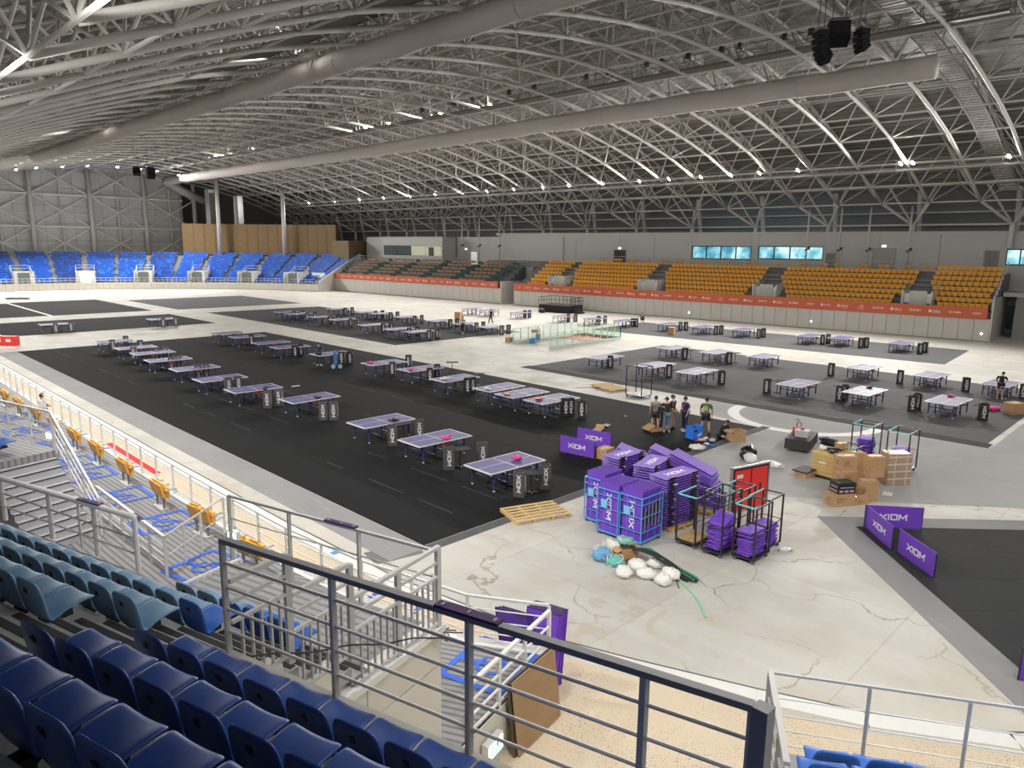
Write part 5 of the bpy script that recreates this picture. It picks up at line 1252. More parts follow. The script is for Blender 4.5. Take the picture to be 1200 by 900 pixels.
# --- flat stacks on pallets
def pallet_mesh(L=1.2, W_=1.0):
    t = thing('pallet', 'x', 'pallet', (0, 0, 0))
    me = MB().box(-L/2, L/2, -.045, .045, .11, .132).mesh('deck_board', WOOD)
    for k in range(7): inst('deck_board', me, t, (0, -W_/2+.05+(W_-.1)*k/6, 0))
    me = MB().box(-.05, .05, -W_/2, W_/2, .02, .11).mesh('bearer', WOOD)
    for x in (-L/2+.05, 0, L/2-.05): inst('bearer', me, t, (x, 0, 0))
    me = MB().box(-L/2, L/2, -.05, .05, 0, .02).mesh('bottom_board', WOOD)
    for y in (-W_/2+.05, 0, W_/2-.05): inst('bottom_board', me, t, (0, y, 0))
    return t
PALP = Proto(pallet_mesh())
def flat_stack(c, rot, z1, l, n, jit=0.):
    PALP.put((c[0], c[1], 0), rot, f'wooden pallet under the flat barrier stack {l}', None)
    dz = (z1-.14)/n; r_ = random.Random(n)
    for k in range(n):
        # lying on its face: local z -> horizontal
        ro = (Matrix.Rotation(rot+r_.uniform(-.02, .02), 3, 'Z') @ Matrix.Rotation(R(-90), 3, 'X')).to_euler()
        c_ = Vector((c[0], c[1], 0)) + Matrix.Rotation(rot, 3, 'Z') @ Vector((r_.uniform(-jit, jit), -.36, 0)); c_.z = .14+dz*(k+.5)
        BL.put(c_, 0, f'{ordn(k)} purple barrier from the bottom of the flat stack {l}', f'barriers in the flat stack {l}', rot=ro)
    # black foot brackets between the layers, white packing
    st = thing('bracket_bundle', f'black and white foot brackets poking from the flat stack {l}', 'brackets', (c[0], c[1], 0), rot); bk_ = MB(); wk = MB()
    for k in range(n):
        z = .14+dz*(k+.5)
        for x in (-.55, .5):
            bk_.box(x-.11+r_.uniform(-.05, .05), x+.11+r_.uniform(-.05, .05), -.39, -.345, z+.015, z+dz*.7)
        if k % 3 == 1: wk.box(-.5+r_.uniform(-.1, .1), -.42+r_.uniform(-.05, .1), -.388, -.35, z+.013, z+dz*.8)
    bk_.build('foot_bracket', BLACK, st)['kind'] = 'stuff'; wk.build('packing', WHITE, st)['kind'] = 'stuff'
flat_stack((19.08, 11.76), R(-8), 1.76, 'nearest the black trolleys', 20, .03)
flat_stack((19.72, 13.05), R(12), 1.72, 'in the middle behind the cages', 18, .04)
flat_stack((19.85, 14.3), R(-2), 1.70, 'nearest the black mat', 18, .04)
# --- slid, tilted flat stacks behind: long sides towards the camera
for gi, (gx, gy, n, zt, az, l) in enumerate(((20.85, 14.1, 17, 1.6, -66, 'behind the middle flat stack'), (21.4, 13.0, 18, 1.65, -72, 'in the middle behind the stacks'), (20.9, 11.75, 22, 1.75, -80, 'nearest the red panel'))):
    r4 = random.Random(gi+5); PALP.put((gx, gy, 0), R(az), f'wooden pallet under the slid stack {l}')
    for i in range(n):
        tl = R(9+.5*i); ro = (Matrix.Rotation(R(az)+r4.uniform(-.05, .05), 3, 'Z') @ Matrix.Rotation(tl, 3, 'Y') @ Matrix.Rotation(R(-90), 3, 'X')).to_euler()
        off = Matrix.Rotation(R(az), 3, 'Z') @ Vector((r4.uniform(-.10, .10)-.02*i, -.36, 0))
        BN.put((gx+off.x, gy+off.y, .36+(zt-.42)*i/n), 0, f'{ordn(i)} purple barrier from the bottom of the slid stack {l}', f'barriers in the slid stack {l}', rot=ro)
# --- red double panel on castors
a, b_ = at(853.4, 604), at(897.5, 593.4); d = (b_-a); L = d.length; rot = math.atan2(d.y, d.x)
t = thing('red_panel_frame', 'tall grey framed double red panel standing behind the black trolleys', 'panel frame', ((a.x+b_.x)/2, (a.y+b_.y)/2, 0), rot)
FRM = M('frame_silver', (.42, .42, .43), .4, .5)
mb = MB(); mb.box(-L/2, -L/2+.05, -.05, .05, .05, 1.62); mb.box(L/2-.05, L/2, -.05, .05, .05, 1.62); mb.box(-L/2, L/2, -.05, .05, 1.57, 1.62); mb.box(-L/2, L/2, -.05, .05, .05, .12); mb.build('outer_frame', FRM, t)
MB().box(-L/2+.06, L/2-.06, -.035, -.01, .12, 1.56).build('dark_backing', BLACK, t)
for s in (-1, 1):
    MB().box(min(s*.03, s*(L/2-.14)), max(s*.03, s*(L/2-.12)), -.06, -.036, .12, 1.5).build('red_board', RED, t)
MB().box(-L/2+.22, -L/2+.5, -.066, -.06, 1.24, 1.36).build('white_label', WHITE, t); MB().box(.42, .50, -.07, -.06, .62, .95).box(-.1, -.04, -.07, -.06, .5, .8).build('slot', BLACK, t)
for s in (-1, 1): MB().tube((s*(L/2-.1), -.02, .05), (s*(L/2-.1), .02, .05), .05, 8).build('castor', BLACK, t)
# --- black open trolleys
tro = []
def trolley(label, x0, x1, y0, y1, h, mids=(.85,)): return roll_cage(label, x0, x1, y0, y1, h, DARK, 'black open trolleys', teal=TEAL if 'teal' in label else None, mids=mids, wires=False)
trolley('black open trolley holding a layer of wooden boards, teal top rails', 17.82, 18.82, 10.2, 10.84, 1.58)
trolley('tall grey-black open trolley with a high heap of purple covers', 17.78, 18.78, 9.34, 9.95, 1.88, (.9, 1.6))
trolley('black open trolley nearest the camera with a purple pile, teal top rails', 18.06, 18.98, 8.5, 9.14, 1.66)
trolley('rear black open trolley with a purple pile, teal top rails', 19.05, 19.95, 8.62, 9.24, 1.62)
trolley('empty black open trolley behind the others, teal top rails', 19.0, 19.95, 9.5, 10.15, 1.66)
for k in range(7):
    o = MB().box(-.42, .42, -.03, .03, 0, .05).build('wood_board', WOOD, loc=(18.32, 10.27+.083*k, .165)); tag(o, f'{ordn(k)} wooden board on the trolley base, from the near side', 'board', 'boards on the trolley')
def cover():
    t = thing('folded_cover', 'x', 'cover', (0, 0, 0)); mb = MB(); n = 8; r_ = random.Random(2); vs = []; fs = []
    for iz, z in enumerate((0, .085)):
        for a in range(n+1):
            for b__ in range(n+1):
                u, v = -1+2*a/n, -1+2*b__/n; e = max(abs(u), abs(v)); zz_ = z+(.012*math.sin(5*u+2*v+iz)-(.02 if iz else -.02)*e**4)
                vs.append((.40*u*(1-.05*v*v), .25*v*(1-.06*u*u), zz_+.002))
    m_ = n+1; N_ = m_*m_
    for a in range(n):
        for b__ in range(n): q_ = a*m_+b__; fs.append((q_, q_+1, q_+m_+1, q_+m_)); fs.append((N_+q_, N_+q_+m_, N_+q_+m_+1, N_+q_+1))
    for a in range(n):
        for p_, q_ in ((a*m_, (a+1)*m_), ((a+1)*m_+n, a*m_+n)): fs.append((p_, q_, N_+q_, N_+p_))
        for p_, q_ in ((a+1, a), (n*m_+a, n*m_+a+1)): fs.append((p_, q_, N_+q_, N_+p_))
    mb.add(vs, fs); mb.build('cover_cloth', PURPLE, t, True)
    MB().path([(.402*u, .0, .045+.02*math.sin(6*u)) for u in (-1, -.98, -.95)], .02, 5).path([(-.3+.1*i, -.25, .04+.012*(i % 2)) for i in range(7)], .014, 5).build('hem', M('hem_purple', (.10, .03, .36), .7), t)
    return t
CV = Proto(cover()); r_ = random.Random(8)
for (cx, cy, n, l, ry, dz) in ((18.28, 9.64, 12, 'in the tall trolley', 0, .075), (18.5, 8.83, 10, 'in the trolley nearest the camera', 0, .07), (19.48, 8.93, 8, 'in the rear trolley', 0, .075)):
    for k in range(n):
        CV.put((cx+r_.uniform(-.03, .03), cy+r_.uniform(-.03, .03), .165+dz*k), 0, f'{ordn(k)} folded purple cover from the bottom of the pile {l}', f'folded covers {l}', rot=(r_.uniform(-.04, .04)+(.10*k/n if 'tall' in l else 0), r_.uniform(-.04, .04)-(.22*k/n if 'tall' in l else 0), r_.uniform(-.12, .12)))
# ================================================================== nets, bags and straps heap
def lump(name, label, cat, p, s, m, seed, group=None, freq=3., amp=.12, parts=None, res=2):
    bm = bmesh.new(); bmesh.ops.create_icosphere(bm, subdivisions=res+1, radius=1)
    from mathutils import noise as mn
    for v in bm.verts:
        n_ = mn.noise(v.co*freq+Vector((seed*7.1, seed*3.3, 0))); k_ = 1+amp*n_*2; v.co = Vector((v.co.x*s[0]*k_, v.co.y*s[1]*k_, max(v.co.z*k_, -.8)*s[2]+s[2]*.8))
    me = bpy.data.meshes.new(name); bm.to_mesh(me); bm.free(); me.materials.append(m)
    for pl in me.polygons: pl.use_smooth = True
    t = thing(name, label, cat, p, seed*.7, group); inst('body', me, t)
    if parts: parts(t, s)
    return t
NETW = M('net_white', (.80, .78, .74), .8, var=.3, scale=26, bump=.6); NETT = M('net_teal', (.12, .48, .42), .8, var=.5, scale=30, bump=.6); NETB = M('net_blue', (.15, .38, .62), .8, var=.5, scale=30, bump=.6); CORD = M('cord_white', (.62, .62, .58), .7)
def knot(t, s): MB().path([(0, 0, s[2]*1.55), (.02, .01, s[2]*1.7), (.06, .0, s[2]*1.85), (.05, .05, s[2]*1.8)], .02, 5).build('tied_neck', CORD, t)
def strands(t, s):
    mb = MB(); r2 = random.Random(int(s[0]*1000)+int(s[1]*777))
    for a in range(16):
        ph = r2.uniform(0, 6.28); rr = r2.uniform(.5, 1.05); mb.path([(s[0]*rr*math.cos(ph+.35*k), s[1]*rr*math.sin(ph+.35*k), max(.02, s[2]*(1.0+.9*math.sin(.8*k+ph)))) for k in range(7)], .012, 4)
    o = mb.build('loose_strands', CORD, t); o['kind'] = 'stuff'
def gp(x, y): p = at(x, y); p.z = 0; return p
for k, (x, y, l) in enumerate(((731, 675, 'beside the teal net'), (747, 667, 'second along the row'), (757, 677, 'in the middle of the row'), (770, 664, 'behind the others near the straps'), (777, 684, 'at the near end of the heap'), (786, 677, 'beside the strap ends'))):
    lump('net_bag', f'tied white net sack, {l}', 'bag', gp(x, y), (.27+.03*(k % 2), .22, .155), NETW, k+1, 'white net sacks in the heap', parts=knot)
lump('net_heap', 'tangled teal net at the front of the heap', 'net', gp(721, 662), (.26, .24, .13), NETT, 9, None, 5, .2, strands)
lump('net_heap', 'tangled pale blue net at the corner of the heap', 'net', gp(706, 656), (.26, .30, .19), NETB, 10, None, 5, .2, strands)
lump('net_heap', 'white and blue tangled net on top of the small box', 'net', gp(716, 650)+Vector((0, 0, .22)), (.25, .22, .11), NETW, 11, None, 5, .2, strands)
lump('net_heap', 'teal net spilling over the open box', 'net', gp(733, 649)+Vector((0, 0, .33)), (.26, .22, .09), NETT, 12, None, 5, .2, strands)
def carton(label, p, sx, sy, h, rot, group=None, open_=False, m=CARD, tape=True, prnt=None):
    t = thing('cardboard_box', label, 'box', p, rot, group)
    if open_:
        mb = MB()
        for s in (-1, 1): mb.box(s*sx/2-.008, s*sx/2+.008, -sy/2, sy/2, 0, h); mb.box(-sx/2, sx/2, s*sy/2-.008, s*sy/2+.008, 0, h)
        mb.box(-sx/2, sx/2, -sy/2, sy/2, 0, .01); mb.build('box_body', m, t)
        for s in (-1, 1): MB().obox((s*(sx/2+.08), 0, h-.02), (.09, 0, -.03*s if s > 0 else .03), (0, sy/2, 0), (0, 0, .006)).build('flap', m, t)
    else:
        MB().box(-sx/2, sx/2, -sy/2, sy/2, 0, h).build('box_body', m, t, bevel=.008)
        mb = MB()
        for s in (-1, 1): mb.box(-sx/2+.004, sx/2-.004, min(s*.003, s*(sy/2-.004)), max(s*.003, s*(sy/2-.004)), h, h+.005)
        mb.build('flap', m, t)
        if tape: MB().box(-sx/2-.002, sx/2+.002, -.03, .03, h+.005, h+.007).box(-sx/2-.003, -sx/2-.0005, -.03, .03, h-.12, h+.006).box(sx/2+.0005, sx/2+.003, -.03, .03, h-.12, h+.006).build('tape', M('tape_tan', (.55, .40, .24), .35), t)
    if prnt:
        mb = MB(); r2 = random.Random(int(p[0]*100))
        for k in range(5): mb.box(-sx*.3, -sx*.3+sx*r2.uniform(.2, .55), -sy/2-.003, -sy/2, h*(.3+.09*k), h*(.33+.09*k))
        for k in range(3): mb.box(-sx/2-.003, -sx/2, -sy*.25, sy*r2.uniform(0, .25), h*(.4+.1*k), h*(.43+.1*k))
        mb.build('print', M('print_brown', (.20, .11, .05), .8), t)
    return t
carton('small brown box carrying the tangled net in the heap', gp(716, 655), .5, .42, .24, R(-30)); carton('open brown box with teal net spilling out of the heap', gp(733, 653), .55, .45, .34, R(-20), open_=True)
# straps
def strap(label, pts, m, r_=.02, n=1, spread=.04):
    mb = MB(); rr = random.Random(len(pts)*3+n)
    for k in range(n):
        dx, dy = rr.uniform(-spread, spread), rr.uniform(-spread, spread); mb.path([(x+dx*(.4+i/len(pts)), y+dy*(.4+i/len(pts)), z+.01*k % .06) for i, (x, y, z) in enumerate(pts)], r_, 5)
    return tag(mb.build('strap_bundle', m), label, 'strap')
def P3(lst): return [(at(x, y).x, at(x, y).y, z) for x, y, z in lst]
strap('bundle of black straps running over the white sacks', P3([(740, 655, .3), (752, 662, .42), (768, 668, .42), (786, 673, .25), (800, 678, .06), (812, 683, .03)]), M('strap_black', (.03, .035, .035), .6), .018, 9, .10)
strap('bundle of dark green straps beside the black straps', P3([(746, 657, .36), (760, 661, .44), (776, 669, .34), (796, 673, .12), (816, 681, .03)]), M('strap_green', (.05, .28, .20), .6), .016, 6, .12)
strap('single mint green strap trailing away from the heap across the concrete', P3([(790, 676, .06), (804, 688, .02), (815, 700, .02), (822, 712, .02), (828, 724, .02)]), M('strap_mint', (.22, .66, .46), .5), .022)
strap('thin black cord drooping in front of the white sacks', P3([(770, 668, .4), (784, 672, .3), (794, 682, .04), (797, 690, .02)]), BLACK, .012)
lump('net_bag', 'dark red rag between the boxes and the sacks', 'rag', gp(738, 660), (.14, .10, .06), M('rag_red', (.28, .04, .04), .8), 15)
# ================================================================== wooden pieces and loose things on the floor
p = [at(585, 600), at(606, 616), at(668, 606), at(648, 590)]; c = sum(p, Vector())/4; d = ((p[2]-p[1])+(p[3]-p[0]))
t = thing('pallet', 'pale slatted wooden pallet lying at the near corner of the black mat', 'pallet', (c.x, c.y, .0), math.atan2(d.y, d.x)); L = ((p[2]-p[1]).length+(p[3]-p[0]).length)/2; W_ = ((p[1]-p[0]).length+(p[2]-p[3]).length)/2
me = MB().box(-L/2, L/2, -.055, .055, .10, .13).mesh('deck_board', M('pine_pale', (.66, .47, .22), .7, var=.15, scale=5, stretch=(1, 9, 9)))
for k in range(6): inst('deck_board', me, t, (0, -W_/2+.06+(W_-.12)*k/5, 0))
me = MB().box(-.05, .05, -W_/2, W_/2, 0, .10).mesh('bearer', WOOD)
for x in (-L/2+.06, -L/6, L/6, L/2-.06): inst('bearer', me, t, (x, 0, 0))
p = [at(695, 453), at(721, 461), at(733, 457), at(708, 450)]; c = sum(p, Vector())/4; d = p[1]-p[0]
t = thing('pallet', 'loose wooden slatted pallet on the pale floor strip by the empty trolley', 'pallet', (c.x, c.y, 0), math.atan2(d.y, d.x))
me = MB().box(-.07, .07, -.75, .75, .10, .14).mesh('slat', M('pine_pale', (.66, .47, .22)))
for k in range(9): inst('slat', me, t, (-1.05+.26*k, .1*math.sin(k*2), 0), .05*math.sin(k))
me = MB().box(-1.15, 1.15, -.04, .04, 0, .08).mesh('bearer', WOOD)
for y in (-.5, .5): inst('bearer', me, t, (0, y, 0))
tag(MB().path([(gp(690, 455).x+.5*math.sin(k), gp(690, 455).y+.25*k-.6, .02) for k in range(6)], .012, 4).build('wire', BLACK), 'thin loose wire beside the slatted pallet', 'wire')
ec = gp(748, 465); cg = roll_cage('tall empty black trolley standing alone before the mid grey mat', ec.x-.5, ec.x+.5, ec.y-.55, ec.y+.55, 1.86, DARK, None, mids=(1.0,), wires=False)
g_ = gp(703, 503); t = thing('wood_offcut', 'broken brown cardboard pieces lying on the black mat behind the purple barriers', 'cardboard', g_, R(20))
MB().obox((-.35, 0, .05), (.5, 0, .03), (0, .2, 0), (0, 0, .03)).build('sheet', CARD, t); MB().obox((.35, .1, .06), (.35, .1, -.02), (-.05, .2, 0), (0, 0, .03)).build('sheet', CARD, t); MB().obox((.75, -.1, .03), (.25, .0, .0), (0, .16, 0), (0, 0, .025)).build('dark_sheet', BLACK, t)
p = at(709, 537); carton('brown cardboard box behind the purple stacks beside the loose barriers', (p.x, p.y, .012), .62, .5, .45, R(5))
lump('orange_ball', 'tiny orange ball lying on the black mat near the people', 'ball', gp(733, 488.5), (.05, .05, .05), ORANGE, 3, None, 1, 0.)
tag(MB().box(-.25, .25, -.04, .04, 0, .05).build('white_plank', WHITE, loc=(*gp(346.5, 453)[:2], .01), rotz=R(-5)), 'short white plank lying on the black mat between the two table rows', 'plank')
# blue lidless crate with scattered litter
p = at(813, 513.5); t = thing('blue_box', 'bright blue plastic box on the black mat beside the standing people', 'box', (p.x, p.y, .012), R(-15)); BLB = M('box_blue', (.03, .20, .78), .45)
mb = MB()
for s in (-1, 1): mb.box(s*.29-.012, s*.29+.012, -.24, .24, 0, .58); mb.box(-.29, .29, s*.24-.012, s*.24+.012, 0, .52)
mb.box(-.29, .29, -.24, .24, 0, .02); mb.build('box_body', BLB, t); MB().obox((-.15, -.256, .40), (.09, 0, 0), (0, .004, 0), (0, 0, .05)).build('hand_hole', BLACK, t); MB().obox((.10, -.256, .2), (.12, 0, .04), (0, .003, 0), (0, 0, .05)).build('print', M('print_pale', (.55, .7, .9), .5), t)
for s in (-1, 1): MB().obox((s*.25, 0, .56), (.08, 0, .04*s), (0, .22, 0), (0, 0, .008)).build('flap', BLB, t)
WB_ = M('plastic_bag', (.74, .74, .73), .35, bump=.5, scale=12)
lump('plastic_bag', 'crumpled white plastic bag on the black mat edge in front of the blue box', 'bag', gp(817, 527)+Vector((0, 0, .01)), (.33, .24, .13), WB_, 21, None, 3, .35)
for k, (x, y, s, m, l) in enumerate(((822, 517, .18, M('litter_pink', (.7, .35, .33), .7), 'pink'), (827, 514.5, .13, WHITE, 'white'), (835, 517.5, .2, M('litter_grey', (.4, .4, .42), .5), 'clear'), (828, 521.5, .16, M('litter_bluegrey', (.45, .5, .6), .5), 'pale'), (834, 523, .13, BLUEP, 'blue'), (816.5, 517.5, .1, RED, 'red'))):
    lump('litter', f'small {l} piece of packaging scattered before the crouching person', 'litter', gp(x, y)+Vector((0, 0, .01)), (s, s*.7, s*.35), m, 30+k, None, 3, .3)
lump('rubbish_bag', 'shiny black rubbish bag standing on the concrete behind the purple barriers', 'bag', gp(876, 538), (.36, .33, .33), M('bag_black', (.012, .012, .014), .3, bump=.5, scale=9), 41, None, 3, .22, knot)
lump('plastic_bag', 'white plastic bag leaning on the black rubbish bag', 'bag', gp(879.5, 542), (.28, .22, .22), WB_, 42, None, 3, .25, knot)
lump('plastic_bag', 'crumpled clear film lying beyond the red panel', 'bag', gp(905, 547), (.42, .22, .12), WB_, 43, None, 4, .4)
tag(MB().obox((0, 0, .004), (.22, .05, 0), (-.05, .15, .0), (0, 0, .003)).build('paper_sheet', WHITE, loc=gp(1040, 579)), 'white sheet of paper lying on the floor by the cardboard boxes', 'paper')
lump('plastic_bag', 'small white film scrap on the floor beside the black trolley foot', 'bag', gp(920, 645), (.25, .1, .04), WB_, 44, None, 4, .4)
tag(MB().box(-.2, .2, -.1, .1, 0, .06).build('bottle_cap_box', M('small_blue', (.05, .3, .75), .5), loc=gp(396, 648.5)), 'tiny blue object lying on the white kerb', 'object')
# ================================================================== black mat stack, crates and cartons on the right
p = [at(919, 528.7), at(947.5, 533), at(961, 522)]; d = p[1]-p[0]; rot = math.atan2(d.y, d.x); W_ = 1.0; L = 1.9
nd = Vector((-d.y, d.x, 0)).normalized()
c = (p[0]+p[1])/2+Vector((-nd.x, -nd.y, 0))*(-L/2 if nd.dot(Vector((1, 0, 0))) > 0 else L/2)
PALP.put((c.x, c.y, 0), rot+R(90), 'wooden pallet under the stack of black mats')
sm = M('foam_black', (.035, .035, .037), .7)
for k in range(6):
    o = MB().box(-.52, .52, -.95, .95, 0, .074).build('black_mat', sm, loc=(c.x+.01*math.sin(k*3), c.y, .134+.076*k), rotz=rot, bevel=.006); tag(o, f'{ordn(k)} black mat from the bottom of the pallet stack', 'mat', 'black mats stacked on the pallet')
t = thing('tool_box', 'light grey box on top of the black mat stack', 'box', (c.x-.35*nd.x*-1-.55, c.y-.1, .59), rot); MB().box(-.28, .28, -.2, .2, 0, .26).build('box_body', M('box_light_grey', (.45, .46, .48), .5), t, bevel=.01); MB().box(-.29, .29, -.21, .21, .26, .30).build('lid', M('lid_grey', (.50, .51, .54), .5), t); MB().box(-.08, .08, -.03, .03, .30, .34).build('handle', DARK, t)
t = thing('tote_bag', 'red bag with a dark handle on the black mat stack', 'bag', (c.x+.1, c.y+.2, .59), rot+R(20)); MB().box(-.24, .24, -.15, .15, 0, .33).build('bag_body', M('bag_red', (.65, .07, .05), .6), t, bevel=.04); MB().path([(-.1, 0, .32), (-.09, 0, .5), (0, 0, .56), (.09, 0, .5), (.1, 0, .32)], .018, 5).build('handle', BLACK, t)
lump('dark_jacket', 'dark garment heap on the floor behind the black mat stack', 'cloth', gp(972, 521), (.55, .3, .16), M('cloth_dark', (.03, .03, .035), .8), 51, None, 3, .3)
# pale wooden crates: six shallow trays stacked
a, b_ = at(950, 557), at(975, 563.7); d = b_-a; rot = math.atan2(d.y, d.x); L = d.length; nd = Vector((-d.y, d.x, 0)).normalized(); nd = nd if nd.x > 0 else -nd
c = (a+b_)/2+nd*.55; CR = M('crate_yellow', (.60, .42, .15), .65, var=.12, scale=6)
tag(MB().box(-L/2-.02, L/2+.02, -.56, .56, 0, .10).build('skid', BLACK, loc=(c.x, c.y, 0), rotz=rot), 'black skid under the pale wooden crates', 'skid')
for k in range(6):
    t = thing('crate', f'{ordn(k)} shallow pale wooden crate from the bottom of the stack', 'crate', (c.x, c.y, .10+.15*k), rot, 'pale wooden crates in one stack')
    MB().box(-L/2, L/2, -.55, .55, 0, .138).build('crate_body', CR, t, bevel=.006); mb = MB(); mb.box(-L/2-.012, L/2+.012, -.562, .562, .10, .125); mb.build('batten', M('batten_pale', (.66, .48, .20), .6), t)
tag(MB().box(-.14, .14, -.005, .005, -.04, .04).build('label_sheet', WHITE, loc=tuple((a+b_)/2+Vector((-nd.x, -nd.y, 0))*.02+Vector((0, 0, .62))), rotz=rot), 'white paper label on the pale crate stack', 'label')
for k, (dx, dy, l) in enumerate(((-.25, -.2, 'nearest the black mats'), (.1, .1, 'in the middle'), (.3, -.25, 'nearest the cartons'))): lump('black_bag', f'small black pouch on the pale crates, {l}', 'bag', (c.x+dx, c.y+dy, 1.0), (.2, .14, .06), BLACK, 60+k, None, 3, .3)
lump('plastic_bag', 'clear plastic bag on the pale crates', 'bag', (c.x-.05, c.y+.3, 1.0), (.18, .14, .09), WB_, 64, None, 3, .3)
p = gp(943, 558); carton('low tan box beside the pale crates with a dark mark', p, .5, .75, .24, rot, prnt=True); tag(MB().box(-.3, .3, -.45, .45, 0, .05).build('black_sheet', sm, loc=(p.x, p.y, .25), rotz=rot), 'thin black sheet lying on the low tan box', 'sheet')
for x, y, z, sx, sy, h, rt, l in ((983, 591, 0, 1.2, .7, .46, -35, 'long carton at the front of the pile'), (1006, 590, 0, .75, .42, .27, -30, 'small carton on the floor beside the long one'), (1016, 586, 0, .72, .6, .38, -38, 'lowest carton of the tall column nearest the grey floor'), (1016, 586, .385, .72, .58, .36, -34, 'second carton of the tall column'),
      (1021, 581, .75, .74, .6, .36, -40, 'third carton of the tall column'), (1021, 581, 1.115, .74, .6, .38, -36, 'top carton of the tall column'), (989, 577, 0, .95, .75, .42, -36, 'bottom carton behind the printed black box'), (989, 577, .425, .9, .72, .42, -33, 'middle carton behind the printed black box'), (987, 575, .85, .9, .7, .50, -36, 'top carton with dark print facing the camera'),
      (998, 560, 0, 1.0, .8, .55, -35, 'rear carton low behind the pile'), (998, 560, .555, .95, .75, .50, -33, 'rear carton upper behind the pile'), (986, 559, 0, .85, .7, .6, -30, 'back carton beside the pale crates'), (986, 559, .605, .8, .65, .4, -32, 'upper back carton beside the pale crates'), (983, 556, 1.01, .55, .45, .28, -25, 'small carton on top next to the pouches')):
    p = gp(x, y); carton(f'brown cardboard box, {l}', (p.x, p.y, z), sx*.72, sy*.72, h, R(rt), 'cartons in the pile', prnt='print' in l or 'long' in l)
t = thing('printed_box', 'black box with pale and pink print on the long carton', 'box', (gp(983, 592).x+.12, gp(983, 592).y-.02, .475), R(-35)); MB().box(-.33, .33, -.25, .25, 0, .38).build('box_body', BLACK, t, bevel=.01); mb = MB()
for k in range(3): mb.box(-.28+.2*k, -.14+.2*k, -.256, -.25, .05, .12)
mb.box(-.335, -.33, -.2, .2, .06, .1); mb.build('print', M('print_pinkish', (.6, .35, .42), .6), t); MB().box(-.25, .25, -.256, -.25, .2, .23).box(-.336, -.33, -.18, .15, .2, .24).build('print_line', M('print_grey', (.4, .4, .4), .6), t)
p = gp(1047, 566); t = thing('wrapped_carton', 'tall film-wrapped brown carton standing before the trolleys', 'box', (p.x, p.y, 0), R(-40)); MB().box(-.46, .46, -.3, .3, 0, 1.22).build('box_body', M('carton_wrapped', (.42, .29, .19), .4, var=.15, scale=6), t, bevel=.02)
mb = MB()
for k in range(4): mb.bar((-.47, -.305, .25+.28*k), (.47, -.305, .28+.28*k), .008, .05)
for x in (-.2, .25): mb.box(x-.015, x+.015, -.307, -.3, 0, 1.22)
mb.build('film_band', M('film', (.62, .58, .54), .25), t)
trolley('black trolley of the far pair holding a tall purple pile, teal top rails', 30.0, 31.0, 9.55, 10.35, 1.75)
trolley('black trolley of the far pair nearest the camera side, teal top rails', 30.0, 31.15, 8.2, 9.0, 1.7)
trolley('low black trolley between the cartons and the far pair, teal top rails', 28.35, 29.1, 9.55, 10.25, 1.15)
for (cx, cy, n, l) in ((30.5, 9.95, 13, 'in the far trolley pair, farther one'), (30.5, 8.6, 11, 'in the far trolley pair, nearer one')):
    for k in range(n): CV.put((cx+r_.uniform(-.03, .03), cy+r_.uniform(-.03, .03), .165+.075*k), 0, f'{ordn(k)} folded purple cover from the bottom {l}', f'folded covers {l}', rot=(r_.uniform(-.05, .05), r_.uniform(-.05, .05), R(90)*0+r_.uniform(-.15, .15)))
p = gp(1187, 485); carton('brown carton standing alone near the black towel box on the mid grey mat', (p.x, p.y, .01), .85, .6, .62, R(-25))
lump('pink_bag', 'crumpled pink cloth on the mid grey mat beside a towel box', 'cloth', gp(1163, 481)+Vector((0, 0, .01)), (.5, .25, .12), PINK, 71, None, 3, .3)
p = gp(787, 392); carton('brown carton on the floor below the table row under the orange banner', p, .75, .6, .75, R(20))
p = gp(537.5, 375); carton('brown carton under and behind a far table on the dark grey mat', (p.x, p.y, 0), .8, .7, .95, R(20))
p = gp(597, 400.5); carton('small tan carton beside the glass enclosure', p, .7, .5, .42, R(10))
# ================================================================== glass enclosure of the floor opening, stage, red barrier box
GLG = bpy.data.materials.new('balustrade_glass'); GLG.use_nodes = True; b = GLG.node_tree.nodes['Principled BSDF']; b.inputs['Base Color'].default_value = (.85, .96, .91, 1); b.inputs['Transmission Weight'].default_value = .95; b.inputs['Roughness'].default_value = .08; b.inputs['IOR'].default_value = 1.05
GPOST = M('post_mint', (.60, .70, .62), .4)
def glass_run(label, p, q, n, h=1.25):
    O = Vector(p); d = Vector(q)-O; t = thing('glass_railing', label, 'railing', O); L = d.length; dn = d.normalized()
    for k in range(n):
        MB().bar(d*(k/n)+dn*.05+Vector((0, 0, h/2)), d*((k+1)/n)-dn*.05+Vector((0, 0, h/2)), .012, h-.15).build('glass_pane', GLG, t)
    for k in range(n+1): MB().bar(d*(k/n), d*(k/n)+Vector((0, 0, h)), .06, .06).build('post', GPOST, t)
    MB().bar(Vector((0, 0, h)), d+Vector((0, 0, h)), .06, .05).build('top_rail', GPOST, t); MB().bar(Vector((0, 0, .06)), d+Vector((0, 0, .06)), .08, .12).build('bottom_rail', GPOST, t)
g0, g1, g2, g3 = gp(601, 401), gp(644, 407), gp(727, 396), gp(684, 388)
g3 = g0+(g2-g1)
glass_run('long glass railing on the near side of the floor opening', g1, g2, 10); glass_run('long glass railing on the far side of the floor opening', g0, g3, 10)
glass_run('short glass railing closing the far end of the floor opening', g3, g2, 4)
def gq(u, v): return g1+(g2-g1)*u+(g0-g1)*v
tag(MB().prism([tuple(gq(u, v)[:2]) for u, v in ((.58, .1), (.97, .1), (.97, .9), (.58, .9))], 0, .03).build('orange_cover', M('cover_orange', (.60, .13, .04), .6)), 'orange sheet covering the end of the glass enclosed opening', 'sheet')
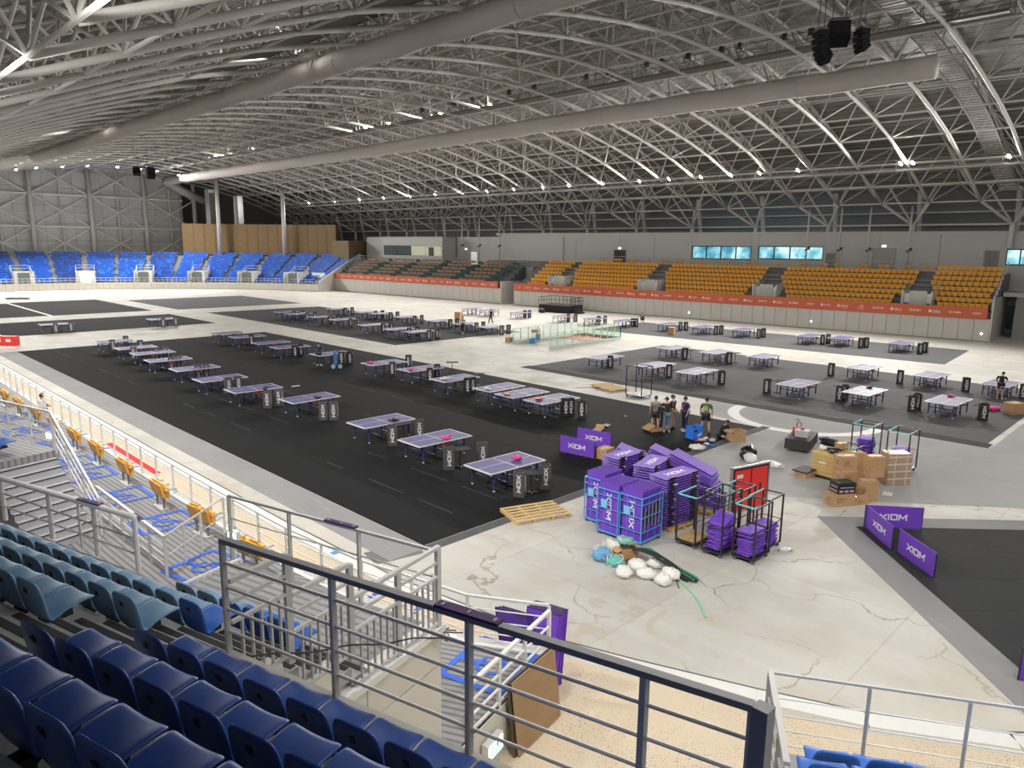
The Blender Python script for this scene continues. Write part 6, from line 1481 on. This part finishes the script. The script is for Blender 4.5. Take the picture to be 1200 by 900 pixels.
tag(MB().prism([tuple(gq(u, v)[:2]) for u, v in ((.05, .1), (.55, .1), (.55, .9), (.05, .9))], 0, .02).build('opening_cover', M('cover_grey', (.36, .35, .32), .6)), 'grey cover plate inside the glass railings', 'sheet')
p = gq(.18, .75); t = thing('equipment_cart', 'small cart with a basket and blue bin by the glass railing', 'cart', p, R(30)); MB().box(-.5, .5, -.3, .3, .9, 1.15).build('basket', M('basket_brown', (.40, .26, .16), .7), t); mb = MB()
for x in (-.45, .45):
    for y in (-.27, .27): mb.bar((x, y, 0), (x, y, 1.2), .04, .04)
mb.build('cart_frame', M('cart_red', (.45, .10, .08), .5), t); MB().box(-1.3, -.7, -.25, .25, 0, .42).build('bin', M('bin_blue', (.03, .22, .5), .5), t); MB().box(.7, 1.3, -.2, .2, .1, .6).tube((.9, 0, .6), (.9, 0, 1.3), .05).build('machine', M('machine_teal', (.1, .4, .42), .5), t)
a, b_ = gp(631, 365), gp(668, 367.8); d = b_-a; L = d.length; nd = Vector((-d.y, d.x, 0)).normalized(); nd = nd if nd.x > 0 else -nd
t = thing('stage', 'low black stage with thin railings before the panelled wall', 'stage', a, math.atan2(d.y, d.x)); wd_ = 3.2; s_ = 1 if (Matrix.Rotation(math.atan2(d.y, d.x), 3, 'Z') @ Vector((0, 1, 0))).dot(nd) > 0 else -1
MB().box(0, L, min(0, s_*wd_), max(0, s_*wd_), .92, 1.0).build('platform', BLACK, t); MB().box(.04, L-.04, min(s_*.04, s_*(wd_-.04)), max(s_*.04, s_*(wd_-.04)), 0, .92).build('skirt', M('skirt_black', (.012, .012, .014), .8), t)
mb = MB()
for k in range(9): mb.tube((L*k/8, s_*(wd_-.05), 1), (L*k/8, s_*(wd_-.05), 2), .03, 5)
for k in range(5): mb.tube((.02, s_*wd_*k/5, 1), (.02, s_*wd_*k/5, 2), .03, 5); mb.tube((L-.02, s_*wd_*k/5, 1), (L-.02, s_*wd_*k/5, 2), .03, 5)
for z in (1.5, 2.0): mb.tube((0, s_*(wd_-.05), z), (L, s_*(wd_-.05), z), .03, 5); mb.tube((.02, 0, z), (.02, s_*wd_, z), .03, 5); mb.tube((L-.02, 0, z), (L-.02, s_*wd_, z), .03, 5)
mb.build('stage_railing', DARK, t)
st_ = MB()
for k in range(4): st_.box(L+.05+.28*k, L+.33+.28*k, min(s_*.6, s_*1.8), max(s_*.6, s_*1.8), 0, .8-.2*k)
st_.build('stage_steps', BLACK, t)
lump('dark_bag', 'dark bundle with a pale patch beside the stage corner', 'bag', gp(635, 366.5), (.5, .4, .35), BLACK, 81, None, 2, .2)
p = gp(4, 407); t = thing('plastic_barrier', 'red and white plastic barrier box standing before the first table', 'barrier', p, R(-50)); MB().box(-1.3, 1.3, -.3, .3, .15, .95).build('body', RED, t, bevel=.04); MB().box(-1.31, 1.31, -.31, .31, 0, .15).build('base', WHITE, t); MB().obox((-.1, -.32, .62), (.2, 0, 0), (0, .01, 0), (0, 0, .12)).obox((.75, -.32, .62), (.2, 0, 0), (0, .01, 0), (0, 0, .12)).build('white_mark', WHITE, t)
p = gp(102, 337); tag(MB().box(-.5, .5, -.5, .5, 0, 1.6).build('dark_cabinet', DARK, loc=(p.x+0, p.y-2, 0)), 'dark cabinet before the wall of the blue stand', 'cabinet')
t = thing('goal_frame', 'small pale frame beside the dark cabinet before the blue stand', 'frame', (p.x+2.2, p.y-3, 0)); MB().box(-.9, .9, -.05, .05, 1.0, 1.1).box(-.9, -.8, -.05, .05, 0, 1.0).box(.8, .9, -.05, .05, 0, 1.0).box(-1.2, 1.2, -.3, .3, 0, .12).build('frame_bars', M('frame_tan', (.45, .40, .30), .6), t)
for k, x in enumerate((14, 22, 30)): lump('cable_heap', f'{ORD[k]} low dark cable heap on the floor before the far dark mats', 'cable', gp(x, 350.5), (.8, .5, .14), M('heap_tan', (.22, .20, .17), .8), 90+k, None, 3, .3)
# hand truck with blue bottles beside the seventh table of the second row
p = gp(394, 432); t = thing('hand_cart', 'light blue hand cart with bottles beside the table on the black mat', 'cart', (p.x, p.y, .01), face_cam(p)); LB = M('cart_lightblue', (.22, .45, .55), .5)
MB().tube((-.2, -.12, .15), (-.2, .12, .15), .15, 10).tube((.28, -.12, .15), (.28, .12, .15), .15, 10).build('wheel', LB, t); MB().bar((-.15, 0, .25), (-.12, .1, 1.25), .05, .05).bar((.15, 0, .25), (.15, .1, 1.25), .05, .05).bar((-.15, .1, 1.25), (.15, .1, 1.25), .05, .05).build('cart_frame', NAVY, t)
for k in range(3): MB().lathe([(.10, 0), (.11, .05), (.11, .24), (.04, .3), (.04, .33)], (-.02, -.05, .28+.34*k), 8).build('bottle', M('bottle_blue', (.08, .18, .45), .3), t)

# ================================================================== people
SKIN = M('skin', (.55, .33, .23), .55, var=.05); HAIR = M('hair_black', (.012, .010, .010), .5); SHOEW = M('shoe_white', (.72, .72, .72), .5); EYE = M('eye_dark', (.01, .01, .01), .3); LIP = M('lips', (.42, .18, .15), .5)
def skin_mesh(chains, sub=1):
    """chains: list of lists of (point, radius); chains that start where another has a point are joined there. Returns verts, faces"""
    key = lambda p: tuple(round(c, 4) for c in p)
    vs, ix, es, rr = [], {}, set(), []
    for ch in chains:
        prev = None
        for p, r_ in ch:
            k = key(p)
            if k not in ix: ix[k] = len(vs); vs.append(tuple(p)); rr.append(r_)
            i = ix[k]
            if prev is not None and prev != i: es.add((prev, i))
            prev = i
    me = bpy.data.meshes.new('sk'); me.from_pydata(vs, list(es), []); o = bpy.data.objects.new('sk', me); COL.objects.link(o)
    md = o.modifiers.new('s', 'SKIN'); md.use_smooth_shade = True; md.branch_smoothing = .6
    for i, v in enumerate(me.skin_vertices[0].data):
        r_ = rr[i]; v.radius = (r_, r_) if not isinstance(r_, tuple) else r_; v.use_root = (i == 0)
    sb = o.modifiers.new('u', 'SUBSURF'); sb.levels = sub; sb.render_levels = sub
    dg = bpy.context.evaluated_depsgraph_get(); ev = o.evaluated_get(dg); m2 = ev.to_mesh()
    V = [tuple(v.co) for v in m2.vertices]; F = [tuple(p.vertices) for p in m2.polygons]
    ev.to_mesh_clear(); bpy.data.objects.remove(o); bpy.data.meshes.remove(me); return V, F
def lerp(a, b, t): return Vector(a)+(Vector(b)-Vector(a))*t
def person(label, loc, rotz, shirt, pants, J, shorts=True, shoe=None, h=1.72, hat=None, sleeve=.55, extra=None):
    """J: joints in a 1.72 m figure facing +y: lean, arms, legs"""
    t = thing('person', label, 'person', loc, rotz); k = h/1.72
    pel = Vector(J.get('pel', (0, 0, .93))); ch = Vector(J.get('chest', (0, .01, 1.22))); nk = Vector(J.get('neck', (0, .015, 1.43))); hd = Vector(J.get('head', (0, .03, 1.59)))
    look = Vector(J.get('look', (0, 1, -.25))).normalized()
    sh = {}; el = {}; wr = {}; hp = {}; kn = {}; an = {}
    side = J.get('side', Vector((1, 0, 0)))
    for s, n_ in ((-1, 'l'), (1, 'r')):
        sh[n_] = nk+Vector((s*.175, -.01, -.055)); el[n_] = Vector(J.get('el_'+n_, sh[n_]+Vector((s*.06, -.02, -.29)))); wr[n_] = Vector(J.get('wr_'+n_, el[n_]+Vector((s*.01, .05, -.25))))
        hp[n_] = pel+Vector((s*.09, 0, -.03)); kn[n_] = Vector(J.get('kn_'+n_, (s*.11, .02, .49))); an[n_] = Vector(J.get('an_'+n_, (s*.12, -.01, .085)))
    ft = {n_: J.get('ft_'+n_, an[n_]+Vector((0, .16, -.045))) for n_ in 'lr'}
    chains = [[(pel, .125), (lerp(pel, ch, .5), .115), (ch, .13), (lerp(ch, nk, .72), .115), (nk, .055), (hd-Vector((0, 0, .06)), .055)]]
    for n_ in 'lr':
        chains.append([(lerp(ch, nk, .72), .115), (sh[n_], .062), (lerp(sh[n_], el[n_], .5), .05), (el[n_], .041), (lerp(el[n_], wr[n_], .4), .039), (wr[n_], .026)])
        chains.append([(pel, .125), (hp[n_], .098), (lerp(hp[n_], kn[n_], .5), .082), (kn[n_], .058), (lerp(kn[n_], an[n_], .35), .057), (an[n_], .036), (Vector(ft[n_]), .034)])
    V, F = skin_mesh(chains, 1)
    b_ = MB(); b_.add(V, F, 0)
    # head: skull shaped lathe with jaw, nose, ears, eyes, mouth
    R_ = look.cross(Vector((0, 0, 1))).normalized(); U_ = R_.cross(look)
    HV = []; ns, nr = 12, 9
    for i in range(nr+1):
        ph = math.pi*i/nr
        for a in range(ns):
            th_ = 2*math.pi*a/ns; x, y, z = math.sin(ph)*math.cos(th_), math.sin(ph)*math.sin(th_), math.cos(ph)
            jaw = 1-.22*max(0, -z); y2 = y*(.098 if y > 0 else .102)*(1-.12*max(0, -z)*(y < 0)*2); HV.append(hd+R_*(x*.077*jaw)+look*(y2+.012*max(0, -z)*max(0, y))+U_*(z*.118))
    b_.add(HV, [(i*ns+a, (i+1)*ns+a, (i+1)*ns+(a+1) % ns, i*ns+(a+1) % ns) for i in range(nr) for a in range(ns)], 0)
    b_.add([hd+look*.092+U_*.02, hd+look*.122-U_*.022, hd+look*.093-U_*.03+R_*.017, hd+look*.093-U_*.03-R_*.017], [(0, 2, 1), (0, 1, 3), (1, 2, 3)], 0)
    for s in (-1, 1):
        b_.obox(hd+R_*(s*.079)-look*.005-U_*.005, R_*.008, look*.018, U_*.03, 0); b_.obox(hd+R_*(s*.031)+look*.090+U_*.012, R_*.013, look*.006, U_*.006, 1); b_.obox(hd+R_*(s*.031)+look*.093+U_*.032, R_*.017, look*.005, U_*.004, 1)
    b_.obox(hd+look*.094-U_*.055, R_*.022, look*.005, U_*.006, 2)
    # hands: palm, four fingers of different length, a thumb from the side
    for s, n_ in ((-1, 'l'), (1, 'r')):
        d = (wr[n_]-el[n_]).normalized(); d = (d+Vector(J.get('hand_'+n_, (0, 0, 0)))).normalized(); w_ = d.cross(Vector((s, 0, 0)))
        if w_.length < .1: w_ = d.cross(Vector((0, 0, 1)))
        w_.normalize(); nn = d.cross(w_).normalized()
        if nn.x*s > 0: nn = -nn
        b_.obox(wr[n_]+d*.045, d*.045, w_*.038, nn*.014, 0)
        for f_, (o, L) in enumerate(((-.029, .062), (-.010, .074), (.010, .069), (.028, .052))):
            p0 = wr[n_]+d*.088+w_*o; p1 = p0+d*(L*.5)+nn*(L*.12); p2 = p1+d*(L*.4)+nn*(L*.35); b_.path([p0, p1, p2], [.0088, .0082, .007], 5)
        p0 = wr[n_]+d*.025-w_*.034; b_.path([p0, p0+d*.03-w_*.022+nn*.008, p0+d*.058-w_*.026+nn*.018], [.011, .0095, .008], 5)
    bo = b_.build('body', [SKIN, EYE, LIP], t, True)
    # shirt
    f2 = sleeve
    sc_ = [[(pel+Vector((0, 0, .0)), .142), (lerp(pel, ch, .5), .133), (ch, .148), (lerp(ch, nk, .72), .130), (lerp(ch, nk, .93), .075)]]
    for n_ in 'lr': sc_.append([(lerp(ch, nk, .72), .130), (sh[n_], .076), (lerp(sh[n_], el[n_], f2), .067), (lerp(sh[n_], el[n_], f2+.22), .066)])
    V, F = skin_mesh(sc_, 1); MB().add(V, F).build('shirt', shirt, t, True)
    pe = .62 if shorts else 1.
    pc = []
    for n_ in 'lr':
        if shorts: pc.append([(pel+Vector((0, 0, .03)), .140), (hp[n_], .118), (lerp(hp[n_], kn[n_], .45), .105), (lerp(hp[n_], kn[n_], .78), .098)])
        else: pc.append([(pel+Vector((0, 0, .03)), .140), (hp[n_], .115), (lerp(hp[n_], kn[n_], .5), .096), (kn[n_], .078), (lerp(kn[n_], an[n_], .5), .074), (lerp(kn[n_], an[n_], .95), .068)])
    V, F = skin_mesh(pc, 1); MB().add(V, F).build('shorts' if shorts else 'trousers', pants, t, True)
    for n_ in 'lr':
        a = an[n_]; d = (Vector(ft[n_])-a); d.z = 0; d = d.normalized() if d.length > .01 else Vector((0, 1, 0)); sd_ = Vector((d.y, -d.x, 0)); zb = max(0., a.z-.085)
        s_ = MB(); c = Vector((a.x, a.y, zb))
        s_.add([c+d*y+sd_*x+Vector((0, 0, z)) for y, x, z in ((-.075, -.036, 0), (-.075, .036, 0), (.19, .04, 0), (.19, -.04, 0), (-.07, -.034, .085), (-.07, .034, .085), (.06, .036, .085), (.06, -.036, .085), (.185, .034, .04), (.185, -.034, .04))],
               [(0, 3, 2, 1), (4, 5, 6, 7), (0, 1, 5, 4), (1, 2, 8, 6, 5), (2, 3, 9, 8), (3, 0, 4, 7, 9), (7, 6, 8, 9)])
        s_.build('shoe', shoe or SHOEW, t, bevel=.012)
    hv = []; hm = MB(); nr2 = 7
    for i in range(nr2+1):
        for a in range(ns):
            th_ = 2*math.pi*a/ns; front = max(0, math.sin(th_)); lim = math.pi*(.66-.30*front); ph = lim*i/nr2
            x, y, z = math.sin(ph)*math.cos(th_), math.sin(ph)*math.sin(th_), math.cos(ph)
            hv.append(hd+R_*(x*.087)+look*(y*.108-.004)+U_*(z*.132))
    hm.add(hv, [(i*ns+a, (i+1)*ns+a, (i+1)*ns+(a+1) % ns, i*ns+(a+1) % ns) for i in range(nr2) for a in range(ns)])
    ho = hm.build('hair' if not hat else 'cap', hat or HAIR, t, True)
    if hat: MB().obox(hd+look*.13+U_*.06, R_*.07, look*.06, U_*.006).build('cap_peak', hat, t)
    if extra: extra(t, ch, nk, pel)
    t.scale = (k, k, k); return t
def pp(x, y, z=.009): p = at(x, y); p.z = z; return p
def toward(p, q): return math.atan2(q[1]-p[1], q[0]-p[0])-math.pi/2
TEEG = M('tee_grey', (.27, .27, .28), .8); SHD = M('shorts_dark', (.035, .036, .04), .8); TEEB = M('tee_black', (.015, .015, .017), .8); JEAN = M('jeans', (.13, .17, .25), .8, var=.1); KHK = M('khaki', (.42, .33, .20), .8); NVY = M('shirt_navy', (.02, .025, .11), .7); GRN = M('tee_green', (.05, .10, .05), .8); OLV = M('tee_olive', (.05, .055, .045), .8)
hub = pp(773, 500)
p = pp(767, 504.5)
def back_print(m, w_, h_):
    def f_(t, ch, nk, pel):
        mb = MB(); r2 = random.Random(4)
        for i in range(5):
            for j in range(3): mb.obox(ch+Vector((-w_+w_*j+r2.uniform(-.02, .02), -.156, -.12+h_*i*.5)), (w_*.38, 0, 0), (0, .012, 0), (0, 0, h_*.2))
        mb.build('shirt_print', m, t)
    return f_
person('person in grey T-shirt and dark shorts standing at the black boxes, seen from behind', p, toward(p, hub), TEEG, SHD, dict(look=(.3, 1, -.45), el_r=(.27, .12, 1.16), wr_r=(.30, .34, 1.12), an_l=(-.17, 0, .085), an_r=(.17, -.02, .085), kn_l=(-.14, .02, .49), kn_r=(.14, .02, .49)), extra=back_print(M('print_rust', (.40, .15, .06), .7), .03, .10))
p = pp(781, 506.5)
def red_badge(t, ch, nk, pel):
    mb = MB(); c = ch+Vector((.14, -.02, .12))
    for k in range(10): a, b_ = k*math.pi/5, (k+1)*math.pi/5; mb.bar(c+Vector((.10, .07*math.cos(a), .07*math.sin(a))), c+Vector((.10, .07*math.cos(b_), .07*math.sin(b_))), .03, .03)
    mb.build('shirt_print', RED, t)
person('person in black T-shirt, jeans and cap bending over the black boxes', p, toward(p, hub)+R(-10), TEEB, JEAN, dict(look=(-.5, .8, -.6), chest=(0, .05, 1.22), neck=(0, .10, 1.42), head=(-.02, .17, 1.57), el_l=(-.30, .22, 1.22), wr_l=(-.22, .46, 1.24), el_r=(.26, .06, 1.10), wr_r=(.22, .22, .93)), shorts=False, hat=BLACK, shoe=M('shoe_sand', (.5, .42, .33), .6), extra=red_badge)
p = pp(787.5, 503)
person('person in dark olive T-shirt and khaki shorts standing behind the one in jeans', p, toward(p, hub), OLV, KHK, dict(look=(-.4, .8, -.5), el_r=(.25, .05, 1.12), wr_r=(.22, .25, 1.02), el_l=(-.24, .1, 1.14), wr_l=(-.12, .3, 1.05)), shoe=BLACK)
def stripes(t, ch, nk, pel):
    mb = MB(); mb.bar(ch+Vector((-.12, -.155, -.1)), ch+Vector((.12, -.15, .12)), .02, .05).bar(ch+Vector((.13, .13, -.1)), ch+Vector((-.1, .155, .12)), .02, .05); mb.build('shirt_print', M('print_red_white', (.7, .12, .15), .6), t)
p = pp(802, 505)
person('person in navy sports shirt and navy trousers standing between boxes and the blue box', p, toward(p, pp(779, 508)), NVY, M('trousers_navy', (.018, .022, .06), .8), dict(look=(.1, 1, -.5), el_l=(-.25, -.02, 1.1), wr_l=(-.24, .10, .87), el_r=(.25, 0, 1.1), wr_r=(.22, .16, .88), an_l=(-.13, .08, .085), an_r=(.14, -.06, .085)), shorts=False, extra=stripes)
p = pp(826, 508.5)
person('person in green T-shirt with a pale back print and black shorts, seen from behind', p, toward(p, CAM)+math.pi+R(-12), GRN, M('shorts_navy', (.012, .014, .028), .7), dict(look=(.35, 1, -.6), el_l=(-.27, .02, 1.12), wr_l=(-.27, .1, .86), el_r=(.27, .02, 1.12), wr_r=(.25, .12, .87), an_l=(-.19, 0, .085), an_r=(.19, -.02, .085), kn_l=(-.15, .02, .49), kn_r=(.15, .02, .49)), shoe=BLACK, h=1.78, extra=back_print(M('print_lime', (.45, .60, .20), .7), .075, .11))
p = pp(845.5, 513.5); q = pp(860, 516.5)
person('person in black sitting cross-legged on the mat with arms over an open carton', p, toward(p, q), TEEB, TEEB, dict(pel=(0, -.05, .16), chest=(0, .04, .46), neck=(0, .14, .66), head=(0, .24, .80), look=(0, .8, -.7), el_l=(-.26, .28, .42), wr_l=(-.16, .50, .46), el_r=(.26, .28, .42), wr_r=(.16, .50, .46), kn_l=(-.34, .28, .18), kn_r=(.34, .28, .18), an_l=(.10, .32, .09), an_r=(-.10, .24, .09), ft_l=(.24, .34, .06), ft_r=(-.24, .26, .06)), shoe=BLACK)
carton('open brown carton in front of the sitting person', pp(862.5, 516.5), .66, .52, .5, R(-25), open_=True)
lump('plastic_bottle', 'dark bag and clear bottle beside the open carton', 'bag', pp(866, 513), (.28, .2, .12), BLACK, 101, None, 3, .2)
# the black boxes they gather round, on a low cart
t = thing('cardboard_box', 'flat brown carton on the floor under the black boxes', 'box', pp(770, 504), R(-20)); MB().box(-.55, .55, -.3, .3, 0, .16).build('box_body', CARD, t, bevel=.01); MB().obox((-.5, 0, .2), (.2, 0, .1), (0, .3, 0), (0, 0, .008)).build('flap', CARD, t)
for k, (dx, dy) in enumerate(((-.12, -.1), (.18, .0), (.0, .25), (.4, .2))): q = pp(772, 502.5); q.x += dx; q.y += dy; q.z = .17; BXK.put(q, face_cam(q)+R(10*k-15), f'{ordn(k)} black towel box standing upright among the gathered people')
lump('plastic_bag', 'white bag standing between the legs of the person in grey', 'bag', pp(769.5, 503), (.16, .14, .28), WB_, 103, None, 3, .2)
p = pp(374, 428.5); person('person in dark navy standing at a table end on the black mat', p, toward(p, pp(388, 422)), NVY, M('trousers_dark', (.02, .022, .03), .8), dict(el_l=(-.26, .16, 1.14), wr_l=(-.2, .40, 1.06), el_r=(.26, .16, 1.14), wr_r=(.18, .40, 1.06), look=(0, 1, -.5)), shorts=False)
p = pp(1171, 467.5); person('person in black T-shirt and shorts bending over the farthest corner table, seen from behind', p, toward(p, pp(1174, 452)), TEEB, M('shorts_black', (.012, .012, .013), .8), dict(chest=(0, .10, 1.19), neck=(0, .20, 1.37), head=(.03, .30, 1.50), look=(.3, .8, -.7), el_l=(-.28, .32, 1.10), wr_l=(-.2, .52, .95), el_r=(.28, .32, 1.10), wr_r=(.18, .52, .95)), shoe=SHOEW)
p = pp(542.5, 390.5, 0); person('walking person in a pale olive top and black trousers among the far tables', p, toward(p, pp(535, 393)), M('top_olive', (.36, .38, .22), .8), TEEB, dict(an_l=(-.09, .26, .085), kn_l=(-.1, .2, .5), an_r=(.09, -.30, .12), kn_r=(.1, -.02, .47), el_l=(-.22, -.12, 1.12), el_r=(.22, .12, 1.14)), shorts=False)
p = pp(575.5, 379.5, 0); person('walking person in dark clothes between the two farthest table rows', p, toward(p, pp(569, 380)), TEEB, M('trousers_grey', (.05, .05, .055), .8), dict(an_l=(-.09, -.24, .1), kn_l=(-.1, 0, .47), an_r=(.09, .26, .085), kn_r=(.1, .18, .5)), shorts=False)
p = pp(753, 376.5, 0); person('person in black crouching on the floor before the panelled wall', p, toward(p, pp(740, 372)), TEEB, TEEB, dict(pel=(0, -.12, .30), chest=(0, .04, .58), neck=(0, .18, .76), head=(0, .28, .90), el_l=(-.25, .36, .5), wr_l=(-.14, .46, .26), el_r=(.25, .36, .5), wr_r=(.14, .46, .26), kn_l=(-.18, .32, .44), kn_r=(.18, .32, .44), an_l=(-.14, .02, .085), an_r=(.14, .02, .085)), shorts=False, shoe=BLACK)
p = pp(52.5, 503, .013); person('person in a white shirt standing on the tan strip behind the deck railing', p, R(-60), M('shirt_white', (.70, .70, .72), .7), M('trousers_dark2', (.03, .03, .05), .8), dict(el_l=(-.24, .1, 1.13), wr_l=(-.12, .32, 1.05), el_r=(.24, .1, 1.13), wr_r=(.12, .32, 1.05), look=(0, 1, -.4)), shorts=False)

# ================================================================== plywood and purple covers leaning on the deck end
a, b_ = Vector(sn(-5.35, 9.6)), Vector(sn(-5.25, 11.05)); q = at(607, 890)
t = thing('plywood_sheet', 'large brown plywood sheet leaning on the end of the deck', 'plywood', (0, 0, 0)); A_ = at(607, 888, .013); B_ = at(656, 838, .013); up1 = Vector((-E1.x*.16, -E1.y*.16, 1.36))
PLY = M('plywood', (.34, .215, .115), .6, var=.16, scale=2.5, stretch=(1, 1, 5)); dv = B_-A_; th_ = E1*.02
mb = MB(); P_ = [A_, B_, B_+up1, A_+up1]; mb.add(P_+[v+th_*1. for v in P_], [(0, 1, 2, 3), (7, 6, 5, 4), (0, 4, 5, 1), (1, 5, 6, 2), (2, 6, 7, 3), (3, 7, 4, 0)]); mb.build('sheet', PLY, t)
mb = MB(); P2 = [v-E1*.06-dv*.03 for v in P_]; mb.add(P2+[v+th_ for v in P2], [(0, 1, 2, 3), (7, 6, 5, 4), (0, 4, 5, 1), (1, 5, 6, 2), (2, 6, 7, 3), (3, 7, 4, 0)]); mb.build('rear_sheet', M('plywood_dark', (.13, .09, .055), .7), t)
for k in range(9):
    # folded barriers standing on their short side along the deck front, leaning on the railing
    n_ = 11.66+.042*k; lean = R(-14+.7*k); ro = (Matrix.Rotation(RROT, 3, 'Z') @ Matrix.Rotation(lean*1., 3, 'X') @ Matrix.Rotation(R(90), 3, 'Y')).to_euler()
    q = sn(-6.02+.0*k-.36+.55, n_-.1, .79)
    BP.put(sn(-6.42+.03*(k % 3), n_, .80), 0, f'{ordn(k)} purple barrier leaning at the deck corner railing', 'purple barriers leaning at the deck corner', rot=ro)
for k in range(3): BP.put(sn(-6.95+.05*k, 11.62+.05*k, .80), 0, f'{ordn(k)} outer purple barrier leaning on the front deck railing', 'purple barriers leaning at the deck corner', rot=(Matrix.Rotation(RROT, 3, 'Z') @ Matrix.Rotation(R(12), 3, 'X') @ Matrix.Rotation(R(90), 3, 'Y')).to_euler())
